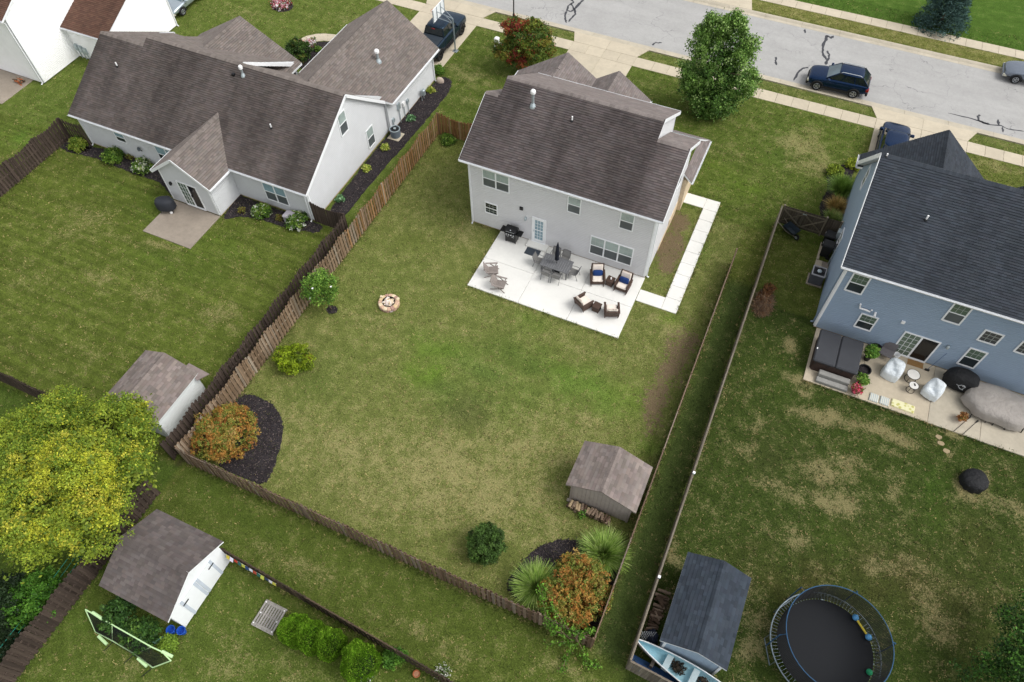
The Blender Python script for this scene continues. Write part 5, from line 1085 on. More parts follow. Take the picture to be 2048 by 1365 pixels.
# arborvitae
def arbor(px, py, h, r, label, seed):
    p = G(px, py); s_ = thing('arborvitae', label, 'tree', p, group='arborvitae in a row along the dark fence'); rs = np.random.RandomState(seed); n_ = 9000
    z = rs.rand(n_)**.75; a = rs.rand(n_)*6.283; prof = np.clip(np.sin(np.pi*np.clip(z*.84+.16,0,1))**.75, .0, 1); lump = 1+.09*np.sin(a*3+seed)+.06*np.sin(a*7+z*9)+.05*np.sin(z*14+seed)
    rr = r*prof*lump*(1-.16*rs.rand(n_)**2); P = np.stack([np.cos(a)*rr, np.sin(a)*rr, z*h], 1)
    d = np.stack([np.cos(a), np.sin(a), np.zeros(n_)], 1); up = np.stack([d[:,0]*.35, d[:,1]*.35, np.ones(n_)], 1)+rs.normal(size=(n_,3))*.22; up /= np.linalg.norm(up,axis=1)[:,None]
    tw = a+rs.normal(size=n_)*.9; sd = np.stack([-np.sin(tw), np.cos(tw), np.zeros(n_)], 1); s = rs.uniform(.03,.06,(n_,1))
    V = np.stack([P-sd*s*.5, P+sd*s*.5, P+sd*s*.3+up*s*1.5, P-sd*s*.3+up*s*1.5], 1).reshape(-1,3)
    c = np.array([lin(q) for q in ('6d9a22','82ae2c','557c1c','9abc40')])[rs.choice(4,n_,p=[.35,.3,.2,.15])]*rs.uniform(.75,1.25,(n_,1))
    put('foliage', np_mesh('foliage', V, np.arange(len(V)).reshape(-1,4), M_NEEDLE, c), s_); b = MB(); b.tube([(0,0,-.05),(0,0,h*.5),(0,0,h*.85)], .05, 6, rr=[.06,.045,.02]); b.build('trunk', M_BARK, s_)
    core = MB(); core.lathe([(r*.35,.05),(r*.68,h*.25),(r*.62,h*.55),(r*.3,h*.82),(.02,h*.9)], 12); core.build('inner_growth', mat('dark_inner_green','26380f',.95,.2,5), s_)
za4 = T(400,900,2.936)
for i, (x, y, h, r) in enumerate(((575,1095,1.75,.72),(665,1130,1.9,.72),(775,1170,1.8,.7),(955,1280,2.1,.86))):
    p = za4(x, y); arbor(p[0]+4, p[1]-2, h*1.18, r*.95, ('arborvitae next to the wood pallet','second arborvitae from the wood pallet','third arborvitae from the wood pallet','biggest arborvitae, at the far end from the pallet')[i], 60+i)
# blue spruce across the road
sp = G(1878,52); SP = thing('spruce_tree', 'blue green spruce on the lawn across the road', 'tree', sp); b = MB(); b.tube([(0,0,-.1),(0,0,3),(0,0,5.6)], .12, 7, rr=[.14,.09,.02]); b.build('trunk', M_BARK, SP)
rs = np.random.RandomState(5); Vs = []; Cs = []
for lev in range(17):
    z0 = .3+lev*.32; R0 = 2.15*(1-lev/18.5)
    for j in range(int(14+R0*12)):
        a = rs.rand()*6.283; L = R0*rs.uniform(.8,1.08); d = np.array([math.cos(a),math.sin(a),-.12+.02*lev]); sd = np.array([-d[1],d[0],0])
        for q in range(34):
            t = rs.rand()**.6; c = np.array([0,0,z0])+d*L*t+sd*rs.normal()*.2*(.35+t*.7)+np.array([0,0,rs.normal()*.04]); v = d*.5+sd*rs.normal()*.6+np.array([0,0,rs.normal()*.4+.2]); v /= np.linalg.norm(v); w_ = np.cross(v, rs.normal(size=3)); w_ /= np.linalg.norm(w_); s = rs.uniform(.07,.13)
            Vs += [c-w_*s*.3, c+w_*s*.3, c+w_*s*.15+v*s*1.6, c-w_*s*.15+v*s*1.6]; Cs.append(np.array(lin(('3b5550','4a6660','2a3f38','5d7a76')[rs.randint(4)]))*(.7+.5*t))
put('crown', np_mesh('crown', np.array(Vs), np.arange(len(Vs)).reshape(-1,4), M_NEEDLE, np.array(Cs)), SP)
# tree reaching in at the lower right corner
cb = G(2120,1420); CT = thing('tree', 'dark green tree at the lawn edge beyond the trampoline', 'tree', cb); trunk(CT, 3.6, .14, limbs=6, spread=1.8, seed=8)
def lc(px, py, z, rx, ry, rz): p = G(px, py, z)-cb; return (p.x, p.y, z, rx, ry, rz)
leaves('crown', [lc(2040,1330,2.4,1.2,1.0,.9),lc(1985,1340,1.8,.8,.6,.6),lc(2050,1260,2.4,.9,.9,.7),lc(2070,1210,2.2,.6,.6,.5),lc(2100,1340,3.2,1.7,1.6,1.2),lc(1930,1345,1.2,.5,.3,.3),lc(2010,1230,1.6,.4,.5,.4),lc(2150,1420,3,1.8,1.6,1.2)], 900, 17, .14, .06, [('2f4f1e',2),('3f6628',2),('54802f',1),('233c18',1.5)], 71, CT, shell=.3, zmin=-.7)
# growth below the yellow tree, outside the black brown fence
shrub(88,1210,1.35,1.6,'rounded bright green bush under the yellow green tree', [('3f6a1e',2),('4f7c26',2),('5f8a30',1),('335818',1)], 900, 13, .055, 72, .08)
shrub(25,1215,1.3,2.0,'dark green bush beside the teal net behind the fence', [('1c2c18',2),('273a20',2),('34482a',1)], 900, 13, .06, 73, .09); shrub(15,1300,1.0,1.2,'blackish green bush at the foot of the dark fence', [('1c2c18',2),('24361c',2)], 500, 13, .06, 74, .09)
# vine over the corner of the back fence
vb = G(1150,1268); VN = thing('vine', 'straggling green vine climbing over the corner of the back fence', 'plant', vb); zv = T(880,850,2.65)
def vn(px, py, z): p = G(px, py, z)-vb; return Vector((p.x, p.y, z))
shoots = [[(705,1150,.9),(640,1090,1.6),(560,1010,1.75),(545,930,1.75),(540,860,1.8)],[(705,1150,.8),(640,1150,1.1),(575,1165,.6)],[(710,1110,1.2),(760,1200,.5),(775,1265,.15),(850,1280,.08)],[(705,1150,.7),(670,1230,.3),(645,1310,.08)],[(700,1080,1.6),(740,1110,1.6),(800,1095,1.7)],[(700,1120,1.2),(620,1000,1.8),(590,960,1.7)],[(690,1120,1.0),(600,1090,1.5),(560,1050,1.6)]]
lobv = []
for s_ in shoots:
    P = [vn(*zv(x,y),z) for x, y, z in s_]; b = MB(); b.tube([(.0,0,.0)]+P, .012, 5); b.build('stem', M_TWIG, VN)
    for p, q in zip(P[:-1], P[1:]):
        for t in (.25,.6,1): c = p.lerp(q, t); lobv.append((c.x,c.y,max(.12,c.z),.2,.2,.12))
leaves('leaves', lobv, 330, 6, .06, .05, [('5f8a2c',2),('75a038',1.2),('4a6c24',1.5)], 75, VN, shell=.1, zmin=-1)
# ------------------------------------------------------------------ vehicles
def paint(name, c, rough=.22, metal=.65):
    if name in MATS: return MATS[name]
    n = N(name); n.fin(n.scale(lin(c), n.rng(n.noise(3,2), .3, .7, .95, 1.05)), rough, metal, .35); n.b.inputs['Coat Weight'].default_value = .15; n.b.inputs['Coat Roughness'].default_value = .06
    MATS[name] = n.m; return n.m
M_CGLASS = panemat('car_glass', '1c2428', .05, .1); M_WSHIELD = panemat('windscreen_glass', '5a6c74', .04, .3); M_TYRE = mat('tyre', '1b1b1d', .85, .15, 12, .3); M_RIM = mat('alloy_rim', 'b8bcc0', .3, .08, 5, 0, 40, .7); M_RIMK = mat('black_rim', '1a1b1d', .35, .1, 5, 0, 40, .3); M_PLASTIC = mat('black_plastic', '1c1d20', .6, .1, 6); M_CHROME = mat('chrome', 'd8dcde', .15, .05, 4, 0, 40, .9)
M_HLIGHT = panemat('headlight_lens', 'c9c6b6', .1, .2); M_TLIGHT = mat('tail_light', '8a1218', .2, .1, 5, spec=.6)
def wheel(root, x, y, r, wd, rim, side):
    pr_ = [(r*.62,-wd/2),(r*.94,-wd/2),(r,-wd*.36),(r,wd*.36),(r*.94,wd/2),(r*.62,wd/2)]
    b = MB(); n_ = 24; b.loft([[(p[0]*math.cos(2*math.pi*i/n_), p[1], p[0]*math.sin(2*math.pi*i/n_)) for p in pr_] for i in range(n_)]+[[(p[0], p[1], 0) for p in pr_]], False, False)
    w_ = put('wheel', b.mesh('wheel', M_TYRE, smooth=True), root, (x, y, r)); s = side
    d = MB(); d.cyl((0,0,0),(0,s*wd*.22,0), r*.62, r*.62, 20); d.build('brake_disc', M_PLASTIC, w_)
    m = MB(); m.tube([(r*.6*math.cos(t), s*wd*.46, r*.6*math.sin(t)) for t in np.linspace(0,2*math.pi,21)[:-1]], r*.05, 6, closed=True)
    for i in range(5):
        a = 2*math.pi*i/5+.3
        for o_ in (-.12,.12): m.beam((r*.1*math.cos(a),s*wd*.44,r*.1*math.sin(a)), (r*.59*math.cos(a+o_),s*wd*.46,r*.59*math.sin(a+o_)), r*.09, .03)
    m.cyl((0,s*wd*.3,0),(0,s*wd*.5,0), r*.14, r*.12, 10); m.build('rim', rim, w_, kind='stuff')
def car(name, label, loc, rz, L, W, wb, r, zt, cab, pnt, clad=True, rim=None, rails=False, seats=2, wbase=0, trim=None, front_off=None, wd=.22, bedlen=None):
    """front towards +x; zt: [(x, ztop, halfwidth scale)] lower-body stations; cab: (belt z, roof z, windscreen base x, roof front x, roof rear x, rear base x)"""
    c = thing(name, label, 'car', loc, rz); w = W/2; zb = .30 if not bedlen else .45
    rings = []
    for x, z, ws, zbo in zt:
        ww = w*ws; q = zb+zbo
        rings.append([(x,-ww*.9,q),(x,ww*.9,q),(x,ww,q+.22),(x,ww*1.0,min(z-.14,.78)),(x,ww*.97,z-.09),(x,ww*.88,z-.015),(x,ww*.45,z+.02),(x,-ww*.45,z+.02),(x,-ww*.88,z-.015),(x,-ww*.97,z-.09),(x,-ww*1.0,min(z-.14,.78)),(x,-ww,q+.22)])
    b = MB(); b.loft(rings[::-1], True, True); body = b.build('body', pnt, c, smooth=True)
    sm = body.modifiers.new('round', 'SUBSURF'); sm.levels = 2; sm.render_levels = 2
    zl, zr, xa, xb, xc, xd = cab; wl, wr = w*.9, w*.72
    Q = lambda x, y, z: Vector((x,y,z))
    A = [Q(xa,-wl*.92,zl),Q(xa,wl*.92,zl),Q(xd,wl*.95,zl),Q(xd,-wl*.95,zl)]; Bq = [Q(xb,-wr,zr),Q(xb,wr,zr),Q(xc,wr,zr),Q(xc,-wr,zr)]
    b = MB(); b.loft([[p-Vector((0,0,.06)) for p in A], Bq], True, True); cabo = b.build('cabin', M_PLASTIC, c)
    b = MB(); cxr, hx = (xb+xc)/2, abs(xb-xc)/2; n_ = 24
    sr = lambda ax, ay, z: [(cxr+ax*math.copysign(abs(math.cos(t))**.38,math.cos(t)), ay*math.copysign(abs(math.sin(t))**.38,math.sin(t)), z) for t in [2*math.pi*(i+.5)/n_ for i in range(n_)]]
    b.loft([sr(hx+.04,wr+.05,zr-.04), sr(hx+.03,wr+.04,zr+.0), sr(hx*.97,wr*.95,zr+.035), sr(hx*.86,wr*.78,zr+.055), sr(hx*.5,wr*.4,zr+.07)], True, True); b.build('roof_panel', pnt, c, smooth=True)
    def pane(nm, p, q, r_, s, m, k0=.04, k1=.06):
        P = [Vector(t) for t in (p,q,r_,s)]; ce = sum(P, Vector((0,0,0)))/4; n_ = (P[1]-P[0]).cross(P[2]-P[0]).normalized()
        if n_.dot(ce-Vector(((xa+xd)/2,0,zl-.3))) < 0: n_ = -n_
        P = [ce+(t-ce)*(1-k1)+n_*.012 for t in P]; b = MB(); b.loft([P, [t+n_*.008 for t in P]], True, True); b.build(nm, m, c)
    pane('windscreen', A[0], A[1], Bq[1], Bq[0], M_WSHIELD); pane('rear_window', A[2], A[3], Bq[3], Bq[2], M_CGLASS)
    for s in (-1, 1):
        lo0, lo1, hi0, hi1 = Q(xa,s*wl*.92,zl), Q(xd,s*wl*.95,zl), Q(xb,s*wr,zr), Q(xc,s*wr,zr)
        for k in range(seats):
            t0, t1 = k/seats, (k+1)/seats
            pane('side_window', lo0.lerp(lo1,t0), lo0.lerp(lo1,t1), hi0.lerp(hi1,t1), hi0.lerp(hi1,t0), M_CGLASS, k1=.1)
            b = MB(); hx = lo0.lerp(lo1, t1).x+.22; b.box(hx-.09,hx+.09, s*(w*.985) if s > 0 else s*(w*.985)-.025, s*(w*.985)+.025 if s > 0 else s*(w*.985), zl-.2, zl-.165); b.build('door_handle', trim or pnt, c)
            b = MB(); b.beam(lo0.lerp(lo1,t1), hi0.lerp(hi1,t1), .05, .06); b.build('pillar', pnt, c)
        b = MB(); b.beam(lo0, hi0, .06, .07); b.build('pillar', pnt, c)
        b = MB(); b.bbox(xa-.3,xa-.12, min(s*w*.95,s*(w+.2)), max(s*w*.95,s*(w+.2)), zl-.02, zl+.14, .03); b.build('mirror', pnt, c)
        for x in (wbase+wb/2, wbase-wb/2):
            wheel(c, x, s*(w-wd*.45), r, wd, rim or M_RIM, s)
            a_ = MB(); a_.tube([(x+(r+.06)*math.cos(t), s*(w+.005), r+(r+.06)*math.sin(t)) for t in np.linspace(-.2,math.pi+.2,15)], .045, 6); a_.build('wheel_arch', M_PLASTIC, c)
        if clad: b = MB(); b.box(wbase-wb/2+r+.05, wbase+wb/2-r-.05, min(s*w*.97,s*(w+.015)), max(s*w*.97,s*(w+.015)), zb-.02, zb+.16); b.build('sill', M_PLASTIC, c)
        if rails: b = MB(); b.tube([(xb-.1,s*wr*.95,zr+.04),(xb-.2,s*wr*.95,zr+.11),(xc+.25,s*wr*.95,zr+.11),(xc+.1,s*wr*.95,zr+.04)], .025, 6); b.build('roof_rail', M_CHROME, c)
        xf, zf = zt[0][0], zt[0][1]; b = MB(); b.bbox(xf-.28, xf+.025, min(s*w*.55,s*w*.86), max(s*w*.55,s*w*.86), zf-.25, zf-.08, .03); b.build('headlight', M_HLIGHT, c)
        xe, ze = zt[-1][0], zt[-1][1]; b = MB(); b.bbox(xe-.025, xe+.2, min(s*w*.6,s*w*.93), max(s*w*.6,s*w*.93), ze-.3, ze-.1, .02); b.build('tail_light', M_TLIGHT, c)
    xf, zf = zt[0][0], zt[0][1]
    b = MB(); b.box(xf-.02, xf+.03, -w*.5, w*.5, zf-.24, zf-.1); b.build('grille', M_PLASTIC, c); b = MB(); b.bbox(xf-.1, xf+.06, -w*.8, w*.8, zb-.0, zb+.24, .05); b.build('bumper', M_PLASTIC if clad else pnt, c)
    xe = zt[-1][0]; b = MB(); b.bbox(xe-.06, xe+.1, -w*.85, w*.85, zb+.02, zb+.26, .05); b.build('bumper', M_PLASTIC if clad else pnt, c)
    return c
suv_zt = [(2.16,.8,.8,.08),(2.02,.93,.93,.0),(1.6,1.0,1.0,0),(1.0,1.07,1.0,0),(.4,1.1,1.0,0),(-1.2,1.12,1.0,0),(-1.8,1.12,.98,0),(-2.08,1.1,.92,.05),(-2.2,1.0,.86,.12)]
M_NAVY = paint('navy_car_paint', '0e2a4c'); M_NAVY2 = paint('blue_black_paint', '25384a'); M_GREYP = paint('grey_car_paint', '7c8490'); M_SILVER = paint('silver_car_paint', 'b9c4cc')
a_ = G(1630.4,180.3,-.09); b_ = G(1702.5,196.7,-.09); d_ = (a_-b_).normalized(); mid = (a_+b_)/2; nrm = Vector((d_.y,-d_.x,0))     # front is towards a
suv = car('suv', 'navy SUV parked at the near kerb of the road', mid+Vector((0,.9,-.0)), math.atan2(d_.y,d_.x), 4.4, 1.87, 2.64, .36, suv_zt, (1.06,1.6,.92,.12,-1.55,-2.1), M_NAVY, rails=True, seats=3, wbase=.05); suv.location.z = -.085
car('suv', 'dark blue car standing on the drive of the blue house', (G(1783,292).x-.1, 17.7, .03), PI2, 4.4, 1.9, 2.64, .35, suv_zt, (1.06,1.6,.98,.2,-1.55,-2.1), M_NAVY, rails=False, seats=2)
sed_zt = [(2.3,.62,.78,.06),(2.15,.74,.9,0),(1.7,.86,.98,0),(1.0,.94,1.0,0),(.3,.96,1.0,0),(-1.2,.97,1.0,0),(-1.9,.98,.97,0),(-2.25,.95,.9,.05),(-2.36,.8,.84,.12)]
q = G(2024.3,166.7,-.09); sd_ = car('sedan', 'grey sedan parked at the far kerb of the road', (q.x+1.4,q.y+.9,-.085), math.pi+.03, 4.66, 1.82, 2.72, .33, sed_zt, (.92,1.42,.95,.25,-1.0,-1.75), M_GREYP, clad=False)
q = G(365,32); car('sedan', 'silver sedan on the drive beside the white house', (q.x-.75,q.y+1.45,.01), -PI2, 4.5, 1.76, 2.65, .32, sed_zt, (.92,1.42,.95,.25,-1.0,-1.75), M_SILVER, clad=False)
# pickup truck with a flat bed cover
tr_zt = [(2.95,1.02,.84,.05),(2.8,1.2,.95,0),(2.2,1.27,1.0,0),(1.3,1.3,1.0,0),(.6,1.33,1.0,0),(-.9,1.34,1.0,0),(-.98,1.34,1.0,0),(-2.7,1.34,1.0,0),(-2.88,1.32,.98,.05)]
tk = car('pickup_truck', 'blue black pickup truck on the drive by the basketball hoop', (-10.83,16.42,.03), PI2, 5.9, 2.0, 3.76, .45, tr_zt, (1.3,1.93,1.15,.55,-.75,-.95), M_NAVY2, rim=M_RIMK, wbase=.0, wd=.3, bedlen=1.8)
b = MB(); b.bbox(-2.82,-1.02,-.86,.86,1.345,1.40,.02); b.build('bed_cover', mat('bed_cover_vinyl','2b343d',.6,.06,3), tk)
for x in (-1.6,-2.2): b = MB(); b.box(x-.01,x+.01,-.84,.84,1.395,1.404); b.build('cover_seam', M_PLASTIC, tk)
b = MB(); b.box(-.965,-.93,-.14,.14,1.86,1.92); b.build('brake_light', M_TLIGHT, tk)
for s in (-1,1): b = MB(); b.box(-.9,.9,min(s*1.0,s*1.14),max(s*1.0,s*1.14),.45,.52); b.build('running_board', M_PLASTIC, tk)
# ------------------------------------------------------------------ street furniture
q = G(910.8,102.6); BH_ = thing('basketball_hoop', 'grey basketball hoop on bent pole beside the pickup truck', 'basketball hoop', q); M_POLE = mat('grey_pole', '8e989e', .45, .1, 5, 0, 40, .4)
b = MB(); b.tube([(0,0,-.1),(0,0,1.5),(-.02,0,2.75)], .06, 10); b.build('pole', M_POLE, BH_)
b = MB(); b.bbox(-.2,.2,-.2,.2,0,.05,.02); b.build('base_plate', M_POLE, BH_)
for s in (-.35,.35):
    b = MB(); b.tube([(0,0,2.35),(-.6,s*.6,2.6),(-1.15,s,2.75)], .028, 6); b.build('arm', M_POLE, BH_); b = MB(); b.tube([(0,0,2.75),(-.6,s*.6,3.05),(-1.15,s,3.25)], .028, 6); b.build('arm', M_POLE, BH_)
M_ACR = mat('acrylic_board', 'e4e9ec', .15, .03, 2)
b = MB(); b.box(-1.22,-1.19,-.9,.9,2.62,3.6); b.build('backboard', M_ACR, BH_)
for y in (-.88,-.3,.3,.88): b = MB(); b.beam((-1.17,y,2.6),(-1.17,y,3.62),.03,.04); b.build('back_strut', M_POLE, BH_)
for z in (2.61,3.61): b = MB(); b.beam((-1.205,-.9,z),(-1.205,.9,z),.05,.04); b.build('board_edge', M_TRIM, BH_)
b = MB(); b.tube([(-1.62+.225*math.cos(t), .225*math.sin(t), 3.02) for t in np.linspace(0,2*math.pi,17)[:-1]], .014, 6, closed=True); b.beam((-1.24,0,3.02),(-1.4,0,3.02),.1,.03); b.build('rim', mat('orange_rim','b8502a',.5), BH_)
for i in range(10):
    t = 2*math.pi*i/10; b = MB(); b.tube([(-1.62+.225*math.cos(t),.225*math.sin(t),3.0),(-1.62+.15*math.cos(t+.3),.15*math.sin(t+.3),2.75),(-1.62+.12*math.cos(t),.12*math.sin(t),2.6)], .006, 4); b.build('net_cord', M_TRIM, BH_)
q = G(1027.5,40); LP = thing('street_lamp', 'black street lamp post beside the red tinted tree', 'street lamp', q); b = MB(); b.lathe([(.16,-.1),(.16,.1),(.09,.5),(.055,.6),(.05,4.2)], 10); b.build('post', M_BLACKM, LP); b = MB(); b.lathe([(.06,4.2),(.2,4.5),(.22,4.75),(.05,5.0)], 10); b.build('lantern', M_BLACKM, LP)
q = G(994,95); b = MB(); b.bbox(-.17,.17,-.17,.17,0,.72,.03); UBX = thing('utility_pedestal', 'short white utility pedestal on the lawn by the red tinted tree', 'utility box', q); b.build('body', mat('pale_green_white','d4dbcf',.6), UBX); b = MB(); b.bbox(-.19,.19,-.19,.19,.722,.86,.06); b.build('cap', M_PVC, UBX); b = MB(); b.bbox(.18,.36,-.05,.1,0,.45,.02); b.build('side_box', M_PVC, UBX)
# ------------------------------------------------------------------ things on the white patio
PZ = .08; zp = T(920,420,5.25)
def face(px, py, dx, dy):
    a = G(px, py); b = G(px+dx, py+dy); return math.atan2(b.y-a.y, b.x-a.x)
M_WICKER = mat('wicker_brown', '4a382f', .7, .25, 30, .6, 60); M_CUSH = mat('cream_cushion', 'e8ddd2', .9, .05, 6, .2, 30); M_NAVYF = mat('navy_fabric', '14356e', .85, .1, 12, .2, 60); M_TABLE = mat('grey_slat_metal', '6c6d70', .5, .06, 4); M_SLING = mat('grey_sling', '7d7c7a', .8, .18, 40, .3, 80); M_FRAMEG = mat('grey_frame', '5c5d60', .45, .08, 5); M_TEAK = mat('weathered_teak', '8e8580', .85, .15, 9, .3, 30); M_GRILL = mat('grill_black', '131416', .3, .1, 6); M_KNOB = mat('steel', 'd0d3d6', .25, .05, 5, 0, 40, .8)
# gas grill
g_ = thing('gas_grill', 'black gas grill with side shelves standing against the house wall', 'grill', (3.02,-.5,PZ))
def bx(nm, root, m, *a, b=.015): q = MB(); q.bbox(*a, b); return q.build(nm, m, root)
for x0, x1, y0, y1, z0, z1, nm in ((-.36,.36,-.25,.27,.1,.72,'cabinet'),): bx(nm, g_, M_GRILL, x0,x1,y0,y1,z0,z1)
for s in (-1,1): q = MB(); q.box(s*.18-.165,s*.18+.165,-.262,-.251,.14,.66); d_ = q.build('door', M_GRILL, g_); q = MB(); q.cyl((s*.18-.09,-.29,.6),(s*.18+.09,-.29,.6),.012); q.build('handle', M_KNOB, d_)
bx('control_panel', g_, M_GRILL, -.38,.38,-.3,-.2,.722,.86)
for i in range(4): q = MB(); q.cyl((-.24+.16*i,-.301,.79),(-.24+.16*i,-.345,.79),.048,.044,12); q.build('knob', M_KNOB, g_)
q = MB(); q.loft([[(x,y,z) for y, z in ((-.24,.87),(-.26,.96),(-.16,1.1),(.0,1.17),(.18,1.14),(.27,1.0),(.27,.87))] for x in (-.37,.37)][::-1], True, True); q.build('lid', M_GRILL, g_)
q = MB(); q.tube([(-.28,-.245,.98),(-.28,-.3,1.0),(.28,-.3,1.0),(.28,-.245,.98)], .014, 8); q.build('lid_handle', M_KNOB, g_)
q = MB(); q.cyl((0,-.19,1.08),(0,-.215,1.1),.04,.04,10); q.build('thermometer', M_KNOB, g_)
for s in (-1,1): bx('side_shelf', g_, M_GRILL, min(s*.385,s*.72),max(s*.385,s*.72),-.24,.24,.8,.85)
for x in (-.32,.32):
    for y in (-.2,.22): q = MB(); q.cyl((x,y,0),(x,y,.1),.035); q.build('castor', M_PLASTIC, g_)
put('door_mat', MB().box(-.46,.46,-.31,.31,0,.015).mesh('door_mat', mat('charcoal_mat','3c434c',.95,.15,30,.4,60)), None, (4.62,-.9,PZ+.003), label='charcoal door mat in front of the patio step', cat='mat')
# dining table
t_ = thing('dining_table', 'grey slatted outdoor dining table with closed umbrella through it', 'table', (6.56,-1.72,PZ)); TL, TW = .92, .52
for i in range(13):
    q = MB(); x = -TL+.06+i*(2*TL-.12)/12; q.box(x-.066,x+.066,-TW+.05,TW-.05,.705,.725); q.build('slat', M_TABLE, t_)
for a in ((-TL,TL,-TW,-TW+.048),(-TL,TL,TW-.048,TW),(-TL,-TL+.001,-.4,.4)): 
    if a[1]-a[0] > .1: q = MB(); q.box(*a,.69,.728); q.build('apron', M_TABLE, t_)
for sx in (-1,1):
    for sy in (-1,1): q = MB(); q.beam((sx*.78,sy*.4,.69),(sx*.8,sy*.42,0),.06,.06); q.build('leg', M_FRAMEG, t_)
u_ = thing('patio_umbrella', 'closed navy umbrella standing in the grey dining table', 'umbrella', (6.55,-1.72,PZ))
q = MB(); q.lathe([(.25,0),(.25,.05),(.05,.09),(.03,.3)], 16); q.build('base', M_PLASTIC, u_); q = MB(); q.cyl((0,0,.1),(0,0,2.5),.02,.02,8); q.build('pole', M_PLASTIC, u_)
q = MB(); n_ = 16; prf = [(.05,1.0),(.12,1.1),(.1,1.35),(.12,1.5),(.09,1.9),(.07,2.25),(.03,2.5)]
q.loft([[(r*(1+.22*math.cos(8*t))*math.cos(t), r*(1+.22*math.cos(8*t))*math.sin(t), z) for t in [2*math.pi*i/n_ for i in range(n_)]] for r, z in prf], True, True); q.build('canopy', mat('navy_canopy','171c2a',.9,.15,10), u_, smooth=True)
q = MB(); q.lathe([(.115,1.38),(.115,1.42)], 10); q.build('tie_strap', M_PLASTIC, u_); q = MB(); q.lathe([(.03,2.5),(.035,2.55),(.005,2.62)], 8); q.build('finial', M_PLASTIC, u_)
def dchair(loc, rz, label):
    c = thing('dining_chair', label, 'chair', loc, rz, 'grey dining chairs round the slatted table')   # faces +x
    q = MB(); q.loft([[(.24,-.25,.42),(.24,.25,.42),(.24,.25,.45),(.24,-.25,.45)],[(-.22,-.24,.39),(-.22,.24,.39),(-.22,.24,.42),(-.22,-.24,.42)]], True, True); q.build('seat', M_SLING, c)
    q = MB(); q.loft([[(-.2,-.25,.44),(-.2,.25,.44),(-.23,.25,.44),(-.23,-.25,.44)],[(-.32,-.25,.72),(-.32,.25,.72),(-.345,.25,.72),(-.345,-.25,.72)],[(-.36,-.22,.88),(-.36,.22,.88),(-.385,.22,.88),(-.385,-.22,.88)]], True, True); q.build('backrest', M_SLING, c)
    for s in (-1,1):
        q = MB(); q.tube([(.24,s*.27,0),(.22,s*.27,.62),(-.1,s*.28,.64),(-.3,s*.26,.6)], .016, 6); q.build('front_leg', M_FRAMEG, c)
        q = MB(); q.tube([(-.34,s*.26,0),(-.22,s*.26,.42),(-.37,s*.24,.88)], .016, 6); q.build('rear_leg', M_FRAMEG, c)
    q = MB(); q.tube([(-.37,-.24,.88),(-.385,0,.9),(-.37,.24,.88)], .016, 6); q.build('top_rail', M_FRAMEG, c)
for x, y, a, l in ((5.42,-1.72,0,'grey dining chair at the table end by the door mat'),(7.68,-1.7,math.pi,'grey dining chair at the table end towards the wicker chairs'),(6.2,-2.42,PI2,'grey dining chair on the lawn side, nearer the mat end'),(6.85,-2.4,PI2,'grey dining chair on the lawn side, nearer the wicker chairs'),(6.15,-.98,-PI2,'grey dining chair on the wall side, nearer the mat end'),(6.8,-.98,-PI2,'grey dining chair on the wall side, nearer the wicker chairs')): dchair((x,y,PZ), a, l)
# wicker armchairs
def wchair(loc, rz, label, rock):
    c = thing('wicker_chair', label, 'armchair', loc, rz); bh = 1.05 if rock else .8
    q = MB(); q.bbox(-.32,.36,-.34,.34,.14,.36,.03); q.build('seat_frame', M_WICKER, c)
    q = MB(); q.loft([[(-.3,-.36,.3),(-.3,.36,.3),(-.38,.36,.3),(-.38,-.36,.3)],[(-.4,-.4,bh*.75),(-.4,.4,bh*.75),(-.47,.4,bh*.75),(-.47,-.4,bh*.75)],[(-.46,-.38,bh),(-.46,.38,bh),(-.53,.38,bh),(-.53,-.38,bh)]], True, True); q.build('backrest', M_WICKER, c)
    for s in (-1,1):
        q = MB(); y0, y1 = min(s*.345,s*.43), max(s*.345,s*.43)
        q.loft([[(.34,y0,.14),(.34,y1,.14),(.36,y1,.56),(.36,y0,.56)],[(-.36,y0,.14),(-.36,y1,.14),(-.42,y1,.62),(-.42,y0,.62)]], True, True); q.build('side_panel', M_WICKER, c)
        q = MB(); q.bbox(-.42,.42,min(s*.33,s*.46),max(s*.33,s*.46),.57,.62,.02); q.build('armrest', M_WICKER, c)
        if rock:
            q = MB(); q.tube([(-.62,s*.38,.16),(-.3,s*.38,.05),(.0,s*.38,.025),(.3,s*.38,.05),(.52,s*.38,.13)], .025, 6); q.build('rocker', M_WICKER, c)
        for x in (-.3,.33): q = MB(); q.cyl((x,s*.38,.15),(x,s*.38,.03 if rock else 0),.025,.02); q.build('leg', M_WICKER, c)
    q = MB(); q.bbox(-.28,.36,-.32,.32,.362,.48,.05); q.build('seat_cushion', M_CUSH, c, smooth=False)
    q = MB(); q.bbox(-.06,.06,-.31,.31,0,.5 if not rock else .62,.05); q.xform(Matrix.Translation((-.27,0,.47)) @ Matrix.Rotation(R(-14),4,'Y')); q.build('back_cushion', M_CUSH, c)
    return c
def pillow(c, label):
    q = MB(); n_ = 14
    q.loft([[(x*1.0, .3*k*math.copysign(abs(math.sin(t))**.35,math.sin(t)), .19*k*math.copysign(abs(math.cos(t))**.35,math.cos(t))) for t in [2*math.pi*i/n_ for i in range(n_)]] for x, k in ((-.08,.75),(-.06,.92),(0,1),(.06,.92),(.08,.75))], True, True)
    p = Matrix.Translation(c.location) @ Matrix.Rotation(c.rotation_euler.z,4,'Z') @ Vector((-.09,0,.66)); o = put('pillow', q.mesh('pillow', M_NAVYF, smooth=True), None, p, (0,R(-20),c.rotation_euler.z), label=label, cat='pillow')
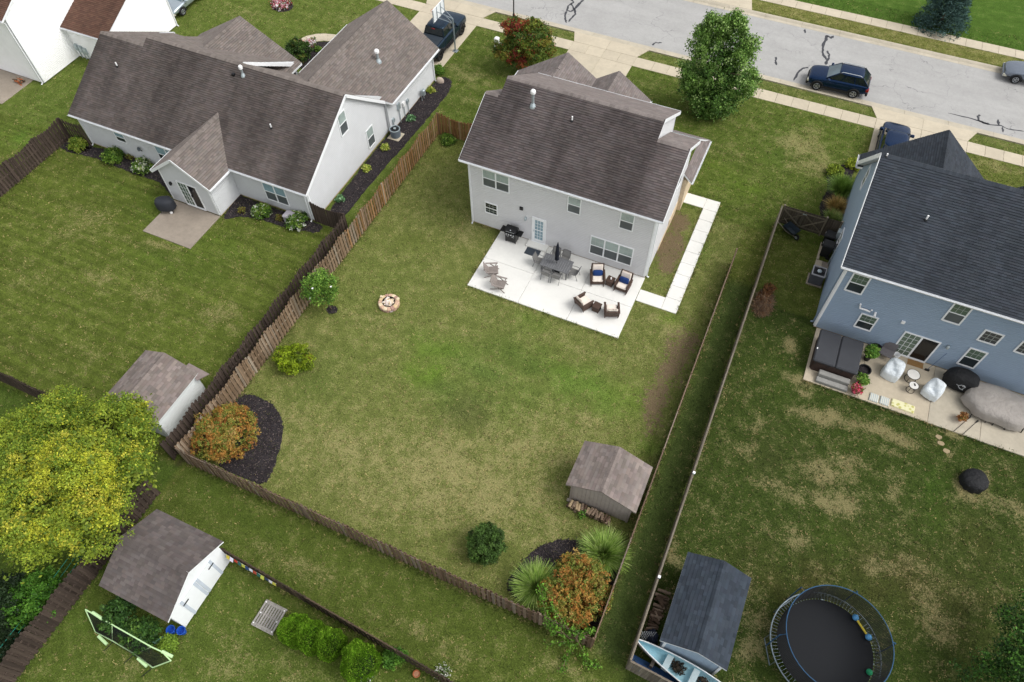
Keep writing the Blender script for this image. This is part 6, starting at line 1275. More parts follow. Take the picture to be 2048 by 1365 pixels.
c1 = wchair((9.12,-1.45,PZ), face(*zp(1425,710),2,37), 'dark wicker rocking chair facing the lawn between table and side table', True); pillow(c1, 'navy pillow on the rocking chair nearer the dining table')
c2 = wchair((10.72,-1.35,PZ), face(*zp(1700,780),-20,35), 'dark wicker rocking chair by the house corner, turned towards the dining table', True); pillow(c2, 'navy pillow on the rocking chair by the house corner')
wchair((9.05,-3.55,PZ), face(*zp(1290,960),17,-10), 'dark wicker armchair turned sideways next to a square side table', False); wchair((10.75,-3.45,PZ), face(*zp(1575,1060),-1,-20), 'dark wicker armchair with its back to the lawn', False)
for x, y, l in ((9.92,-1.35,'square dark wicker side table between the rocking chairs'),(9.86,-3.52,'square dark wicker side table between the two low armchairs')):
    s_ = thing('side_table', l, 'side table', (x,y,PZ), R(-8)); bx('body', s_, M_WICKER, -.21,.21,-.21,.21,.03,.42); bx('top', s_, M_WICKER, -.24,.24,-.24,.24,.422,.46)
    for a in (-.19,.19):
        for b_ in (-.19,.19): q = MB(); q.cyl((a,b_,0),(a,b_,.03),.025); q.build('foot', M_PLASTIC, s_)
cn = thing('candle_holder', 'small white candle holder on the dark wicker side table', 'candle', (9.94,-1.33,PZ+.462)); q = MB(); q.lathe([(.045,0),(.05,.02),(.03,.05),(.05,.11),(.045,.115)], 10); q.build('bowl', M_PVC, cn); q = MB(); q.lathe([(.025,.07),(.025,.13),(.005,.135)], 8); q.build('wax', M_CUSH, cn)
# folding wooden chairs
def wood_chair(loc, rz, label):
    c = thing('wooden_lounge_chair', label, 'lounge chair', loc, rz)
    for i in range(7): y = -.27+i*.09; q = MB(); q.beam((.36,y,.36),(-.22,y,.27),.075,.018); q.build('seat_slat', M_TEAK, c)
    for i in range(7): y = -.27+i*.09; q = MB(); q.beam((-.2,y,.27),(-.52,y*1.05,.86-.012*(i-3)**2),.075,.018); q.build('back_slat', M_TEAK, c)
    for s in (-1,1):
        q = MB(); q.beam((.42,s*.34,0),(-.1,s*.33,.52),.03,.06); q.build('front_leg', M_TEAK, c); q = MB(); q.beam((-.5,s*.3,0),(.36,s*.3,.36),.03,.06); q.build('rear_leg', M_TEAK, c)
        q = MB(); q.beam((.36,s*.37,.53),(-.4,s*.37,.55),.1,.022); q.build('armrest', M_TEAK, c); q = MB(); q.beam((.28,s*.36,.52),(.22,s*.34,.28),.03,.05); q.build('arm_post', M_TEAK, c)
    q = MB(); q.beam((-.47,-.32,.76),(-.47,.32,.76),.03,.05); q.build('back_rail', M_TEAK, c)
wood_chair((3.05,-3.5,PZ), face(*zp(330,620),20,-1), 'weathered wooden lounge chair towards the house, left edge of the patio'.replace(', left edge of',' on'))
wood_chair((3.92,-4.3,PZ), face(*zp(415,750),20,5), 'weathered wooden lounge chair close to the lawn edge of the white patio')
# fire pit
FP = thing('fire_pit', 'round stone fire pit full of pale ash and wood on the lawn', 'fire pit', (-1.6,-8.1,0)); M_ST = []
for i, c in enumerate(('c3a48c','d8c6a8','a8877a','b7a6a4','cdb48e')): M_ST.append(mat('fire_stone_%d' % i, c, .9, .15, 8, .5, 30))
for row, (nn, z0, z1, ro) in enumerate(((15,0,.13,.0),(15,.135,.27,.2))):
    for i in range(nn):
        a = 2*math.pi*(i+.5*row)/nn; q = MB(); w_ = .62*2*math.pi/nn*.46
        q.bbox(-.13,.13,-w_,w_,z0,z1+random.uniform(-.02,.02),.035); o = q.build('stone', random.choice(M_ST), FP); o.location = (math.cos(a)*.5,math.sin(a)*.5,0); o.rotation_euler = (0,0,a+random.gauss(0,.05))
for a, m in ((2.9,1),(.75,1)): q = MB(); q.bbox(-.11,.11,-.08,.08,.272,.37,.04); o = q.build('stone', M_ST[m], FP); o.location = (math.cos(a)*.56,math.sin(a)*.56,0); o.rotation_euler = (0,0,a+.4)
q = MB(); q.lathe([(.385,.02),(.385,.3),(.37,.3),(.37,.02)], 24, cap0=False, cap1=False); q.build('steel_ring', M_PLASTIC, FP)
q = MB(); q.lathe([(.37,.1),(.28,.17),(.12,.2),(.01,.21)], 16); q.build('ash', mat('wood_ash','c9bfae',.95,.3,10,.5), FP)
for i in range(40):
    a = random.uniform(0,6.28); l = random.uniform(.08,.2); x, y = random.uniform(-.24,.24), random.uniform(-.24,.24); q = MB(); q.beam((x-l*math.cos(a),y-l*math.sin(a),.2+random.uniform(0,.05)),(x+l*math.cos(a),y+l*math.sin(a),.22+random.uniform(0,.08)),random.uniform(.03,.07),.03); q.build('charred_stick', random.choice([M_ST[1],M_ST[3],M_ST[4],M_CUSH,M_CUSH]), FP)
# ------------------------------------------------------------------ patio of the blue house
BZ = .07; zb2 = T(1580,500,3.175)
def drape(name, label, cat, loc, rx, ry, rings, m, rz=0, folds=9, amp=.06, seed=1, sq=.75, tilt=0):
    """a cloth cover: rounded-rectangle rings (scale, height) with folds growing towards the hem"""
    c = thing(name, label, cat, loc, rz); rs = random.Random(seed); ph = [rs.uniform(0,6.28) for _ in range(4)]; n_ = 40; R_ = []
    for k, (s, z) in enumerate(rings):
        t0 = 1-k/(len(rings)-1); ring = []
        for i in range(n_):
            t = 2*math.pi*i/n_; cx, sx = math.cos(t), math.sin(t); f = 1+amp*t0*(math.sin(folds*t+ph[0])*.6+math.sin((folds*2+1)*t+ph[1])*.4)+amp*.5*(1-t0)*math.sin(3*t+ph[2])
            ring.append((rx*s*f*math.copysign(abs(cx)**sq,cx), ry*s*f*math.copysign(abs(sx)**sq,sx), z+amp*.35*math.sin(5*t+ph[3]+k)*(.6 if 0 < k else 0)+(tilt*(sx*.5+.15) if k > 1 else 0)))
        R_.append(ring)
    b = MB(); b.loft(R_, False, True); b.build('cover', m, c, smooth=True); return c
M_TUBC = mat('tub_cover_charcoal', '3b3d42', .75, .08, 2, .1, 20); M_TUBS = mat('tub_skirt_brown', '3a2c27', .7, .15, 8); M_STEPG = mat('plastic_step_grey', '8b8a86', .7, .08, 4); M_WCOV = mat('white_vinyl_cover', 'dfe6ea', .55, .04, 4, .9, 5); M_BCOV = mat('black_fabric_cover', '17181b', .7, .15, 6, .9, 5); M_GCOV = mat('faded_taupe_cover', 'a09a94', .85, .14, 1.6, .8, 4); M_OLIVE = mat('faded_green_cover', '8b8c78', .85, .12, 2)
ht = thing('hot_tub', 'hot tub under a folded charcoal cover at the blue house corner', 'hot tub', (23.25,-1.48,BZ))
q = MB(); q.bbox(-1.12,1.12,-1.08,1.08,0,.86,.12); q.build('cabinet', M_TUBS, ht)
for a, b_ in ((-1.19,-.01),(.01,1.19)): q = MB(); q.bbox(a,b_,-1.13,1.15,.862,1.0,.06); q.build('cover_half', M_TUBC, ht)
for a in (-1.0,-.3,.4,1.0): q = MB(); q.box(a-.02,a+.02,-1.135,-1.12,.6,.9); q.build('strap', M_PLASTIC, ht)
q = MB(); q.box(-1.15,-1.09,-.35,-.25,1.0,1.006); q.build('tag', M_PVC, ht)
st_ = thing('tub_step', 'two tier grey plastic step in front of the hot tub', 'step', (23.45,-2.98,BZ)); bx('lower_tread', st_, M_STEPG, -.85,.85,-.33,-.01,0,.22,b=.03); bx('upper_tread', st_, M_STEPG, -.83,.83,.0,.33,0,.44,b=.03)
def potplant(loc, r, h, pm, label, pal, fr, fh, seed, n_=130):
    c = thing('potted_plant', label, 'potted plant', loc); q = MB(); q.lathe([(r*.75,0),(r,h),(r*1.08,h),(r*1.08,h+.04),(r*.9,h+.04),(r*.88,h-.02)], 14); q.build('pot', pm, c)
    leaves('foliage', [(0,0,h+fh*.45,fr,fr,fh*.55),(.1,-.05,h+fh*.3,fr*.7,fr*.7,fh*.5)], n_, 9, .06, .06, pal, seed, c, shell=.4, zmin=-.4)
M_TERRA = mat('terracotta', 'a8623c', .85, .1, 6); M_BPOT = mat('black_pot', '1c1d20', .5, .1, 6)
gpal = [('4f7a2c',2),('6c9438',2),('8fae50',1)]
potplant((24.95,-.62,BZ),.2,.4,M_BPOT,'tall green potted plant between hot tub and house wall',gpal,.34,.75,81,200); potplant((24.88,-2.4,BZ),.18,.3,M_BPOT,'bushy green potted plant beside the tub step',gpal,.3,.4,82); potplant((24.68,-3.08,BZ),.17,.25,M_BPOT,'potted pink flowers at the patio corner',[('c2455a',2),('d8788a',1.4),('5a7a34',1.4)],.24,.3,83)
q = thing('planter', 'empty black round planter beside the hot tub', 'planter', (24.88,-1.7,BZ)); b = MB(); b.lathe([(.26,0),(.33,.42),(.36,.42),(.36,.46),(.31,.46),(.29,.3),(.02,.3)], 18, cap1=False); b.build('pot', M_BPOT, q); b = MB(); b.lathe([(.29,.3),(.02,.34)], 16); b.build('soil', M_MULCH, q)
q = thing('fire_bowl', 'round black bowl on the patio beside the house wall', 'bowl', (25.3,.2,BZ)); b = MB(); b.lathe([(.12,0),(.24,.12),(.3,.3),(.27,.3),(.2,.16),(.02,.1)], 20, cap1=False); b.build('bowl', M_BPOT, q)
q = thing('folding_chair', 'folded grey lounge chair leaning near the patio door', 'chair', (25.9,.02,BZ), R(-15)); 
b = MB(); b.loft([[(-.4,-.3,.3),(.3,-.3,.36),(.3,.25,.36),(-.4,.25,.3)],[(-.4,-.3,.33),(.3,-.3,.39),(.3,.25,.39),(-.4,.25,.33)]], True, True); b.build('seat', mat('grey_fabric','6e6a6c',.9,.12,9), q)
b = MB(); b.loft([[(-.4,.25,.3),(.3,.25,.36),(.28,.42,.8),(-.38,.42,.75)],[(-.4,.28,.3),(.3,.28,.36),(.28,.45,.8),(-.38,.45,.75)]], True, True); b.build('backrest', MATS['grey_fabric'], q)
for x in (-.38,.28):
    for y in (-.28,.3): b = MB(); b.cyl((x,y,0),(x,y*.9,.35),.015); b.build('leg', M_FRAMEG, q)
q = thing('bucket', 'white bucket by the sliding door', 'bucket', (26.38,.1,BZ)); b = MB(); b.lathe([(.14,0),(.17,.36),(.185,.36),(.185,.38),(.165,.38),(.13,.04),(.01,.04)], 16, cap1=False); b.build('shell', M_PVC, q); b = MB(); b.tube([(-.17,0,.36),(-.12,-.1,.28),(0,-.19,.22),(.12,-.1,.28),(.17,0,.36)], .006, 5); b.build('handle', M_GALV, q)
drape('covered_chair','square chair under a white cover next to the round tables','covered chair',(26.3,-1.12,BZ),.48,.46,[(1,.02),(1.0,.3),(.97,.55),(.9,.72),(.55,.76),(.1,.7)],M_WCOV,R(-14),8,.05,3,.5,tilt=.42)
drape('covered_chair','chair under a white cover with tan hem near the big covered table','covered chair',(28.45,-1.55,BZ),.46,.44,[(1,.1),(1.0,.3),(.97,.55),(.88,.72),(.5,.74),(.1,.7)],M_WCOV,R(-20),8,.06,4,.5,tilt=.42)
def rtable(loc, r, h, label, ring=False):
    c = thing('round_table', label, 'side table', loc); b = MB(); b.lathe([(r*.96,h-.02),(r,h),(r*.95,h+.012),(.01,h+.012)], 26); b.build('table_top', mat('pale_stone_top','d9d6d0',.6,.06,5), c); b = MB(); b.tube([(r*math.cos(t),r*math.sin(t),h) for t in np.linspace(0,2*math.pi,25)[:-1]], .018, 6, closed=True); b.build('rim', M_BLACKM, c)
    b = MB(); b.tube([(r*.85*math.cos(t),r*.85*math.sin(t),.02) for t in np.linspace(0,2*math.pi,25)[:-1]], .016, 6, closed=True); b.build('base_ring', M_BLACKM, c)
    for i in range(3): a = i*2.094; b = MB(); b.cyl((r*.85*math.cos(a),r*.85*math.sin(a),.02),(r*.9*math.cos(a),r*.9*math.sin(a),h-.02),.012); b.build('leg', M_BLACKM, c)
rtable((27.35,-.98,BZ),.34,.48,'larger round pale table with black rim between the covered chairs'); rtable((27.45,-1.72,BZ),.25,.5,'smaller round pale table with black base ring and phone')
put('phone', MB().bbox(-.04,.04,-.08,.08,0,.012,.004).mesh('phone', M_BLACKM), None, (27.48,-1.66,BZ+.514), (0,0,.4), label='black phone lying on the smaller round table', cat='phone')
put('door_mat', MB().box(-.42,.42,-.2,.2,0,.014).mesh('door_mat', mat('coir_mat','8a6a42',.95,.15,30,.4,60)), None, (27.5,.18,BZ+.003), label='brown coir mat below the sliding door', cat='mat')
q = thing('broom', 'broom leaning against the blue siding by the sliding door', 'broom', (28.25,.1,BZ)); b = MB(); b.cyl((-.12,-.12,.12),(.28,.33,1.35),.012); b.build('handle', mat('blue_handle','2a4a78',.5), q); b = MB(); b.bbox(-.24,.0,-.16,-.08,0,.14,.02); b.build('head', M_PLASTIC, q)
cg = drape('covered_grill','gas grill under a black cover with silver bird emblem','covered grill',(29.75,-.32,BZ),.82,.5,[(1,.12),(1.0,.35),(.98,.75),(.9,.95),(.66,1.12),(.2,1.16)],M_BCOV,R(-6),10,.05,6,.7)
em = [(-.26,.02),(-.12,.0),(-.02,.11),(.14,.13),(.22,.06),(.2,-.02),(.16,-.06),(.2,-.2),(.02,-.2),(-.1,-.08),(-.14,-.02)]
b = MB(); R1 = [Vector((x,0,z)) for x, z in em]; cc = Vector((.04,0,-.03)); R2 = [cc+(p-cc)*.8 for p in R1]
for i in range(len(em)): j = (i+1) % len(em); b.loft([[R1[i],R1[j],R2[j],R2[i]],[p+Vector((0,-.01,0)) for p in (R1[i],R1[j],R2[j],R2[i])]], True, True)
b.loft([[(.05,0,.06),(.12,0,.06),(.12,0,.03),(.05,0,.03)],[(.05,-.01,.06),(.12,-.01,.06),(.12,-.01,.03),(.05,-.01,.03)]], True, True)
b.xform(Matrix.Translation((.02,-.525,.62)) @ Matrix.Rotation(R(-7),4,'X')); b.build('emblem', mat('silver_print','c4c8cc',.4,.05,6), cg, kind='stuff')
for x in (-.6,.6): b = MB(); b.cyl((x,-.3,.0),(x,-.3,.13),.03); b.build('castor', M_PLASTIC, cg)
bt = drape('covered_table_set','big table and chairs under a faded taupe cover','covered furniture',(31.75,-1.15,BZ),1.75,1.1,[(1,.2),(1.0,.4),(.97,.62),(.93,.76),(.72,.84),(.4,.92),(.05,.97)],M_GCOV,R(-4),7,.07,9,.8)
for x, y in ((-1.1,-1.02),(-.35,-1.05),(.0,-1.05),(.6,-1.03),(-1.6,-.2),(1.4,-.8)): b = MB(); b.beam((x,y,0),(x*.97,y*.9,.4),.04,.04); b.build('leg', M_PLASTIC, bt)
M_STRIPE = N('striped_fabric'); wv = M_STRIPE.n('ShaderNodeTexWave', wave_type='BANDS', bands_direction='X'); wv.inputs['Scale'].default_value = 3.2; M_STRIPE.l(M_STRIPE.pos, wv.inputs['Vector']); M_STRIPE.fin(M_STRIPE.mix(M_STRIPE.rng(wv.outputs['Fac'],.35,.65,0,1), lin('cfcdbf'), lin('a9b3b6')), .9, 0, .2); M_STRIPE = M_STRIPE.m
M_YEL = N('yellow_print_fabric'); vo = M_YEL.n('ShaderNodeTexVoronoi'); vo.inputs['Scale'].default_value = 5; M_YEL.l(M_YEL.pos, vo.inputs['Vector']); M_YEL.fin(M_YEL.mix(M_YEL.rng(vo.outputs['Distance'],.25,.5,0,1), lin('b9b46a'), lin('dcd8b0')), .9, 0, .2); M_YEL = M_YEL.m
for x, y, m, w_, d_, l in ((25.72,-3.02,M_STRIPE,.24,.26,'striped seat cushion lying nearest the potted pink flowers'),(26.27,-3.0,M_STRIPE,.24,.26,'striped seat cushion lying next to the yellow one'),(27.22,-2.92,M_YEL,.6,.25,'long yellow print cushion lying on the patio edge')):
    q = thing('cushion', l, 'cushion', (x,y,BZ), R(-2)); b = MB(); b.bbox(-w_,w_,-d_,d_,0,.08,.06); b.build('pad', m, q); b = MB(); b.tube([(-w_+.02,-d_+.02,.05),(w_-.02,-d_+.02,.05),(w_-.02,d_-.02,.05),(-w_+.02,d_-.02,.05)], .012, 5, closed=True); b.build('piping', m, q)
q = thing('potted_plant', 'withered brown plant in a pot on the grey slab', 'potted plant', (30.1,-2.55,BZ)); b = MB(); b.lathe([(.1,0),(.15,.22),(.12,.2)], 12); b.build('pot', M_TERRA, q); leaves('foliage', [(0,0,.35,.24,.24,.16)], 60, 8, .05, .06, [('8a5a34',2),('a87a48',1.5),('6a7034',.6)], 84, q, shell=.2, zmin=-.3)
for p0, p1, l in (((1880+230/8.53,720+1225/8.53),(1880+480/8.53,720+1010/8.53),'thin garden torch lying by the withered plant'),((1880+380/8.53,720+1280/8.53),(1880+610/8.53,720+1075/8.53),'black headed garden torch lying by the covered table')):
    a, c = G(*p0,BZ+.03), G(*p1,BZ+.03); q = thing('garden_torch', l, 'torch', (a.x,a.y,BZ)); d_ = c-a; b = MB(); b.cyl((0,0,.03),(d_.x,d_.y,.03),.012); b.build('pole', M_PLASTIC, q); u = d_.normalized(); b = MB(); b.cyl((d_.x,d_.y,.04),(d_.x+u.x*.2,d_.y+u.y*.2,.04),.025,.04); b.build('head', M_PLASTIC, q)
for x, y, l in ((945,1190,'tan stepping stone nearest the blue house patio'),(958,1228,'tan stepping stone, middle one on the lawn'),(993,1278,'tan stepping stone farthest from the blue house patio')):
    p = G(*zb2(x,y)); b = MB(); n_ = 9; b.prism([(.18*random.uniform(.8,1.1)*math.cos(2*math.pi*i/n_), .15*random.uniform(.8,1.1)*math.sin(2*math.pi*i/n_)) for i in range(n_)], -.02, .025); put('stepping_stone', b.mesh('stepping_stone', mat('tan_stone','9a8a6c',.95,.15,6)), None, p, label=l, cat='stone')
drape('covered_fire_pit','round fire pit under a black cover on the burnt lawn','covered fire pit',tuple(G(1943,966)),.62,.6,[(1,.02),(1.03,.2),(1.0,.42),(.93,.52),(.5,.62),(.1,.68)],M_BCOV,.3,11,.07,12,1.0)
# ------------------------------------------------------------------ beside the blue house
dz = T(1540,400,7.583)
def bin_(loc, rz, label):
    c = thing('wheelie_bin', label, 'bin', loc, rz); b = MB(); b.loft([[(-.22,-.24,.08),(.22,-.24,.08),(.22,.24,.08),(-.22,.24,.08)],[(-.29,-.3,.98),(.29,-.3,.98),(.29,.32,.98),(-.29,.32,.98)]], True, True); b.build('body', M_BPOT, c)
    b = MB(); b.loft([[(-.31,-.34,.985),(.31,-.34,.985),(.31,.36,.985),(-.31,.36,.985)],[(-.27,-.28,1.08),(.27,-.28,1.08),(.27,.32,1.1),(-.27,.32,1.1)]], True, True); b.build('lid', M_BPOT, c); b = MB(); b.box(-.08,.08,-.346,-.341,.99,1.03); b.build('label_plate', M_PVC, c)
    for s in (-1,1): b = MB(); b.cyl((s*.26,.26,.13),(s*.32,.26,.13),.13,.13,14); b.build('wheel', M_TYRE, c)
    b = MB(); b.tube([(-.24,.34,.95),(-.24,.42,.98),(.24,.42,.98),(.24,.34,.95)], .018, 6); b.build('handle', M_BPOT, c)
bin_((21.27,7.15,0), PI2*0+R(-100), 'black wheelie bin nearest the double gate'); bin_((21.3,6.3,0), R(-92), 'black wheelie bin next to the concrete pavers')
q = thing('air_conditioner', 'dark grey air conditioner beside the blue house', 'air conditioner', (21.2,4.0,0)); M_ACB = mat('dark_louvre', '4a4b50', .6, .12, 4)
b = MB(); b.bbox(-.46,.46,-.46,.46,0,.06,.01); b.build('base_pad', M_GREYC, q)
for i in range(11): b = MB(); b.bbox(-.38,.38,-.38,.38,.065+i*.07,.065+i*.07+.055,.03); b.build('louvre', M_ACB, q)
b = MB(); b.loft([[(x*k,y*k,z) for x, y in ((-.4,-.36),(-.36,-.4),(.36,-.4),(.4,-.36),(.4,.36),(.36,.4),(-.36,.4),(-.4,.36))] for k, z in ((1,.84),(1,.9),(.84,.91),(.84,.86))], False, False); b.build('top_frame', mat('ac_top_grey','a4a4a8',.5,.06,4), q)
b = MB(); b.lathe([(.3,.855),(.02,.862)], 20); b.build('fan_well', M_BPOT, q); b = MB(); b.lathe([(.13,.865),(.13,.93),(.02,.95)], 14); b.build('motor', M_GALV, q)
for i in range(5): a = i*1.2566; b = MB(); b.beam((.1*math.cos(a),.1*math.sin(a),.88),(.33*math.cos(a),.33*math.sin(a),.885),.1,.01); b.build('fan_blade', M_PLASTIC, q)
for i, (x0, x1, y0, y1, m) in enumerate(((20.95,21.35,4.85,5.75,M_TANC),(21.36,21.74,4.85,5.75,M_GREYC),(20.95,21.1,5.8,7.3,M_TANC))):
    c = ((x0+x1)/2,(y0+y1)/2,0); put('paver', MB().bbox(x0-c[0],x1-c[0],y0-c[1],y1-c[1],-.02,.04,.01).mesh('paver', m), None, c, label=('pale concrete paver next to the dark air conditioner','dark concrete paver against the blue house wall','long narrow paver beside the black bins')[i], cat='paver')
q = thing('wheelbarrow', 'dark wheelbarrow leaning on the fence by the double gate', 'wheelbarrow', (19.0,7.15,0), R(150)); M_TRAY = mat('tray_blue_black', '27323a', .5, .15, 6)
b = MB(); b.loft([[(-.25,-.2,.3),(.35,-.2,.3),(.35,.2,.3),(-.25,.2,.3)],[(-.45,-.34,.58),(.5,-.34,.62),(.5,.34,.62),(-.45,.34,.58)]], True, False); b.loft([[(-.43,-.32,.575),(.48,-.32,.615),(.48,.32,.615),(-.43,.32,.575)],[(-.24,-.19,.32),(.34,-.19,.32),(.34,.19,.32),(-.24,.19,.32)]], False, True); b.build('tray', M_TRAY, q)
for s in (-1,1): b = MB(); b.tube([(-.45,s*.06,.2),(.2,s*.22,.28),(1.0,s*.3,.62)], .02, 6); b.build('handle', M_F_RAIL, q); b = MB(); b.cyl((.35,s*.22,.3),(.42,s*.24,0),.015); b.build('leg', M_BLACKM, q)
b = MB(); b.cyl((-.5,-.045,.2),(-.5,.045,.2),.2,.2,18); wl_ = b.build('wheel', M_TYRE, q); b = MB(); b.cyl((-.5,-.05,.2),(-.5,.05,.2),.1,.1,14); b.build('rim', M_GALV, wl_)
# brush pile
bp = G(1527,606); BP = thing('brush_pile', 'pile of dead brown branches against the grey fence', 'brush pile', bp)
rs = np.random.RandomState(3); Vs = []; Fs = []; Cs = []
for i in range(1500):
    a = rs.rand()*6.28; r = rs.rand()**.6; p = np.array([.5*r*math.cos(a), .95*r*math.sin(a)-.1, .05+.65*(1-r)*rs.rand()]); d = rs.normal(size=3)*np.array([1,1,.35])+np.array([.1,-.6,0]); d /= np.linalg.norm(d); l = rs.uniform(.15,.4); s = np.cross(d,[0,0,1]); s /= np.linalg.norm(s)+1e-6; w_ = rs.uniform(.004,.012); k = len(Vs)
    e0, e1 = p-d*l, p+d*l; e0[2] = max(.01,e0[2]); e1[2] = max(.01,e1[2])
    Vs += [e0-s*w_, e0+s*w_, e1+s*w_*.5, e1-s*w_*.5]; Fs.append((k,k+1,k+2,k+3)); Cs.append(np.array(lin(('786452','947c66','5c4c42','a48866','7a5638')[rs.randint(5)]))*rs.uniform(.7,1.3))
put('twigs', np_mesh('twigs', np.array(Vs), np.array(Fs), M_LEAF, np.array(Cs)), BP, kind='stuff')
leaves('dead_leaves', [(.05,.75,.35,.4,.45,.3),(-.05,.1,.3,.4,.5,.25)], 150, 9, .06, .05, [('7a5030',2),('8a6440',1.5),('6a4a34',1.5)], 85, BP, shell=.2, zmin=-.2)
# firewood
M_LOG = mat('split_log', '8a7765', .95, .25, 7, .5, 25); M_LOGE = mat('log_end', 'b59f7f', .9, .15, 10); M_LOGD = mat('old_log', '5c4a3c', .95, .25, 7, .5, 25)
def log(nm, root, p, q_, r, m): b = MB(); b.cyl(p, q_, r, r*.92, 8); return b.build(nm, m, root)
W_ = thing('firewood_stack', 'stack of split firewood along the gable end of the taupe shed', 'firewood', (14.0,-15.5,0)); x = -1.15
for row in range(3):
    x = -1.15+.06*row
    while x < 1.0:
        r = random.uniform(.06,.1); l = random.uniform(.3,.42); yy = random.uniform(-.06,.04); b = MB(); z = .08+row*.15; a = random.uniform(-.25,.25)
        b.loft([[(r*math.cos(t)+a*y*.3, y, r*math.sin(t)) for t in (.3,1.4,2.6,3.7,5.2)] for y in (-l/2,l/2)], True, True); o = b.build('log', random.choice((M_LOG,M_LOG,M_LOGE,M_LOGD)), W_); o.location = (x,.05+yy,z); o.rotation_euler = (0,random.uniform(0,6),random.uniform(-.3,.3)); x += r*2.05
shrub(1163,1030,.22,.45,'small green weed growing through the firewood stack',[('4f7a2c',2),('6c9438',1)],26,8,.05,91,.06,name='weed',cat='plant',lob=3)
W2 = thing('firewood_pile', 'loose pile of old logs between grey fence and blue grey shed', 'firewood', (18.45,-18.6,0))
for i in range(26):
    y = random.uniform(-1.0,1.0); z = random.uniform(.08,.28); a = random.gauss(0,.35); l = random.uniform(.2,.32); log('log', W2, (-l*math.cos(a)+random.uniform(-.05,.1),y-l*math.sin(a),z), (l*math.cos(a),y+l*math.sin(a),z+random.uniform(-.05,.08)), random.uniform(.045,.09), random.choice((M_LOG,M_LOGD,M_LOGD)))
q = drape('tarpaulin','crumpled blue black tarpaulin beside the loose logs','tarpaulin',(18.55,-19.75,0),.32,.36,[(1,.02),(.9,.25),(.7,.42),(.3,.5),(.05,.46)],mat('blue_black_tarp','232a3c',.5,.2,4),.4,7,.2,15,1.0)
q = thing('lattice_panel', 'piece of white plastic lattice leaning behind the boat', 'lattice', (18.3,-20.0,0), R(20)); M_LAT = mat('lattice_grey', 'b9bcbe', .7, .06, 4)
for i in range(6):
    b = MB(); b.beam((-.3+i*.1,-.02,.25),(-.05+i*.1,.22,.75),.025,.01); b.build('strip', M_LAT, q); b = MB(); b.beam((-.05+i*.1,-.02,.25),(-.3+i*.1,.22,.75),.025,.01); b.build('strip', M_LAT, q)
# boat
bt_ = thing('rowing_boat', 'white boat with light blue inside lying behind the blue grey shed', 'boat', (17.98,-20.4,.45), math.atan2(-.55,3.4)); M_HULL = mat('white_hull', 'd8dadb', .6, .16, 5, .2, 20); M_BIN = mat('light_blue_hull', '93bcc8', .6, .12, 4)
def hull(k, top, bot, nseg=14):
    R_ = []
    for i in range(nseg+1):
        t = i/nseg; x = .02+4.7*t; w_ = .5*k*min(1,(math.sin(min(1,t*1.35+.03)*math.pi/2))**.75)*(1-.12*max(0,t-.6)/.4); z1 = top+.2*(1-t)**3; z0 = bot+.25*max(0,1-t*5)**2
        R_.append([(x,-w_,z1),(x,-w_*.92,(z0+z1)*.5),(x,-w_*.68,z0+.03),(x,0,z0),(x,w_*.68,z0+.03),(x,w_*.92,(z0+z1)*.5),(x,w_,z1)])
    return R_
b = MB(); b.loft(hull(1,.52,.0)[::-1], True, True, closed=False) if False else None
b = MB(); ro = hull(1,.52,.0); b.loft(ro, False, False, closed=False); b.build('hull', M_HULL, bt_, smooth=True)
b = MB(); ri = hull(.94,.515,.05); b.loft([r[::-1] for r in ri], False, False, closed=False); b.build('lining', M_BIN, bt_, smooth=True)
for s in (0,6): b = MB(); b.tube([r[s] for r in ro], .028, 6); b.build('gunwale', M_HULL, bt_)
for x, w_ in ((1.5,.4),(2.7,.44),(3.8,.44)): b = MB(); b.bbox(x-.14,x+.14,-w_,w_,.34,.38,.01); b.build('thwart', mat('aluminium_seat','a4b4b8',.5,.08,4), bt_)
b = MB(); b.bbox(4.68,4.73,-.42,.42,.02,.53,.01); b.build('transom', M_HULL, bt_)
for x in (1.0,3.6): b = MB(); b.box(x-.07,x+.07,-.45,.45,-.5,.02); b.build('chock', M_STEPW, bt_)
leaves('leaf_litter', [(1.95,.1,.2,.4,.25,.1),(3.2,.1,.2,.35,.25,.1)], 70, 9, .06, .06, [('2a2620',2),('3c3428',2),('54483a',1)], 86, bt_, shell=.1, zmin=-.2)
put('ground_sheet', MB().box(0,3.2,-.55,.0,0,.012).mesh('ground_sheet', mat('blue_tarp','1f4f86',.6,.15,5)), None, (18.05,-20.75,.006), (0,0,R(-4)), label='blue plastic sheet under the boat', cat='tarpaulin')
# trampoline
tc = Vector((25.5,-17.28,0)); TP = thing('trampoline', 'large round trampoline with blue net poles on the burnt lawn', 'trampoline', tc); M_TUBE = mat('galvanised_tube', '8d9aa2', .35, .08, 5, 0, 40, .7); M_BLUEP = mat('blue_foam_pole', '1f4a6c', .6, .12, 5); M_MAT = mat('trampoline_mat', '0b0f15', .8, .08, 20, .2, 80); RT_ = 2.33
circ = lambda r, z, n_=48, a0=0: [(r*math.cos(a0+2*math.pi*i/n_), r*math.sin(a0+2*math.pi*i/n_), z) for i in range(n_)]
b = MB(); b.tube(circ(RT_,.9), .03, 8, closed=True); b.build('frame_ring', M_TUBE, TP)
b = MB(); b.lathe([(2.03,.875),(2.03,.885),(.01,.885)], 60); b.build('jumping_mat', M_MAT, TP)
for i in range(96): a = 2*math.pi*i/96; b = MB(); b.beam((2.02*math.cos(a),2.02*math.sin(a),.882),(2.31*math.cos(a),2.31*math.sin(a),.9),.011,.011); b.build('spring', M_TUBE, TP)
